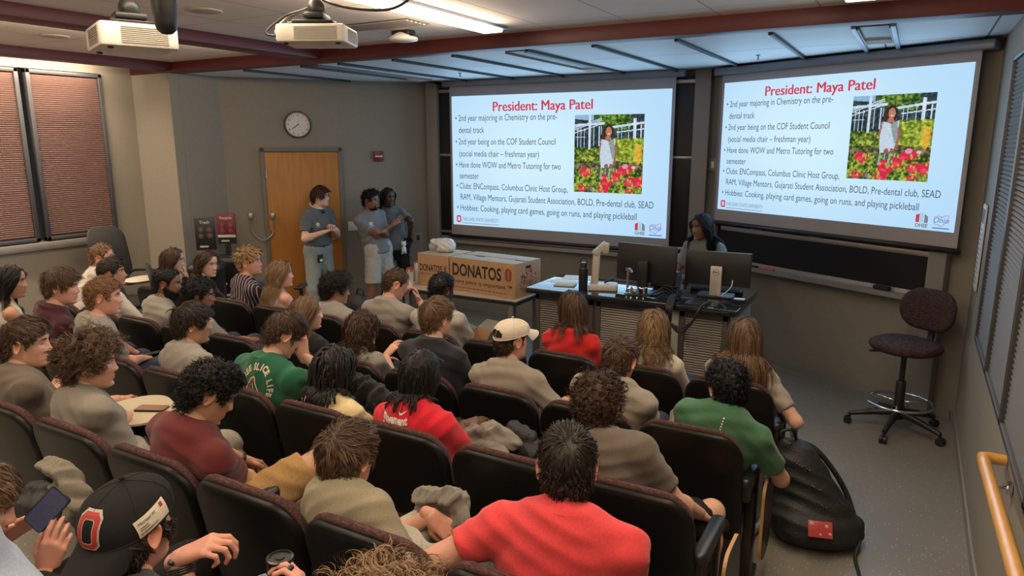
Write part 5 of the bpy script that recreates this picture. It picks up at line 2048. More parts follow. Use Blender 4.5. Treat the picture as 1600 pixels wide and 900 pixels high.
def hair_strands(h, rng, g, collide, fem):
    kind = h['kind']
    N, M, K = h.get('N', 260), h.get('M', 5), h.get('K', 7)
    n = rng.normal(size=(N * 4, 3)) + np.array([0, -.15, .3])
    n /= np.linalg.norm(n, axis=1, keepdims=True)
    th = np.arctan2(n[:, 0], n[:, 1])
    z = n[:, 2] * .117
    ok = (z - scalp_line(th) > h.get('inset', .004)) & (z < h.get('maxz', 1))
    th, z = th[ok][:N], z[ok][:N]
    N = len(th)
    P0 = head_pt(th, z, fem)
    nor = head_norm(P0)
    topw = sstep(.02, .085, z)
    shell = h['side_t'] + (h['top_t'] - h['side_t']) * topw
    p = P0 + nor * (shell * .4)[:, None]
    L = h['L'] * (h.get('side', .4) + (1 - h.get('side', .4)) * topw) * rng.uniform(.75, 1.2, N)
    if kind == 'short':
        L = L * (1 - .6 * sstep(.0, -.045, z) * (p[:, 1] < .03))
    noise = rng.normal(size=(N, 3)) * h.get('mess', .2)
    crown = np.array([h.get('cx', .0), -.055, .105])
    t = p - crown
    tang = t - (t * nor).sum(1, keepdims=True) * nor
    tang /= np.linalg.norm(tang, axis=1, keepdims=True) + 1e-6
    comb = tang + np.array([h.get('sidecomb', 0), h.get('fwd', .3), 0]) * topw[:, None]
    lift = h.get('lift', .35)
    lay = rng.uniform(h.get('lay0', .03), h.get('lay1', .12), N) * (1 - .55 * sstep(.07, .11, P0[:, 2]))
    if kind in ('long', 'dread'):
        part = h.get('part', 0.0)
        sx = np.where(p[:, 0] > part, 1.0, -1.0)
        comb = np.stack([sx * .9 * topw, -.55 - .25 * (p[:, 1] > 0), -.5 * np.ones(N)], -1)
        comb = comb - (comb * nor).sum(1, keepdims=True) * nor
        L = h['L'] * rng.uniform(.62 if kind == 'dread' else .78, 1.08, N)
        lift = h.get('lift', .05)
    d = comb * (1 - lift) + nor * lift + noise
    d /= np.linalg.norm(d, axis=1, keepdims=True) + 1e-9
    pts = [p]
    sem = np.array([.079, .100, .121])
    for k in range(K - 1):
        step = (L / (K - 1))[:, None]
        if kind in ('long', 'dread'):
            d = d * .62 + g * .5
            fr = (p[:, 1] > .0) & (p[:, 2] < .07)
            d[fr] += np.array([0, h.get('pullback', -.35), 0])
            d += rng.normal(size=(N, 3)) * h.get('mess', .2) * .25
            if k > K * .35:
                d[:, 0] += h.get('sweep', 0)
        elif kind == 'short':
            nn = head_norm(p)
            d = d - nn * h.get('bend', .22) + g * h.get('drop', .05)
        else:
            d = d + g * .12 + rng.normal(size=(N, 3)) * .12
        d /= np.linalg.norm(d, axis=1, keepdims=True) + 1e-9
        p = p + d * step
        q = p / (sem * (1 + lay[:, None] + (.0 if kind != 'short' else shell[:, None] * 4)))
        r = np.linalg.norm(q, axis=1)
        ins = (r < 1) & (p[:, 2] > -.09)
        p[ins] = p[ins] / r[ins][:, None]
        if kind == 'short':
            fc = (p[:, 1] > .025) & (np.abs(p[:, 0]) < .069) & (p[:, 2] < h.get('fringe', .052))
            p[fc, 2] = h.get('fringe', .052) + rng.uniform(0, .006, fc.sum())
        if kind in ('long', 'dread'):
            fc = (p[:, 1] > .03) & (p[:, 2] < .065) & (np.abs(p[:, 0]) < .068)
            p[fc, 0] = np.sign(p[fc, 0] + 1e-6) * .07
            p = collide(p)
            if 'endz' in h:
                p[:, 2] = np.maximum(p[:, 2], h['endz'] - .02 * lay / .16)
        pts.append(p)
    C = np.stack(pts, 1)
    s = np.linspace(0, 1, K)
    if h.get('curl'):
        ph = rng.uniform(0, 6.28, N)
        T = np.gradient(C, axis=1)
        T /= np.linalg.norm(T, axis=2, keepdims=True) + 1e-9
        a = np.cross(T, np.array([.3, .5, .81]))
        a /= np.linalg.norm(a, axis=2, keepdims=True) + 1e-9
        b = np.cross(T, a)
        an = s[None] * 6.28 * h.get('turns', 1.6) * rng.choice([-1, 1], N)[:, None] + ph[:, None]
        C = C + h['curl'] * np.minimum(s * 3, 1)[None, :, None] * (a * np.cos(an)[..., None] + b * np.sin(an)[..., None])
    if h.get('wave'):
        ph = 7 * th + rng.normal(size=N) * .7
        wv = h['wave'] * np.sin(s[None] * h.get('wfreq', 16) + ph[:, None]) * sstep(.15, .5, s)[None]
        tx = np.stack([np.cos(th), -np.sin(th), 0 * th], -1)
        C = C + wv[..., None] * tx[:, None]
    if M > 1:
        off = rng.normal(size=(N, M, 1, 3)) * h.get('clump', .006)
        C = (C[:, None] + off * (1 - h.get('gather', .55) * s)[None, None, :, None]).reshape(N * M, K, 3)
    w = h.get('w', .0018)
    taper = (1 - s ** 3 * .85) if kind != 'dread' else (1 - .35 * s ** 4)
    rad = w * taper[None] * rng.uniform(.7, 1.25, (len(C), 1))
    if kind == 'dread':
        rad = rad * (1 + .14 * np.sin(np.arange(K) * 2.3)[None])
    if kind != 'dread':        # flat locks lying along the head
        T = np.gradient(C, axis=1)
        W = np.cross(T, head_norm(C) + rng.normal(size=(len(C), 1, 3)) * .25)
        W /= np.linalg.norm(W, axis=2, keepdims=True) + 1e-9
        n_ = len(C)
        V = np.stack([C - W * rad[..., None], C + W * rad[..., None]], 2).reshape(-1, 3)
        b_ = np.arange(K - 1) * 2
        F = (np.stack([b_, b_ + 1, b_ + 3, b_ + 2], 1)[None] + (np.arange(n_) * K * 2)[:, None, None]).reshape(-1, 4)
        return V, F, np.repeat(rng.uniform(.55, 1.5, n_), K * 2)
    sides = h.get('sides', 3)
    V, F = tubes(C, rad, sides)
    tn = np.repeat(rng.uniform(.6, 1.45, len(C)), K * sides)
    return V, F, tn

# ------------------------------------------------------------------ hands
_hand_cache = {}
def hand_mesh(curl, right=True, thumb=.3, spread=0.0, hh=.0036):
    key = (round(curl, 2), right, round(thumb, 2), round(spread, 2), hh)
    if key in _hand_cache:
        return _hand_cache[key]
    pr = []
    mx, my = [-.0285, -.0095, .0095, .027], [.088, .093, .089, .079]
    for x, y in zip(mx, my):
        pr.append(cone((x * .55, .004, 0), (x, y, 0), .0165, .0118, .012, ((0, 0, 1), 1.15)))
    pr.append(cone((0, -.02, 0), (0, .02, 0), .0245, .021, .015, ((0, 0, 1), 1.25)))
    lens = [(.043, .026, .021), (.047, .030, .022), (.043, .027, .021), (.034, .020, .019)]
    for i in range(4):
        p = np.array([mx[i], my[i], 0.0])
        an = 0.0
        sp_ = (i - 1.5) * (.05 + spread)
        for j in range(3):
            an += math.radians((42, 62, 42)[j]) * curl * (1 + .12 * i * (curl > .3))
            d = np.array([math.sin(sp_) * math.cos(an), math.cos(sp_) * math.cos(an), -math.sin(an)])
            q = p + d * lens[i][j]
            r0, r1 = ((.0092, .0083), (.0083, .0075), (.0075, .0062))[j]
            if i == 3:
                r0, r1 = r0 * .88, r1 * .88
            pr.append(cone(p, q, r0, r1, .0022 if j else .005))
            p = q
    a = thumb
    p0 = np.array([-.018, .018, -.006])
    p1 = p0 + np.array([-.026, .030, -.008 - .014 * a])
    p2 = p1 + np.array([-.010 + .020 * a, .028, -.004 - .012 * a])
    p3 = p2 + np.array([-.002 + .016 * a, .024, -.003 - .008 * a])
    pr += [cone(p0, p1, .0155, .0118, .01), cone(p1, p2, .0108, .0095, .003), cone(p2, p3, .0095, .0075, .003)]
    V, F = soft(pr, hh)
    if not right:
        V = V * [-1, 1, 1]
        F = F[:, ::-1]
    _hand_cache[key] = (V, F)
    return V, F

SKIN = {'light': (.58, .33, .235), 'pale': (.64, .40, .30), 'rosy': (.58, .30, .22), 'tan': (.42, .225, .135), 'olive': (.46, .26, .165), 'brown': (.22, .105, .06), 'dark': (.085, .042, .026), 'deep': (.066, .034, .024)}
HAIRC = {'black': (.008, .007, .007), 'dark': (.018, .012, .009), 'brown': (.05, .027, .015), 'mid': (.075, .043, .024), 'light': (.13, .078, .042), 'blonde': (.33, .205, .095), 'dirty': (.2, .125, .065), 'ginger': (.19, .092, .042), 'auburn': (.055, .018, .012)}
def skin_mat(k):
    return mat('skin_' + k, SKIN[k], .48, noise=.06, nscale=30, bump=.05, bscale=400, tint=True, spec=.4)
def hair_mat(k):
    return mat('hair_' + k, HAIRC[k], .5, tint=True, spec=.28)
def cloth_mat(name, col, rough=.9, mel=.10):
    return mat('cloth_' + name, col, rough, noise=mel, nscale=160, bump=.25, bscale=420, spec=.15, sheen=.15)
EYEW = mat('eye_white', (.40, .37, .35), .3)
IRIS = mat('eye_iris', (.025, .014, .009), .15)
def eye_mesh():
    m = MB()
    m.add(*ball((0, 0, 0), .0118, 14, 10))
    a = np.arange(12) / 12 * 6.283
    m.add(*rings([np.c_[r * np.cos(a), np.full(12, y), r * np.sin(a)][::-1] for r, y in ((.0058, .0104), (.0056, .0113), (.0035, .0121), (.001, .0123))]), mi=1)
    return m.mesh('eye', [EYEW, IRIS])
EYE = eye_mesh()
_shoes = {}
def shoe_mesh(k):
    if k not in _shoes:
        pr = [cone((0, -.05, -.05), (0, .12, -.06), .038, .038, .03), cone((0, .12, -.06), (0, .17, -.066), .038, .028, .02), cone((0, -.02, .0), (0, -.03, -.05), .036, .042, .03), cone((0, .03, -.03), (0, .10, -.05), .034, .034, .02)]
        V, F = soft(pr, .008)
        V[:, 2] = np.maximum(V[:, 2], -.089)
        _shoes[k] = MB().add(V, F).mesh('shoe', mat('shoe_' + k, {'white': (.55, .53, .5), 'black': (.02, .02, .02), 'grey': (.2, .2, .2)}[k], .6))
    return _shoes[k]

H = {  # hair styles
    'short': dict(kind='short', L=.055, side=.38, top_t=.016, side_t=.007, lift=.4, fwd=.5, mess=.22),
    'swirl': dict(kind='short', L=.062, side=.42, top_t=.020, side_t=.009, lift=.34, fwd=.35, mess=.16, clump=.007),
    'floppy': dict(kind='short', L=.095, side=.5, top_t=.022, side_t=.011, lift=.4, fwd=.7, mess=.2, drop=.16),
    'spiky': dict(kind='short', L=.065, side=.3, top_t=.018, side_t=.006, lift=.55, fwd=.9, mess=.3, bend=.1),
    'buzz': dict(kind='short', L=.014, side=.5, top_t=.006, side_t=.0025, lift=.7, fwd=.3, mess=.3, M=6, w=.0012),
    'fade': dict(kind='short', L=.014, side=.3, top_t=.012, side_t=.004, lift=.8, fwd=.2, mess=.5, M=6, w=.0016, curl=.002),
    'crop': dict(kind='short', L=.032, side=.4, top_t=.012, side_t=.005, lift=.45, fwd=.7, mess=.25),
    'curly': dict(kind='curl', L=.048, side=.7, top_t=.022, side_t=.014, lift=.55, mess=.45, curl=.010, turns=1.5, K=11, M=4, clump=.004, gather=.1, w=.0019),
    'bigcurl': dict(kind='curl', L=.085, side=.8, top_t=.028, side_t=.02, lift=.6, mess=.5, curl=.012, turns=1.7, K=12, M=4, clump=.005, gather=.1, w=.002),
    'tightcurl': dict(kind='curl', L=.042, side=.6, top_t=.020, side_t=.010, lift=.65, mess=.4, curl=.008, turns=1.6, K=10, M=4, clump=.004, gather=.1, w=.0019),
    'afro': dict(kind='curl', L=.06, side=.85, top_t=.04, side_t=.034, lift=.85, mess=.35, curl=.006, turns=2.4, K=11, M=3, clump=.006, gather=0, w=.0018, N=420),
    'straight': dict(kind='long', L=.44, top_t=.010, side_t=.010, K=16, mess=.08, clump=.007, gather=.2, lay0=.06, lay1=.2, M=5, N=330, w=.0019),
    'wavy': dict(kind='long', L=.38, top_t=.011, side_t=.011, K=18, mess=.14, wave=.012, wfreq=17, clump=.008, gather=.3, lay0=.07, lay1=.24, M=5, N=330, w=.0019),
    'curlylong': dict(kind='long', L=.34, top_t=.012, side_t=.014, K=24, mess=.2, wave=.010, wfreq=14, curl=.009, turns=4, clump=.006, gather=.2, lay0=.08, lay1=.26, M=4, N=330, w=.0019),
    'bob': dict(kind='long', L=.26, top_t=.010, side_t=.010, K=13, mess=.07, clump=.007, gather=.2, lay0=.06, lay1=.22, M=5, N=280, w=.0019),
    'dreads': dict(kind='dread', L=.30, top_t=.012, side_t=.010, K=14, mess=.14, M=1, N=190, w=.0075, sides=6, lay0=.08, lay1=.34),
    'braids': dict(kind='dread', L=.36, top_t=.010, side_t=.008, K=16, mess=.05, M=1, N=260, w=.0052, sides=6, lay0=.07, lay1=.28),
}
def ik(S, T, l1, l2, hint):
    D = T - S
    d = np.linalg.norm(D)
    if d > (l1 + l2) * .995:
        T = S + D / d * (l1 + l2) * .995
        D = T - S
        d = np.linalg.norm(D)
    u = D / d
    a = (l1 * l1 - l2 * l2 + d * d) / (2 * d)
    hh = math.sqrt(max(l1 * l1 - a * a, 0))
    hv = hint - (hint @ u) * u
    return S + u * a + nrm(hv) * hh, T
TARGET_P = np.array([-1.7, 6.6, 1.4])
TARGET_L = np.array([-3.7, 7.7, 1.7])
PEOPLE = {}
def person(pid, head, label, seat=None, stand=None, gaze='P', pitch=None, roll=0.0, fem=0, skin='light', hair='short', hc='brown', hopt=None,
           top=('tee', 'grey', (.25, .235, .21)), bottom=('long', 'jeans', (.03, .04, .065)), byaw=0.0, R='lap', L='lap', Rh=None, Lh=None, Rf=None, Lf=None, Rb=None, Lb=None,
           Rc=.35, Lc=.35, knees=None, ankles=None, lod=1, group=None, shoe='white', dx=None, face=1, beard=None, hem=None, nz=0.0, sleeve=.20, RE=None, LE=None, size=1.0, hpos=None, big=1.0, thumb=.3, tilt=0.0, hairtop=None):
    rng = np.random.default_rng(abs(hash_id(pid)))
    hs = dict(H[hair]) if hair else None
    if hs and hopt:
        hs.update(hopt)
    px, py, Yh = head
    ht = hairtop if hairtop is not None else (hs['top_t'] + (.018 if hs['kind'] == 'curl' else .010) if hs else .01)
    hs_ = size
    top_p = at(px, py, Yh)
    Hc = top_p - np.array([0, 0, (.118 * hs_ + ht)])
    # gaze
    if isinstance(gaze, str):
        tg = {'P': TARGET_P, 'L': TARGET_L}[gaze]
        yaw = math.atan2(tg[0] - Hc[0], tg[1] - Hc[1])
        pt = math.atan2(Hc[2] - tg[2], np.linalg.norm((tg - Hc)[:2])) * .6
    else:
        yaw, pt = math.radians(gaze), 0.0
    if pitch is not None:
        pt = math.radians(pitch)
    Rh_ = rotz(-yaw) @ rotx(-pt) @ roty(math.radians(roll))
    b = math.radians(byaw)
    Rv, Fv, U = np.array([math.cos(b), -math.sin(b), 0]), np.array([math.sin(b), math.cos(b), 0]), np.array([0, 0, 1.0])
    def loc(r, f, u, o):
        return o + Rv * r + Fv * f + U * u
    NB = Hc + Rh_ @ np.array([0, -.022, -.075]) * hs_ + np.array([0, 0, -.060 + nz]) * hs_ - Fv * ((.045 if seat else .034) + .01 * math.sin(max(pt, 0)))
    if seat:
        row, k = seat
        zf = floor_z(ROW_Y[row] + .5)
        sx = seat_x(k)
        P = np.array([sx * .55 + Hc[0] * .45 if dx is None else sx + dx, ROW_Y[row] + .305, floor_z(ROW_Y[row]) + .535])
        base = np.array([P[0], P[1], floor_z(ROW_Y[row])])
    else:
        zf = 0.0
        P = np.array([stand[0], stand[1], stand[2]])
        base = np.array([P[0], P[1], 0.0])
    root = thing('person', label, 'person', base, 0, group)
    hgrid = .0105 if lod == 0 else (.012 if lod == 1 else .0145)
    sw = (.174 if not fem else .150) * big
    ax = NB - P
    up = nrm(ax)
    Cv = nrm(Fv - (Fv @ up) * up)     # chest forward
    Sd = nrm(np.cross(Cv, up))
    if tilt:
        a_ = math.radians(tilt)
        Sd = nrm(Sd * math.cos(a_) + up * math.sin(a_))
    # spine, bulging backwards a little
    def sp(t, back=0.0):
        return P + ax * t - Cv * back
    fl = (Cv, 1.42)
    k_ = big * (1 - .07 * fem)
    SH = {}
    arms = {}
    for s, mode, hint, hd, bk, cu in ((1, R, Rh, Rf, Rb, Rc), (-1, L, Lh, Lf, Lb, Lc)):
        S = NB - up * (.080 if not fem else .078) + Sd * s * sw - Cv * .004
        if isinstance(mode, str):
            T = {'lap': loc(s * .055, .30, .115, P), 'thigh': loc(s * .135, .34, .125, P), 'arm': loc(s * .262, .25, .19, P), 'knee': loc(s * .12, .42, .14, P), 'side': loc(s * .2, .16, .06, P)}[mode]
        else:
            T = np.array(mode, float) if not isinstance(mode, tuple) else loc(*mode, P)
        hv = loc(s * .75, -.55, -.55, np.zeros(3)) if hint is None else np.array(hint, float)
        E, W = ik(S, T, .285 * size, .25 * size, hv)
        ex = RE if s > 0 else LE
        if ex is not None:
            E = S + nrm(np.asarray(ex, float) - S) * .285
            W = E + nrm(T - E) * .25
        SH[s] = S
        arms[s] = (S, E, W, hd, bk, cu)
    # ---- body (skin)
    pr = []
    nr = (.056 if not fem else .047) * big ** .5
    sb = Hc + Rh_ @ np.array([0, -.020, -.045]) * hs_
    pr.append(cone(NB - up * .05, sb, nr * 1.06, nr * .96, .03))
    pr.append(cone(Hc + Rh_ @ np.array([0, -.02, .0]), Hc + Rh_ @ np.array([0, -.02, .02]), .05, .05, .02))
    for s in (1, -1):
        pr.append(cone(NB - up * .03 + Sd * s * .02, SH[s] + up * .004, .040 * k_, .048 * k_, .04))
        S, E, W, hd, bk, cu = arms[s]
        pr.append(cone(S, E, .050 * k_, .040 * k_, .02))
        m1 = E * .72 + W * .28
        pr.append(cone(E, m1, .039 * k_, .041 * k_, .02))
        pr.append(cone(m1, W, .041 * k_, .0265 * (1 - .08 * fem), .02))
    pr += [cone(sp(0), sp(.4, .01), .135 * k_, .125 * k_, .05, fl), cone(sp(.4, .01), sp(.68, .01), .125 * k_, .14 * k_, .05, fl), cone(sp(.68, .01), sp(.86), .14 * k_, .09 * k_, .05, fl)]
    hips, kn, an = {}, {}, {}
    for s in (1, -1):
        hips[s] = loc(s * .088, 0, -.0, P)
        if stand:
            kn[s] = loc(s * .12, .02, -(P[2] - .48), P)
            an[s] = loc(s * .15, -.01, -(P[2] - .09), P)
        else:
            kn[s] = loc(s * .135, .43, .045, P)
            an[s] = loc(s * .13, .44, 0, np.array([P[0], P[1], zf + .09]))
        if knees and s in knees:
            kn[s] = np.array(knees[s], float)
            an[s] = np.array([kn[s][0], kn[s][1] + .02, zf + .09])
        if ankles and s in ankles:
            an[s] = np.array(ankles[s], float)
        pr.append(cone(hips[s], kn[s], .080, .056, .03))
        calf = kn[s] * .68 + an[s] * .32 - Fv * .012
        pr += [cone(kn[s], calf, .054, .054, .025), cone(calf, an[s], .054, .038, .025), cone(an[s], an[s] + Fv * .1 - U * .05, .036, .028, .02)]
    V, F = soft(pr, hgrid)
    m = MB()
    m.add(V - base, F)
    hm = head_mesh(fem, .96 if fem else 1.02, .9 if fem else 1.0)
    hm.V = [(v * hs_) @ Rh_.T + Hc - base for v in hm.V]
    nh = sum(len(v) for v in hm.V)
    off = m.n
    m.V += hm.V
    m.C += hm.C
    for F_, mi in hm.F:
        m.F.append((F_ + off if isinstance(F_, np.ndarray) else [[i + off for i in f] for f in F_], mi))
    m.n += nh
    hh = .0036 if lod < 2 else .0048
    for s in (1, -1):
        S, E, W, hd, bk, cu = arms[s]
        fd = nrm(W - E) if hd is None else nrm(hd)
        if hd is None and not isinstance((R if s > 0 else L), np.ndarray) and seat:
            fd = nrm(fd * .7 + Fv * .4 - Rv * s * .25 - U * .12)
        bd = U + Rv * s * .25 if bk is None else np.array(bk, float)
        bd = nrm(bd - (bd @ fd) * fd)
        xd = np.cross(fd, bd)
        Mh = np.stack([xd, fd, bd], 1)
        Vh, Fh = hand_mesh(cu, s > 0, thumb, 0.0, hh)
        sc_ = (.92 if fem else 1.0)
        m.add((Vh * sc_) @ Mh.T + W - base, Fh, np.array([1.0, .92, .9]))
        arms[s] = (S, E, W, fd, bd, xd)
    m.build('body', skin_mat(skin), root, color=True)
    # ---- shirt
    kind, cname, ccol = top[:3]
    CM = cloth_mat(cname, ccol) if not isinstance(ccol, bpy.types.Material) else ccol
    q = []
    lo_t = (-.03 if stand else -.10) if hem is None else hem
    w_ = .195 if stand else .172
    cut_ = [(P + U * lo_t * .5, -U)] if stand else []
    q += [cone(sp(lo_t - .1) if seat else P + U * (lo_t * .5 - .06), sp(.12 if seat else .22, .01), w_ * k_, (.160 if seat else .17) * k_, .05, fl if not stand else (Cv, 1.3), cut_), cone(sp(.12, .008), sp(.42, .014), .160 * k_, .150 * k_, .06, fl), cone(sp(.42, .014), sp(.66, .014), .150 * k_, .168 * k_, .06, fl)]
    if kind == 'tank':
        q += [cone(sp(.72, .02), sp(.80, .01), .160 * k_, .145 * k_, .04, fl)]
        for s in (1, -1):
            q.append(cone(sp(.80, .06) + Sd * s * .085, NB - up * .02 + Sd * s * .085 - Cv * .01, .03, .02, .02))
            q.append(cone(sp(.80, -.05) + Sd * s * .085, NB - up * .02 + Sd * s * .085 - Cv * .01, .03, .02, .02))
    else:
        q += [cone(sp(.66, .014), sp(.80, .01), .168 * k_, .145 * k_, .06, fl), cone(sp(.86, .01), NB + up * .06, .105 * k_, nr + .004, .04, (Cv, 1.2), [(NB + up * .012, nrm(up + Cv * .5))])]
        for s in (1, -1):
            S, E, W = arms[s][:3]
            q.append(cone(NB - up * .03 + Sd * s * .03, S + up * .006, .048 * k_, .062 * k_, .04))
            if kind in ('long', 'hood'):
                wr = W - nrm(W - E) * .01
                q.append(cone(S, E, .063 * k_, .052 * k_, .03))
                q.append(cone(E, wr, .052 * k_, .038, .02, None, [(wr, nrm(W - E))]))
            else:
                d_ = nrm(E - S)
                hem = S + d_ * (sleeve if kind == 'tee' else .14)
                q.append(cone(S, hem + d_ * .06, .063 * k_, .059 * k_, .03, None, [(hem, d_)]))
        if kind == 'hood':
            q += [cone(NB - Cv * .07 + Sd * .07 + up * .0, NB - Cv * .10 - up * .05, .04, .05, .04), cone(NB - Cv * .07 - Sd * .07 + up * .0, NB - Cv * .10 - up * .05, .04, .05, .04)]
    if kind != 'tank':
        pass
    V, F = soft(q, hgrid + .0005)
    V = wrinkle(V, F, .0045 if kind != 'tank' else .0018, rng, nrm(up + Sd * rng.uniform(-1.2, 1.2) + Cv * .5), 105)
    Vs, Fs = V, F
    m = MB()
    m.add(V - base, F)
    if kind != 'tank':
        a_ = np.arange(28) / 28 * 2 * np.pi
        rr = nr + .009
        cen = NB + up * .012
        ring = cen + np.cos(a_)[:, None] * Sd * rr * 1.04 + (np.where(np.sin(a_) < 0, .93, 1.06) * np.sin(a_))[:, None] * Cv * rr - up * (.034 * np.sin(a_))[:, None]
        m.add(*(lambda vf: (vf[0] - base, vf[1]))(tube(ring, .006 if kind != 'polo' else .012, 8, closed=True)))
    shirt = m.build({'tee': 't_shirt', 'long': 'sweater', 'hood': 'hoodie', 'tank': 'tank_top', 'polo': 'polo_shirt'}[kind], CM, root)
    # ---- trousers
    bk_, bname, bcol = bottom
    BM = mat('cloth_' + bname, bcol, .85, noise=.12, nscale=90, bump=.2, bscale=300, spec=.15)
    q = [cone(hips[1] + U * .03, hips[-1] + U * .03, .115 * k_, .115 * k_, .05, (Fv, 1.15)), cone(P + U * .02, P + U * (.09 if not stand else .12), .15 * k_, (.150 if seat else .135) * k_, .05, (Cv, 1.3 if seat else 1.42))]
    wc_ = P + U * (.15 if hem is not None else (.13 if seat else .03))
    q = [c_[:6] + ([(wc_, U)],) + c_[7:] for c_ in q]
    for s in (1, -1):
        d_ = nrm(kn[s] - hips[s])
        if bk_ == 'short':
            e_ = hips[s] + d_ * (np.linalg.norm(kn[s] - hips[s]) - (.10 if seat else .02))
            q.append(cone(hips[s], e_ + d_ * .05, .104, .088 if seat else .10, .03, None, [(e_, d_)]))
        else:
            w2 = {'long': (.068, .056), 'baggy': (.088, .092)}[bk_]
            q.append(cone(hips[s], kn[s], .100 if bk_ == 'long' else .102, w2[0], .04))
            d2 = nrm(an[s] - kn[s])
            q.append(cone(kn[s], an[s] + d2 * .04, w2[0], w2[1], .03, None, [(an[s] - d2 * .02, d2)]))
    V, F = soft(q, hgrid + .001)
    V = wrinkle(V, F, .004, rng, (.3, .5, .8), 100)
    MB().add(V - base, F).build('shorts' if bk_ == 'short' else 'trousers', BM, root)
    # ---- shoes
    for s in (1, -1):
        o = link('shoe', shoe_mesh(shoe), root)
        foot = Fv
        if ankles and s in ankles and an[s][2] > zf + .15:
            o.matrix_local = Matrix.LocRotScale(Vector(an[s] - base), Matrix.Rotation(-b, 3, 'Z') @ Matrix.Rotation(.6, 3, 'X'), None)
        else:
            o.matrix_local = Matrix.LocRotScale(Vector(an[s] - base), Matrix.Rotation(-b - s * .12, 3, 'Z'), None)
    # ---- hair
    def l2w(v):
        return (v * hs_) @ Rh_.T + Hc
    def w2l(v):
        return ((v - Hc) @ Rh_) / hs_
    shirt_bvh = BVHTree.FromPolygons([Vector(v) for v in Vs], [list(map(int, f)) for f in Fs]) if hs and hs['kind'] in ('long', 'dread') else None
    if shirt_bvh:
        far = NB - Cv * .6
        l_, n_2 = shirt_bvh.find_nearest(Vector(far))[:2]
        bsign = 1.0 if (far - np.array(l_)) @ np.array(n_2) > 0 else -1.0
    fronty = (hopt or {}).get('fronty', .045)
    def collide(p):
        w = l2w(p)
        r = w - NB
        x, y, zz = r @ Sd, r @ Cv, r @ up
        lim = -.015 - .6 * np.maximum(np.abs(x) - .05, 0)
        inside = np.clip((lim - zz) / .07, 0, 1)
        ex = np.clip(1 - (x / (sw + .085)) ** 2, 0, 1) ** .5
        dep = (.142 * ex + .014) * inside
        yy = y + .02
        need = (np.abs(yy) < dep)
        sgn = np.where(yy > fronty, 1.0, -1.0)
        dy = np.where(need, sgn * dep - yy, 0)
        w = w + dy[:, None] * Cv
        for i_ in np.nonzero(w[:, 2] < NB[2] + .07)[0]:
            lo_, no_ = shirt_bvh.find_nearest(Vector(w[i_]))[:2]
            if lo_ is not None:
                no_ = np.array(no_) * bsign
                dd = (w[i_] - np.array(lo_)) @ no_
                if dd < .008:
                    w[i_] = np.array(lo_) + no_ * (.010 + .012 * rng.random())
        if seat:
            zr = w[:, 2] - base[2]
            ys_ = ROW_Y[seat[0]] + (SEAT_T - zr) * .2 + .092
            w[:, 1] = np.where(zr < .925, np.maximum(w[:, 1], ys_), w[:, 1])
        return w2l(w)
    if hs:
        g = Rh_.T @ np.array([0, 0, -1.0])
        hs['N'] = {0: 620, 1: 440, 2: 280}[lod] if hs['kind'] != 'dread' else hs.get('N', 200)
        if hs['kind'] != 'dread':
            hs['M'] = {0: 6, 1: 5, 2: 4}[lod] + (2 if lod == 0 and hs['kind'] == 'short' else 0)
            hs['w'] = {0: .0013, 1: .0017, 2: .0024}[lod] * hs.get('wide', 1.0)
        if lod == 2:
            pass
        m = MB()
        for Vv, Ff in hair_shell(hs['top_t'] * .5, hs['side_t'] * .5, fem, hs.get('lo', 0), rng):
            m.add(l2w(Vv) - base, Ff, np.array(.4))
        Vv, Ff, tn = hair_strands(hs, rng, g, collide, fem)
        m.add(l2w(Vv) - base, Ff, tn)
        m.build('hair', hair_mat(hc), root, color=True)
    if beard:
        bw, bo, bt = beard
        m = MB()
        def f_(a, z, bw=bw):
            zl = np.interp(a, [0, 22, 40, 70, 88, 100], [-.046, -.047, -.052, -.03, -.002, 0] if bw == 'full' else [-.047, -.05, -.075, -.085, -.09, -.09])
            d = np.minimum(zl - z, (101 - a) * .0012)
            return np.where((a < 15) & (z > -.0765) & (z < -.0535), -.01, d)
        Vv, Ff = band_shell(f_, bo, fem)
        m.add(l2w(Vv) - base, Ff, np.array(bt))
        m.build('beard', hair_mat(hc), root, color=True)
    # ---- eyes, brows
    for s in (-1, 1):
        o = link('eye', EYE, root)
        o.matrix_local = Matrix.LocRotScale(Vector(l2w(np.array([[.031 * s, .0665, .008]]))[0] - base), Matrix(Rh_.tolist()), Vector((hs_,) * 3))
    m = MB()
    for s in (-1, 1):
        t_ = np.linspace(0, 1, 8)
        pts = np.stack([s * (.014 + .034 * t_), .094 - .017 * t_ ** 2, .0265 + .006 * np.sin(t_ * 2.4) - .003 * t_], -1)
        V, F = tube(pts, .0032 * np.sin(.35 + t_ * 2.3), 6)
        m.add(l2w(V * [1, 1, 1]) - base, F)
    m.build('eyebrows', hair_mat(hc if hc not in ('blonde', 'dirty', 'light', 'ginger') else 'mid'), root, color=True)
    PEOPLE[pid] = dict(root=root, base=base, Hc=Hc, Rh=Rh_, l2w=l2w, NB=NB, P=P, up=up, Sd=Sd, Cv=Cv, Fv=Fv, Rv=Rv, shirt=(Vs, Fs), arms=arms, kn=kn, sw=sw)
    return root
def hash_id(s):
    v = 7
    for c in s:
        v = (v * 131 + ord(c)) % 1000003
    return v
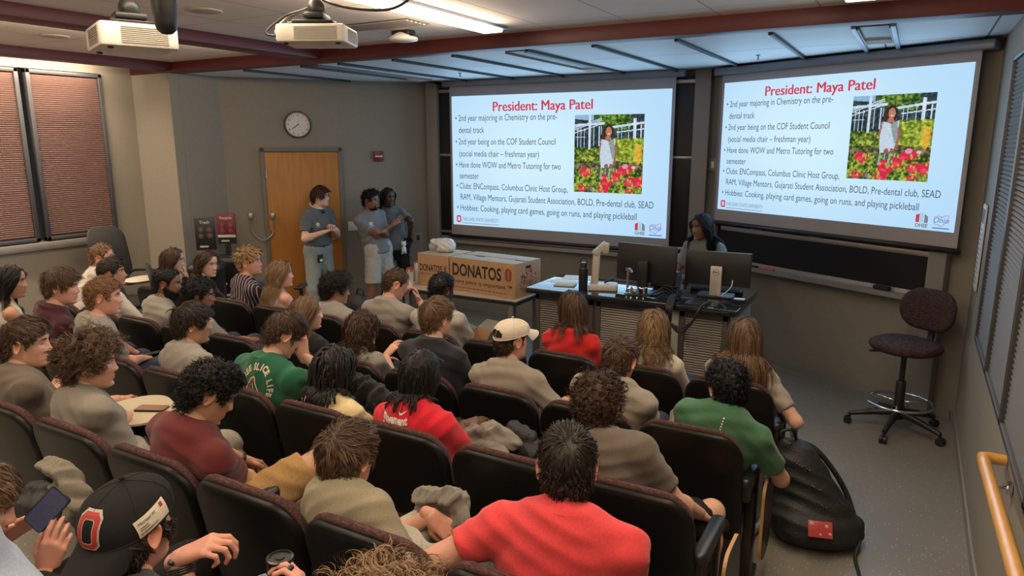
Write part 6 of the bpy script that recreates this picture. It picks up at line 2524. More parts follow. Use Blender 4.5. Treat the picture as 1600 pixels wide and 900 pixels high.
def glasses(pid, col=(.02, .02, .022), rim=.0016, w=.0215, hgt=.016):
    d = PEOPLE[pid]
    m = MB()
    a = np.arange(24) / 24 * 2 * np.pi
    for s in (-1, 1):
        pts = np.c_[s * .0325 + w * np.cos(a), np.full(24, .0995) - .004 * np.cos(a) * s, .006 + hgt * np.sin(a)]
        V, F = tube(pts, rim, 6, closed=True)
        m.add(d['l2w'](V) - d['base'], F)
        V, F = tube([(s * .054, .0965, .010), (s * .078, .08, .010), (s * .0805, -.005, .012), (s * .079, -.02, .0)], rim, 6)
        m.add(d['l2w'](V) - d['base'], F)
    V, F = tube(spline([(-.012, .1, .008), (0, .104, .011), (.012, .1, .008)], 8), rim, 6)
    m.add(d['l2w'](V) - d['base'], F)
    m.build('glasses', mat('glasses_frame', col, .3), d['root'])
def on_back(pid, geos, mtl, name, r0, u0, scale=1.0, off=.003, front=False, rot=0.0):
    """project flat geometry (x right, y up, as read by a viewer) on to the back (or chest) of a shirt"""
    d = PEOPLE[pid]
    V, F = d['shirt']
    bvh = BVHTree.FromPolygons([Vector(v) for v in V], [list(map(int, f)) for f in F])
    m = MB()
    dirn = d['Cv'] if not front else -d['Cv']
    rx = d['Sd'] if not front else -d['Sd']
    o = d['NB'] - dirn * .6 + rx * r0 + d['up'] * u0
    for Vt, Ft in geos:
        out = []
        c_, s_ = math.cos(rot), math.sin(rot)
        for v in Vt:
            x, y = (v[0] * c_ - v[1] * s_) * scale, (v[0] * s_ + v[1] * c_) * scale
            st = o + rx * x + d['up'] * y
            h_ = bvh.ray_cast(Vector(st), Vector(dirn))
            if h_[0] is None:
                n_ = bvh.find_nearest(Vector(st + dirn * .5))
                out.append(np.array(n_[0]) - d['base'])
            else:
                out.append(np.array(h_[0]) - dirn * off - d['base'])
        m.add(out, Ft)
    return m.build(name, mtl, d['root'], smooth=False)
# ------------------------------------------------------------------ the people
GREY, GREYD, GREYP = (.235, .215, .185), (.105, .092, .078), (.36, .33, .29)
JEANS, JEANSL, BLACKP, GREYPANT, KHAKI, NAVYP = ('long', 'jeans', (.03, .045, .075)), ('long', 'jeans_light', (.14, .21, .29)), ('long', 'black_trousers', (.014, .013, .013)), ('long', 'grey_trousers', (.24, .22, .19)), ('short', 'khaki', (.36, .22, .09)), ('long', 'navy_trousers', (.018, .022, .04))
def tee(c, n):
    return ('tee', n, c)
G1, G2 = tee(GREY, 'heather_grey'), tee((.275, .255, .225), 'heather_grey_light')
rt3 = _rt
seat_text = {}
def sit(pid, head, rk, label, text, **k):
    seat_text[rk] = text
    head = (head[0], head[1], head[2] + .07)
    return person(pid, head, label, seat=rk, **k)

# standing and presenting
pz = at(497, 380, 6.25)
person('S1', (499, 288, 6.25), 'standing person in baggy light jeans and grey t-shirt, hands together before the orange door', stand=(pz[0] - .02, 6.27, .93),
       gaze=60, pitch=-3, hair='floppy', hc='auburn', skin='pale', top=('tee', 'slate_grey', (.115, .12, .13)), bottom=('baggy', 'washed_jeans', (.27, .30, .29)), byaw=95,
       R=at(508, 362, 6.12), L=at(521, 356, 6.26), Rc=.5, Lc=.5, lod=1, hem=.19, hopt=dict(L=.11, N=330))
pz = at(588, 412, 6.75)
person('S2', (579, 293, 6.75), 'standing person with crossed arms in grey t-shirt and pale shorts', stand=(pz[0], 6.8, .90), gaze=84, pitch=2, hair='tightcurl', hc='black', skin='brown',
       top=('tee', 'slate_grey_light', (.18, .18, .185)), bottom=('short', 'pale_shorts', (.42, .40, .36)), byaw=100, lod=1, hopt=dict(L=.05, top_t=.026),
       R=(-.09, .19, .33), L=(.10, .22, .27), Rf=(.35, .75, .55), Lf=(-.3, -.8, .1), Rb=(.8, -.1, .5), Lb=(.8, 0, .6), Rc=.25, beard=('trim', .002, .7))
pz = at(617, 415, 7.05)
person('S3', (606, 292, 7.05), 'standing person with braided hair, hands on hips, behind the crossed-arm person', stand=(pz[0] - .03, 7.1, .90), gaze=112, pitch=0, fem=1, hair='braids', hc='black', skin='deep',
       top=('tee', 'slate_grey', (.115, .12, .13)), bottom=BLACKP, byaw=135, lod=1, hopt=dict(L=.16, N=170), R=(.19, .06, .16), L=(-.19, .06, .16), Rh=(-.9, .8, .1), Lh=(.9, -.5, .15), Rc=.6, Lc=.6)
person('S4', (1097, 332, 6.64), 'presenter with long black hair standing behind the lecture desk', stand=(-1.68, 6.70, .87), gaze=-152, pitch=5, fem=1, hair='straight', hc='black', skin='brown',
       top=('tee', 'slate_grey_light', (.18, .18, .185)), bottom=BLACKP, byaw=190, lod=1, R=np.array([-1.82, 6.40, 1.02]), L=np.array([-1.54, 6.38, 1.02]), hopt=dict(L=.58, K=20, N=420, part=.0, fronty=-.05, w=.0024))

# first row
sit('A', (268, 385, 4.2), (1, 10), 'person with glasses and long brown hair resting chin on hand, front row far left', 'under the person with chin on hand', fem=1, hair='straight', hc='brown', skin='pale', gaze=48, pitch=5,
    top=('long', 'dark_navy', (.018, .018, .026)), bottom=BLACKP, hopt=dict(L=.30, N=260), lod=2, R=at(291, 432, 4.42), Rf=(-.1, -.1, 1), Rb=(.6, .6, 0), Rc=.8, byaw=25)
sit('B', (322, 390, 4.15), (1, 9), 'person with wavy dark brown hair turning face back towards the room, front row', 'under the person turning round with wavy hair', fem=1, hair='wavy', hc='brown', skin='pale', gaze=82, pitch=4,
    top=('long', 'black_knit', (.013, .012, .012)), bottom=BLACKP, hopt=dict(L=.32, N=300, wave=.009, pullback=-.7), lod=1, byaw=20)
def stripe_mat():
    m = mat('cloth_striped', (.028, .028, .045), .9, spec=.15)
    nt = m.node_tree
    Lk = nt.links.new
    b = nt.nodes['Principled BSDF']
    tc = nt.nodes.new('ShaderNodeTexCoord')
    sp = nt.nodes.new('ShaderNodeSeparateXYZ')
    Lk(tc.outputs['Object'], sp.inputs[0])
    ad = nt.nodes.new('ShaderNodeMath')
    ad.operation = 'MULTIPLY_ADD'
    ad.inputs[1].default_value = .25
    Lk(sp.outputs[1], ad.inputs[0])
    Lk(sp.outputs[0], ad.inputs[2])
    pp = nt.nodes.new('ShaderNodeMath')
    pp.operation = 'PINGPONG'
    pp.inputs[1].default_value = .03
    Lk(ad.outputs[0], pp.inputs[0])
    cr = nt.nodes.new('ShaderNodeValToRGB')
    cr.color_ramp.interpolation = 'CONSTANT'
    e = cr.color_ramp.elements
    e[0].position, e[0].color = 0, (.42, .24, .21, 1)
    e[1].position, e[1].color = .0032, (.028, .028, .045, 1)
    e2 = cr.color_ramp.elements.new(.0262)
    e2.color = (.40, .36, .34, 1)
    Lk(pp.outputs[0], cr.inputs[0])
    Lk(cr.outputs[0], b.inputs['Base Color'])
    return m
sit('C', (388, 385, 4.15), (1, 8), 'blond person in navy striped t-shirt near the waste bins, front row', 'under the blond person in stripes', hair='spiky', hc='blonde', skin='rosy', gaze='P', pitch=-6,
    top=('tee', 'striped', stripe_mat()), hopt=dict(N=300), lod=1, byaw=20)
glasses('C', (.12, .08, .06), .0011)
sit('D', (437, 404, 4.15), (1, 7), 'person with long dark blond hair in beige sleeveless top, front row', 'under the blond long-haired person', fem=1, hair='wavy', hc='dirty', skin='rosy', gaze='P', pitch=-3,
    top=('tank', 'beige', (.30, .235, .18)), bottom=JEANS, hopt=dict(L=.36, N=320, wave=.012), lod=1, byaw=15)
sit('E', (524, 421, 4.15), (1, 6), 'person with round afro, glasses and grey shirt, front row by black backpack', 'under the person with afro', hair='afro', hc='dark', skin='tan', gaze=42, pitch=4, top=G2, bottom=JEANS, lod=0, hopt=dict(wide=1.3, curl=.008, L=.052))
glasses('E', (.3, .3, .32), .0012)
sit('F', (617, 418, 4.15), (1, 5), 'person with buzzed brown hair in grey t-shirt looking down, front row', 'under the buzzed-hair person', hair='buzz', hc='mid', skin='rosy', gaze=36, pitch=20, top=G1, bottom=JEANS, lod=1, hopt=dict(N=420),
    R=at(655, 470, 4.45), Rf=(-.2, -.2, .9), Rb=(.5, .7, 0), Rc=.7)
sit('G', (690, 424, 4.15), (1, 4), 'person with short black hair in pale grey t-shirt before pizza cartons', 'under the person before the pizza cartons', hair='fade', hc='black', skin='deep', gaze=16, pitch=2, top=tee(GREYP, 'pale_grey'), bottom=JEANS, lod=1, hopt=dict(N=420, top_t=.014, side_t=.008))
sit('H', (895, 452, 4.15), (1, 2), 'person with long straight brown hair in bright red fleece, front row', 'under the person in red fleece', fem=1, hair='straight', hc='mid', skin='light', gaze=-42, pitch=2,
    top=('long', 'red_fleece', (.52, .022, .022)), bottom=JEANS, hopt=dict(L=.29, part=.01), lod=1)
sit('I', (1022, 480, 4.15), (1, 1), 'person with long frizzy light brown hair in cream jacket, front row', 'under the frizzy-haired person', fem=1, hair='curlylong', hc='dirty', skin='light', gaze=-18, pitch=2,
    top=('long', 'cream_jacket', (.50, .44, .35)), bottom=JEANS, hopt=dict(L=.33, N=380, curl=.006, turns=5, wave=.012), lod=1)
sit('J', (1165, 493, 4.15), (1, 0), 'person with very long straight light brown hair, front row at aisle', 'at the aisle end under the long-haired person', fem=1, hair='straight', hc='light', skin='light', gaze=-24, pitch=2, top=tee((.30, .265, .22), 'warm_grey'), bottom=JEANS, hopt=dict(L=.50, N=400, K=18), lod=1,
    R=np.array([-.60, 4.30, .70]))

# second row
sit('K', (157, 379, 3.62), (2, 10), 'ginger-haired person with dark glasses in pale t-shirt by the window wall', 'under the ginger person with glasses', hair='crop', hc='ginger', skin='rosy', gaze=45, pitch=-2, top=tee((.42, .38, .33), 'off_white'), lod=2, byaw=20)
glasses('K', (.015, .015, .015), .002)
sit('L', (172, 400, 3.32), (2, 9), 'dark-haired person in white shirt seated before ginger-haired person, second row', 'under the person in white shirt', hair='short', hc='dark', skin='olive', gaze=42, pitch=-2, top=('long', 'white_shirt', (.55, .50, .44)), lod=1, byaw=15, hopt=dict(L=.06))
sit('M', (258, 416, 3.3), (2, 8), 'bearded person with short black hair in grey t-shirt, second row', 'under the bearded person', hair='fade', hc='black', skin='brown', gaze='P', pitch=6, top=G2, lod=1, beard=('full', .006, .9), byaw=12)
sit('N', (310, 430, 3.3), (2, 7), 'person with glasses, curly black hair and thin beard, second row', 'under the person with glasses and curly hair', hair='tightcurl', hc='black', skin='brown', gaze=45, pitch=0, top=G1, lod=1, beard=('trim', .002, .8), hopt=dict(L=.05, top_t=.03, side_t=.014), byaw=12)
glasses('N', (.05, .04, .035), .0013)
sit('O', (478, 459, 3.3), (2, 5), 'person with straight brown hair in black hoodie, second row', 'under the person in black hoodie', fem=1, hair='straight', hc='light', skin='pale', gaze=38, pitch=0, top=('hood', 'black_fleece', (.014, .013, .013)), bottom=BLACKP, hopt=dict(L=.30, N=320), lod=1)
sit('P', (565, 482, 3.3), (2, 4), 'person with long dark curls in grey t-shirt holding something small, second row', 'under the person with long dark curls', fem=1, hair='curlylong', hc='brown', skin='light', gaze=22, pitch=3, top=G1, bottom=JEANS, hopt=dict(L=.34, N=380, wave=.016), lod=1,
    R=at(603, 556, 3.68), L=at(588, 566, 3.72), Rf=(.3, .6, .6))
sit('Q', (682, 460, 3.3), (2, 3), 'light brown haired person in dark navy sweater, second row centre', 'under the person in dark sweater', hair='swirl', hc='light', skin='light', gaze=14, pitch=0, top=('long', 'charcoal_navy', (.022, .022, .028)), bottom=JEANS, lod=0, hopt=dict(L=.07, N=520))
sit('R', (800, 495, 3.3), (2, 2), 'person wearing cream baseball cap and grey t-shirt, second row', 'under the person in cream cap', hair='crop', hc='brown', skin='rosy', gaze=24, pitch=2, top=tee((.27, .235, .19), 'warm_grey_dark'), bottom=('short', 'black_shorts', (.015, .014, .014)), lod=0, hairtop=.022, hopt=dict(top_t=.006, L=.02, maxz=.0), R=at(888, 636, 3.6), Rc=.5)
sit('S', (970, 523, 3.3), (2, 1), 'short brown haired person in grey t-shirt behind the frizzy-haired person', 'under the short-haired person in grey', hair='short', hc='mid', skin='rosy', gaze=4, pitch=2, top=tee((.27, .24, .195), 'warm_grey_dark2'), bottom=JEANS, nz=0.04, lod=0)
sit('T', (1140, 562, 3.3), (2, 0), 'curly black haired person in green t-shirt at the aisle, second row', 'at the aisle end under the person in green with curls', hair='tightcurl', hc='black', skin='olive', gaze=-27, pitch=3, top=tee((.055, .14, .075), 'moss_green'), bottom=GREYPANT, nz=0.045, lod=0, hopt=dict(L=.05, side=.35, curl=.009),
    R=np.array([-.60, 3.66, .70]), RE=at(1214, 738, 3.42), knees={-1: at(1066, 655, 3.74)})

# third row
sit('b', (12, 412, 2.5), (3, 9), 'person with long straight black hair in thin-strapped top, far left edge', 'under the long black haired person', fem=1, hair='straight', hc='black', skin='tan', gaze=42, pitch=2, top=('tank', 'pale_strap', (.50, .45, .38)), hopt=dict(L=.34, N=330), lod=1, byaw=10)
sit('U', (92, 414, 2.46), (3, 8), 'tousled brown haired person in maroon polo shirt, third row', 'under the person in maroon polo', hair='floppy', hc='mid', skin='rosy', gaze=44, pitch=5, top=('polo', 'maroon_polo', (.06, .014, .022)), lod=0, byaw=12, hopt=dict(L=.085, N=420, lift=.5))
sit('V', (158, 429, 2.46), (3, 7), 'reddish fair haired person in grey t-shirt holding a phone low', 'under the person holding a phone low', hair='short', hc='ginger', skin='rosy', gaze=38, pitch=3, top=G2, lod=0, byaw=14, R=at(222, 560, 2.80), L=at(212, 553, 2.92), Rc=.6, Lc=.6, hopt=dict(L=.045, N=460))
sit('W', (297, 467, 2.46), (3, 5), 'person with swept black hair and grey t-shirt, third row', 'under the person with swept black hair', hair='floppy', hc='dark', skin='olive', gaze=30, pitch=4, top=G1, lod=0, byaw=8, hopt=dict(L=.08, N=460))
sit('X', (440, 482, 2.5), (3, 4), 'person in dark green printed t-shirt scratching head, third row', 'under the person in green printed shirt', hair='swirl', hc='brown', skin='light', gaze=22, pitch=30, top=tee((.018, .105, .055), 'bottle_green'), lod=0, R=at(474, 556, 2.66), Rh=(.7, .2, -.6), Rf=(-.25, .1, .9), Rb=(.6, -.6, .2), Rc=.6, hopt=dict(L=.065, N=460))
sit('Y', (520, 537, 2.46), (3, 3), 'person with black dreadlocks in pale yellow t-shirt, third row', 'under the person with dreadlocks', fem=1, hair='dreads', hc='black', skin='dark', gaze=8, pitch=6, top=tee((.60, .49, .27), 'pale_yellow'), bottom=BLACKP, lod=0, hopt=dict(L=.27, mess=.3), L=at(462, 614, 2.74))
sit('Z', (655, 542, 2.46), (3, 2), 'person with long black braids in bright red sports t-shirt', 'under the person with braids in red', fem=1, hair='braids', hc='black', skin='dark', gaze=4, pitch=2, top=tee((.62, .022, .04), 'sports_red'), bottom=BLACKP, lod=0, hopt=dict(L=.22, w=.0036, N=420, lay0=.05, lay1=.16, endz=-.118), R=at(722, 664, 2.86), Rf=(.6, .6, .15), L=at(702, 672, 2.95), big=1.06)
sit('a', (935, 577, 2.46), (3, 0), 'curly brown haired person in taupe t-shirt at the aisle, third row', 'at the aisle end under the curly person in taupe', hair='curly', hc='brown', skin='light', gaze=-6, pitch=2, top=tee((.125, .105, .085), 'taupe'), bottom=('short', 'black_shorts', (.015, .014, .014)), nz=0.03, lod=0,
    R=at(1120, 815, 2.92), RE=at(1078, 818, 2.62), knees={1: at(1112, 800, 2.98)}, hopt=dict(N=460, L=.055), dx=-.08, big=1.06)

# fourth row
sit('c', (35, 492, 1.62), (4, 5), 'short brown haired person in brown t-shirt, left edge of fourth row', 'under the person in brown t-shirt', hair='short', hc='brown', skin='light', gaze=44, pitch=2, top=tee((.125, .10, .078), 'brown_grey'), lod=0, byaw=15, hopt=dict(N=460), R=at(88, 607, 1.88))
sit('d', (135, 512, 1.62), (4, 4), 'person with big brown curls in grey t-shirt beside a writing tablet', 'with open writing tablet, under the person with big curls', hair='bigcurl', hc='mid', skin='light', gaze=40, pitch=4, top=tee((.20, .18, .15), 'heather_grey_dark'), bottom=GREYPANT, lod=0, byaw=12, hopt=dict(N=480, w=.0024), R=at(212, 650, 2.00), L=at(196, 622, 2.15))
sit('e', (322, 557, 1.62), (4, 3), 'curly black haired person in maroon t-shirt and khaki shorts, head bowed', 'under the person in maroon t-shirt', hair='curly', hc='black', skin='olive', gaze=30, pitch=30, top=tee((.115, .022, .022), 'brick_maroon'), bottom=KHAKI, lod=0, byaw=8,
    R=at(404, 752, 1.96), L=at(392, 722, 2.10), Rc=.6, Lc=.6, knees={1: at(512, 712, 2.10), -1: at(455, 790, 2.12)}, hopt=dict(L=.040, top_t=.016, side_t=.010), big=1.04)
sit('f', (540, 652, 1.62), (4, 1), 'tousled brown haired person in olive tan t-shirt with folded arms', 'under the person in olive tan t-shirt', hair='swirl', hc='mid', skin='rosy', gaze=-2, pitch=2, top=tee((.245, .215, .145), 'olive_tan'), bottom=('long', 'pale_trousers', (.40, .375, .31)), nz=0.03, lod=0, byaw=12,
    L=at(672, 806, 1.93), Lf=rt3 * .75 + np.array([0, 0, -.65]), Lb=np.array([.2, -.6, .6]), R=at(700, 868, 1.80), Lc=.3, knees={1: at(775, 846, 2.0)}, hopt=dict(L=.08, N=620, lift=.45, fwd=.6))
sit('g', (887, 657, 1.66), (4, 0), 'dark straight haired person in coral red t-shirt, nearest at centre bottom', 'at the aisle end under the person in coral red', hair='swirl', hc='dark', skin='rosy', gaze=-26, pitch=3, top=tee((.60, .055, .06), 'coral_red'), bottom=JEANS, nz=0.025, lod=0,
    L=np.array([-1.30, 1.75, .82]), LE=at(640, 897, 1.52), sleeve=.14, hopt=dict(L=.068, lift=.14, bend=.34, fwd=.25, side=.3, side_t=.005, mess=.07, clump=.005, gather=.35), byaw=-14, big=1.04)

# fifth row
sit('h', (195, 741, .82), (5, 1), 'person in backwards black cap with name sticker, raised fist, bottom left', 'under the person in black cap', hair='short', hc='dark', skin='rosy', gaze=-12, pitch=-4, top=tee((.03, .03, .035), 'black_cotton'), bottom=JEANSL, lod=0, hairtop=.024, hopt=dict(top_t=.006, side_t=.010, L=.05, side=1.0, N=420, drop=.2, maxz=.012),
    R=at(281, 872, 1.02), Rh=(.6, -.4, -.8), Rf=rt3 * .85 + np.array([0, 0, .42]), Rb=np.array([-.2, -.35, .9]), Rc=.8, thumb=.6)
sit('i', (-48, 722, .82), (5, 2), 'person in light blue t-shirt looking down at a phone, bottom left edge', 'under the person with phone in both hands', hair='short', hc='light', skin='rosy', gaze=38, pitch=20, top=tee((.36, .43, .56), 'light_blue'), bottom=BLACKP, lod=0,
    R=at(72, 892, 1.00), L=at(10, 838, 1.09), Rf=rt3 * .3 + np.array([0, .1, .9]), Lf=rt3 * .8 + np.array([0, 0, .55]), Rb=np.array([.5, -.6, -.2]), Lb=np.array([-.3, .6, .7]), Rc=.6, Lc=.35, thumb=.2)
sit('j', (588, 872, .78), (5, 0), 'person with curly dark blond hair at the bottom edge holding a bottle', 'at the aisle end under the curly blond person', fem=1, hair='bigcurl', hc='dirty', skin='rosy', gaze=-5, pitch=10, top=tee((.05, .06, .1), 'navy_cotton'), bottom=NAVYP, lod=0, hopt=dict(wide=.8, curl=.012, K=22),
    L=at(478, 955, 1.10), Lf=np.array([-.35, .1, .9]), Lb=rt3 * 1.0, Lc=.75, Lh=(-.6, -.3, -.8))

# empty and occupied seats
EMPTY = {(1, 3): 'empty black seat between the pale grey person and the red fleece', (2, 6): 'empty black seat left of the black hoodie, second row', (3, 1): 'empty black seat with jacket and bag, right of the braided person',
         (3, 6): 'empty black seat left of the swept-haired person, third row', (3, 10): 'empty black seat at far left of third row', (4, 2): 'empty black seat with raised cushion between maroon and olive tan shirts'}
ROWN = {1: 'front row', 2: 'second row', 3: 'third row', 4: 'fourth row', 5: 'fifth row'}
SEATS = {}
for r in range(1, 6):
    for k in range(11):
        if (r, k) in seat_text:
            SEATS[(r, k)] = seat(r, k, 'black seat ' + seat_text[(r, k)], False, k == 0)
        elif (r, k) in EMPTY:
            SEATS[(r, k)] = seat(r, k, EMPTY[(r, k)], (r, k) == (4, 2), k == 0)

# ------------------------------------------------------------------ caps, prints and small things on people
def cap(pid, col, name, rev=False, bill_tilt=.25, adj=0.0):
    d = PEOPLE[pid]
    cm = mat(name, col, .85, noise=.06, nscale=120, bump=.2, bscale=500, spec=.2)
    n, nz = 56, 18
    th = np.arange(n) / n * 2 * np.pi           # cap frame, 0 = bill side
    off = math.pi if rev else 0
    sx = -1 if rev else 1
    rim = np.interp(np.abs((th + np.pi) % (2 * np.pi) - np.pi), [0, 1.2, 2.2, np.pi], [.058, .046, .028, .014] if not rev else [.012, .020, .040, .058])
    R, ok = [], []
    for j in range(nz):
        t = j / (nz - 1)
        z = rim + (.1175 - rim) * (1 - (1 - t) ** 1.35)
        z = np.minimum(z, .1172)
        P = head_pt(th + off, z)
        N = head_norm(P)
        q = P + N * (.0135 + .006 * math.sin(math.pi * min(t * 1.2, 1)))[None] if False else P + N * (.0125 + .007 * math.sin(math.pi * min(t * 1.15, 1)))
        R.append(q)
    V = np.concatenate(R)
    F = grid_faces(n, nz)
    # opening with strap on the side away from the bill
    a = np.abs((th + np.pi) % (2 * np.pi) - np.pi)
    fa = a[F[:, 0] % n]
    fr = F[:, 0] // n
    hole = (np.pi - fa < .5) & (fr >= 2) & (fr < 2 + 5 * np.sqrt(np.clip(1 - ((np.pi - fa) / .5) ** 2, 0, 1)))
    m = MB()
    m.add(d['l2w'](V) - d['base'], F[~hole])
    top = (nz - 1) * n
    m.add(d['l2w'](np.concatenate([V[top:top + n], [[0, 0, .1375]]])) - d['base'], np.array([[i, (i + 1) % n, n] for i in range(n)]))
    ring = np.array(R[0])
    Vt, Ft = tube(ring, .0025, 6, closed=True)
    m.add(d['l2w'](Vt) - d['base'], Ft)
    m.add(*(lambda vf: (d['l2w'](vf[0]) - d['base'], vf[1]))(ball((0, 0, .138), (.008, .008, .004), 12, 6)))
    seam = []
    for k in range(6):
        i = int(k * n / 6) % n
        pts = np.array([R[j][i] for j in range(nz)])
        Vt, Ft = tube(pts * 1.004, .0009, 4)
        m.add(d['l2w'](Vt) - d['base'], Ft)
    o = m.build('baseball_cap', cm, d['root'])
    # bill
    m = MB()
    nb, nd = 25, 9
    aa = np.linspace(-1.12, 1.12, nb)
    Vb = []
    for layer in (0, 1):
        for j in range(nd):
            t = j / (nd - 1)
            for a_ in aa:
                zr = float(np.interp(abs(a_), [0, 1.2], [.058, .046] if not rev else [.012, .020]))
                p = head_pt(np.array(a_ + off), np.array(zr))
                p = p + head_norm(p) * .012
                ext = .078 * t * math.cos(a_ * 1.05) ** .6 if abs(a_) < 1.45 else 0
                dy = ext * (-1 if rev else 1)
                drop = -ext * bill_tilt - .030 * t * (a_ / 1.12) ** 2
                Vb.append([p[0] * (1 - .06 * t), p[1] + dy, zr + drop + .002 - layer * .004])
    Fb = grid_faces(nb, nd, False)
    m.add(d['l2w'](np.array(Vb[:nb * nd])) - d['base'], Fb)
    m.add(d['l2w'](np.array(Vb[nb * nd:])) - d['base'], Fb[:, ::-1])
    rimi = list(range(nb * (nd - 1), nb * nd))
    both = np.array(Vb)
    e0, e1 = both[nb * (nd - 1):nb * nd], both[nb * nd + nb * (nd - 1):]
    m.add(d['l2w'](np.concatenate([e0, e1])) - d['base'], grid_faces(nb, 2, False))
    bill = m.build('bill', cm, o)
    d['cap'] = (V, F[~hole])
    return o
cap('R', (.60, .53, .43), 'cap_cream')
capo = cap('h', (.014, .014, .014), 'cap_black', True, .55)
def on_cap(pid, geos, mtl, name, th, z, rot=0.0, off=.002, parent=None):
    d = PEOPLE[pid]
    V, F = d['cap']
    bvh = BVHTree.FromPolygons([Vector(v) for v in V], [list(map(int, f)) for f in F])
    out_dir = np.array([math.sin(th), math.cos(th), 0])
    rx = np.array([-math.cos(th), math.sin(th), 0])     # viewer's right when facing the cap from outside
    m = MB()
    c_, s_ = math.cos(rot), math.sin(rot)
    for Vt, Ft in geos:
        o = []
        for v in Vt:
            x, y = v[0] * c_ - v[1] * s_, v[0] * s_ + v[1] * c_
            st = out_dir * .4 + rx * x + np.array([0, 0, z + y])
            h_ = bvh.ray_cast(Vector(st), Vector(-out_dir))
            q = np.array(h_[0]) if h_[0] is not None else np.array(bvh.find_nearest(Vector(st - out_dir * .28))[0])
            o.append(q + out_dir * off)
        m.add(d['l2w'](np.array(o)) - d['base'], Ft)
    return m.build(name, mtl, parent or d['root'], smooth=False)
def octring(w, h, c, w2, h2, c2, n=5):
    def oc(w, h, c):
        base_ = [(w, -h + c), (w, h - c), (w - c, h), (-w + c, h), (-w, h - c), (-w, -h + c), (-w + c, -h), (w - c, -h)]
        out = []
        for i in range(8):
            a, b = np.array(base_[i]), np.array(base_[(i + 1) % 8])
            out += [a + (b - a) * t / n for t in range(n)]
        return np.array(out)
    A, B = oc(w, h, c), oc(w2, h2, c2)
    V = np.concatenate([A, (A + B) / 2, B])
    return np.c_[V, np.zeros(len(V))], [list(map(int, f)) for f in grid_faces(8 * n, 3)]
LOGO_RED = mat('logo_red', (.36, .025, .02), .6)
on_cap('h', [octring(.031, .041, .012, .0135, .024, .004)], mat('logo_outline', (.42, .38, .33), .6), 'logo_outline', math.pi, .064, 0, .0018, capo)
on_cap('h', [octring(.0275, .0375, .011, .016, .0265, .005)], LOGO_RED, 'block_letter', math.pi, .064, 0, .003, capo)
def gridrect(w, h, n=10, m_=6):
    V = [((i / n - .5) * w, (j / m_ - .5) * h, 0) for j in range(m_ + 1) for i in range(n + 1)]
    return np.array(V), [list(map(int, f)) for f in grid_faces(n + 1, m_ + 1, False)]
TH_ST, Z_ST, ROT_ST = math.radians(100), .056, .22
st_ = on_cap('h', [gridrect(.088, .047)], mat('sticker', (.62, .56, .46), .6), 'name_sticker', TH_ST, Z_ST, ROT_ST, .0035, capo)
def tx(body, size, x, y, **k):
    V, F = text_geo(body, size, sub=1, **k)
    return V + [x, y, 0], F
on_cap('h', [tx('Michael M', .0115, -.038, .008, shear=.1)] + [(g[0] + [x, y, 0], g[1]) for g, x, y in ((gridrect(.022, .0022, 4, 1), -.026, .001), (gridrect(.024, .0022, 4, 1), -.025, -.005), (gridrect(.040, .0016, 6, 1), -.011, -.0125), (gridrect(.024, .0016, 6, 1), -.019, -.016))],
       mat('sticker_ink', (.06, .05, .045), .6), 'sticker_print', TH_ST, Z_ST, ROT_ST, .0045, capo)
on_cap('h', [(gridrect(.009, .011, 3, 3)[0] + [.031, .0145, 0], gridrect(.009, .011, 3, 3)[1]), (octring(.0028, .0035, .001, .0012, .002, .0005, 1)[0] + [-.0365, -.0145, 0], octring(.0028, .0035, .001, .0012, .002, .0005, 1)[1])], LOGO_RED, 'sticker_logo', TH_ST, Z_ST, ROT_ST, .0046, capo)

# shirt prints
def arc_text(body, size, R, a0, da, bold=0.0):
    out = []
    for i, ch in enumerate(body):
        if ch == ' ':
            continue
        V, F = text_geo(ch, size, 'CENTER', bold=bold, sub=1)
        a = math.radians(a0 - da * i)
        r_ = a - math.pi / 2
        c_, s_ = math.cos(r_), math.sin(r_)
        out.append((np.c_[V[:, 0] * c_ - V[:, 1] * s_ + R * math.cos(a), V[:, 0] * s_ + V[:, 1] * c_ + R * math.sin(a), V[:, 2]], F))
    return out
PRINT_CREAM = mat('print_cream', (.60, .52, .38), .8)
on_back('X', [(g[0] * [.8, 1, 1] + [0, 0, 0], g[1]) for g in arc_text('REE SLICE LIFE', .040, .088, 152, 13.2, .0016)], PRINT_CREAM, 'shirt_lettering', .03, -.085)
wedge = lambda pts: (np.array([(x, y, 0) for x, y in pts]), [list(range(len(pts)))])
slice_ = [(-.07, -.06), (-.05, .0), (-.02, .05), (.005, .065), (.01, .03), (.03, -.02), (.045, -.075), (.02, -.09), (-.03, -.085)]
lines = []
for a_, b_ in ((0, 1), (1, 2), (2, 3), (3, 4), (4, 5), (5, 6), (6, 7), (7, 8)):
    V, F = tube([(slice_[a_][0], slice_[a_][1], 0), (slice_[b_][0], slice_[b_][1], 0)], .003, 4)
    V = V * [1, 1, 0]
    lines.append((V, F))
for x0, y0, x1, y1 in ((-.01, .05, .0, -.08), (-.035, .02, -.02, -.08), (.012, -.03, .02, -.085)):
    V, F = tube(spline([(x0, y0, 0), ((x0 + x1) / 2 + .006, (y0 + y1) / 2, 0), (x1, y1, 0)], 8), .0022, 4)
    lines.append((V * [1, 1, 0], F))
on_back('X', lines, PRINT_CREAM, 'shirt_drawing', .02, -.095)
dots = []
for x, y, r_ in ((-.045, -.045, .014), (-.03, .012, .011), (-.005, .04, .008), (-.012, -.07, .009)):
    a = np.arange(14) / 14 * 6.283
    dots.append((np.c_[x + r_ * np.cos(a), y + r_ * np.sin(a), np.zeros(14)], [list(range(14))]))
on_back('X', dots, mat('print_red', (.36, .02, .02), .8), 'shirt_drawing', .02, -.095, off=.004)
PRINT_WHITE = mat('print_white', (.70, .64, .58), .8)
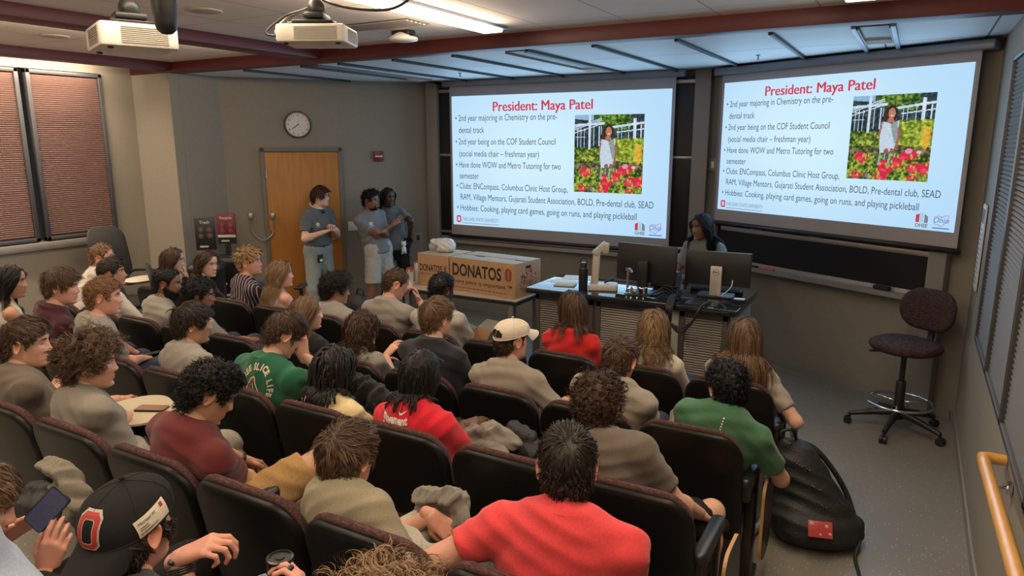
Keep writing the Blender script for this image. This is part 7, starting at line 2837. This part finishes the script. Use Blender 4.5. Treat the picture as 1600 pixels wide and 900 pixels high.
def fit_line(body, w, size, y, bold):
    V, F = text_geo(body, size, 'CENTER', bold=bold, sub=1)
    s_ = w / (V[:, 0].max() - V[:, 0].min())
    return V * [s_, 1, 1] + [0, y, 0], F
on_back('Z', [fit_line('movement', .155, .05, 0, .0022), fit_line('is fitness', .155, .05, -.042, .0022)], PRINT_WHITE, 'shirt_lettering', -.03, -.018)
tick = [(-.022, .006), (-.018, -.004), (-.010, -.009), (.002, -.005), (.026, .010), (.0, .001), (-.010, -.001), (-.016, .002)]
on_back('Z', [wedge(tick)], PRINT_WHITE, 'shirt_tick', .02, .028)
on_back('T', [(np.c_[.004 * np.cos(np.arange(8) / 8 * 6.283), .004 * np.sin(np.arange(8) / 8 * 6.283) - k * .0125, np.zeros(8)], [list(range(8))]) for k in range(5)], PRINT_WHITE, 'shirt_dots', .012, .032)
def chest_logo(pid, r0, u0):
    a = np.arange(16) / 16 * 6.283
    geos = [(np.c_[.026 * np.cos(a), .02 * np.sin(a), np.zeros(16)], [list(range(16))]), (gridrect(.06, .005, 5, 1)[0] + [0, -.032, 0], gridrect(.06, .005, 5, 1)[1])]
    on_back(pid, geos, PRINT_WHITE, 'chest_logo', r0, u0, front=True)
    on_back(pid, [tx('Ohio', .022, -.022, -.007, shear=.2)], mat('print_slate', (.13, .13, .14), .8), 'chest_logo_word', r0, u0, front=True, off=.005)
chest_logo('S1', -.085, -.17)
chest_logo('S2', -.085, -.15)
chest_logo('S3', -.08, -.16)
# glasses for A
glasses('A', (.10, .07, .06), .0012)
# watches
def watch(pid, s, col, face_c=None):
    d = PEOPLE[pid]
    S, E, W = d['arms'][s][:3]
    dr = nrm(W - E)
    c = W - dr * .03
    u = nrm(np.cross(dr, [.2, .3, .9])); v = np.cross(dr, u)
    a = np.arange(24) / 24 * 6.283
    m = MB()
    for o_ in (-.006, .0, .006):
        V, F = tube(c + dr * o_ + .031 * (np.cos(a)[:, None] * u + np.sin(a)[:, None] * v), .005, 6, closed=True)
        m.add(V - d['base'], F)
    bd = d['arms'][s][4] if len(d['arms'][s]) > 4 else u
    V, F = ball(c + nrm(bd) * .033, (.016, .016, .008), 12, 6)
    m.add(V - d['base'], F)
    m.build('wristwatch', mat('watch_' + col, {'dark': (.03, .025, .022), 'white': (.5, .48, .45)}[col], .35), d['root'])
watch('h', 1, 'dark')
watch('e', -1, 'dark')
watch('S1', -1, 'white')
# belt, radio pack and microphone of the person by the door
d = PEOPLE['S1']
a = np.arange(40) / 40 * 6.283
cen = d['P'] + np.array([0, 0, .105])
m = MB()
for o_ in (-.014, 0, .014):
    V, F = tube(cen + .168 * np.cos(a)[:, None] * d['Sd'] + .122 * np.sin(a)[:, None] * d['Cv'] + np.array([0, 0, o_]), .009, 6, closed=True)
    m.add(V - d['base'], F)
belt = m.build('belt', BLACK, d['root'])
m = MB()
for k in range(20):
    q = cen + .178 * math.cos(k * .314) * d['Sd'] + .132 * math.sin(k * .314) * d['Cv']
    m.add(*(lambda vf: (vf[0] - d['base'], vf[1]))(ball(q, (.005, .005, .012), 6, 4)))
m.build('belt_stitch', WHITE, belt)
m = MB()
q = d['P'] + d['Sd'] * .10 + d['Cv'] * .145 - np.array([0, 0, .05])
V, F = rbox((0, 0, 0), (.065, .03, .10), .006)
m.add(V @ np.stack([d['Sd'], d['Cv'], d['up']], 1).T + q - d['base'], F)
V, F = rbox((0, .016, -.02), (.04, .002, .03), .0005)
pk = m.build('radio_pack', BLACK, d['root'], sharp=40)
MB().add(V @ np.stack([d['Sd'], d['Cv'], d['up']], 1).T + q - d['base'], F).build('pack_label', WHITE, pk, sharp=40)
m = MB()
V, F = tube(d['NB'] + np.array([0, 0, .035]) + .082 * np.cos(a)[:, None] * d['Sd'] + .09 * np.sin(a)[:, None] * d['Cv'] - (.03 * np.sin(a))[:, None] * d['up'], .006, 6, closed=True)
m.add(V - d['base'], F)
lan = m.build('neck_loop', WHITE, d['root'])
q = d['NB'] + d['Cv'] * .105 - d['up'] * .02
MB().add(*(lambda vf: (vf[0] - d['base'], vf[1]))(ball(q, (.022, .022, .026), 12, 8))).build('clip_microphone', BLACK, lan)
# plush charm hanging from the pocket of the person behind
d = PEOPLE['S3']
q = d['P'] + d['Cv'] * .15 - d['Sd'] * .10 + np.array([0, 0, -.02])
V, F = soft([cone(q + [0, 0, .055], q + [0, 0, .056], .032, .032, .01), cone(q, q - [0, 0, .02], .028, .03, .012), cone(q - d['Sd'] * .015 - [0, 0, .03], q - d['Sd'] * .02 - [0, 0, .06], .014, .013, .008), cone(q + d['Sd'] * .015 - [0, 0, .03], q + d['Sd'] * .02 - [0, 0, .06], .014, .013, .008),
             cone(q + d['Sd'] * .02 + [0, 0, .08], q + d['Sd'] * .022 + [0, 0, .088], .01, .01, .006), cone(q - d['Sd'] * .02 + [0, 0, .08], q - d['Sd'] * .022 + [0, 0, .088], .01, .01, .006)], .005)
MB().add(V - d['base'], F).build('plush_charm', WHITE, d['root'])

# phones
def phone(loc, X, Y_, label, scr=(.03, .04, .08), emit=0.0, case=(.02, .02, .022)):
    """X = long axis, Y_ = short axis (screen normal = X x Y_)"""
    X = nrm(X); Y_ = nrm(Y_ - (Y_ @ X) * X); N = np.cross(X, Y_)
    M4 = np.eye(4)
    M4[:3, :3] = np.stack([Y_, X, N], 1) if False else np.stack([X, Y_, N], 1)
    M4[:3, 3] = loc
    t = thing('phone', label, 'phone', (0, 0, 0))
    t.matrix_world = Matrix(M4.tolist())
    o = rrect(.152, .074, .011, 5)
    R = [np.c_[o * s_, np.full(len(o), z)] for z, s_ in ((-.0045, .97), (-.0035, 1), (.0035, 1), (.0045, .97))]
    MB().add(*rings(R)).build('case', mat('phone_case_%d' % int(case[0] * 1000), case, .35), t, sharp=50)
    o = rrect(.144, .066, .009, 5)
    MB().add(np.c_[o, np.full(len(o), .0049)], [list(range(len(o)))]).build('screen', mat('phone_screen_%d' % int(scr[2] * 1000), scr, .12, emit=scr if emit else None, estr=emit or 1), t, smooth=False)
    return t
# phone held by the person at the left edge
pc = at(74, 796, 1.045)
e1 = nrm(rt3 * .55 + np.array([.1, .15, .75])); e2 = -nrm(rt3 * .8 + np.array([0, -.1, -.5]))
t = phone(pc, e1, e2, 'phone with dark screen held in both hands at bottom left', (.035, .035, .06), .7)
m_ = MB()
rng = np.random.default_rng(1)
for k in range(16):
    w_ = rng.uniform(.02, .055)
    m_.add(*rbox((.06 - k * .008, -.028 + w_ / 2, .0052), (.003, w_, .0006), .0001))
m_.build('screen_text', mat('phone_text', (.08, .09, .13), .5), t, smooth=False)
phone(at(232, 553, 2.93), np.array([.5, .8, .1]), np.array([.8, -.5, .1]), 'black phone in the hands of the fair haired person', (.012, .012, .014))
# writing tablet with a phone
sT = SEATS[(4, 4)]
bT = np.array(sT.location)
tl_ = at(222, 640, 1.98)
o = np.concatenate([rrect(.40, .30, .12, 8)])
R = [np.c_[o @ np.array([[.94, .34], [-.34, .94]]).T * s_, np.full(len(o), z)] for z, s_ in ((-.011, .98), (-.008, 1), (.002, 1), (.004, .985))]
V, F = rings(R)
tab = MB().add(V + tl_ - bT, F).build('open_writing_tablet', mat('tablet_top', (.46, .39, .27), .5), sT, sharp=40)
MB().add(*tube([tl_ - bT + [0, 0, -.012], [PITCH_X / 2, .28, .60]], .015, 8)).build('tablet_arm', BLACK, tab)
phone(tl_ + [.05, .02, .0095], np.array([.9, .45, 0]), np.array([-.45, .9, 0]), 'phone lying on the open writing tablet', (.25, .14, .09), 0)

# bottle in raised hand at the bottom
d = PEOPLE['j']
pb = at(438, 880, 1.12)
t = thing('sports_bottle', 'red bottle with black flip lid held up at the bottom edge', 'bottle', pb - [0, 0, .16])
MB().add(*lathe([(.030, -.04), (.034, -.03), (.034, .13), (.031, .14)], 22)).build('body', mat('bottle_red', (.32, .012, .03), .35), t, sharp=50)
m_ = MB()
m_.add(*lathe([(.033, .138), (.036, .142), (.036, .172), (.034, .178), (.028, .179), (.027, .175), (.012, .175), (.011, .178), (.001, .178)], 26))
V, F = rbox((.034, -.012, .168), (.045, .018, .014), .005)
m_.add(V, F)
m_.add(*tube([(.05, -.022, .16), (.055, -.018, .135)], [.012, .011], 10))
m_.build('lid', mat('lid_black', (.014, .013, .013), .22), t, sharp=50)

# clothes and bags lying about
def pile(name, label, cat, loc, prims, m, seed, amp=.012, extra=None, h=.0065):
    V, F = soft([cone(np.array(a), np.array(b), r0 * .9, r1 * .9, .015) for a, b, r0, r1 in prims], h)
    rng = np.random.default_rng(seed)
    for k_, (am, fq) in enumerate(((1.0, 95), (.7, 130), (.4, 210))):
        V = wrinkle(V, F, amp * am, rng, rng.normal(size=3), fq)
    return tag(MB().add(V, F).build(name, m, loc=loc), label, cat)
GREYCL = cloth_mat('jacket_grey', (.20, .18, .155))
pile('sweatshirt', 'crumpled grey sweatshirt on the lap beside braided person', 'clothing', at(768, 690, 2.72), [((-.10, 0, .02), (.0, 0, .05), .05, .055), ((0, 0, .05), (.10, .03, .0), .055, .04), ((-.05, -.05, -.02), (.08, -.06, -.03), .05, .05), ((.02, 0, .06), (.03, 0, .08), .04, .03)], GREYCL, 3)
pile('shoulder_bag', 'black bag behind the crumpled grey sweatshirt', 'bag', at(818, 690, 2.82), [((-.08, 0, -.02), (.07, 0, -.04), .085, .075), ((-.05, 0, .04), (.03, 0, .03), .06, .05)], BAGF, 5, .006)
pile('jacket', 'black jacket draped over seat right of the dreadlocked person', 'clothing', at(592, 622, 2.66), [((-.14, 0, .06), (.14, .0, -.04), .06, .06), ((-.1, .03, .0), (.12, .03, -.08), .08, .08)], cloth_mat('jacket_black', (.012, .012, .013)), 6)
pile('sweatshirt', 'grey sweatshirt bundled beside the olive tan t-shirt', 'clothing', at(690, 785, 2.02), [((-.08, 0, .0), (.06, .0, .03), .055, .05), ((.05, 0, .03), (.09, .0, -.05), .05, .045), ((-.06, 0, -.06), (.05, 0, -.07), .06, .06)], GREYCL, 7)
pile('sweatshirt', 'grey sweatshirt hung over a bag at far left bottom', 'clothing', at(102, 758, 1.24), [((-.09, 0, .05), (.0, 0, .05), .04, .045), ((0, 0, .05), (.09, 0, -.05), .05, .05), ((-.02, .02, -.02), (.06, 0, -.08), .06, .05)], cloth_mat('jacket_taupe', (.17, .15, .12)), 8)
pile('backpack', 'black bag under the grey sweatshirt at far left bottom', 'bag', at(62, 790, 1.22), [((-.10, 0, -.03), (.02, 0, .0), .07, .07), ((-.05, .02, .03), (.0, .02, .05), .05, .04)], BAGF, 9, .006)
pB_ = at(770, 838, 2.12)
t = thing('shoulder_bag', 'black bag with upright webbing strap on floor behind pale knee', 'bag', pB_)
V, F = soft([cone(np.array((-.07, 0, -.06)), np.array((.08, 0, -.05)), .07, .07, .02), cone(np.array((-.05, 0, -.02)), np.array((.06, 0, -.01)), .045, .045, .02)], .009)
MB().add(wrinkle(V, F, .005, np.random.default_rng(2)), F).build('bag_body', BAGF, t)
V, F = tube(spline([(-.05, 0, .0), (-.045, 0, .07), (0, 0, .10), (.045, 0, .07), (.05, 0, .0)], 20), .010, 4)
MB().add(V, F).build('strap', BAGF, t)
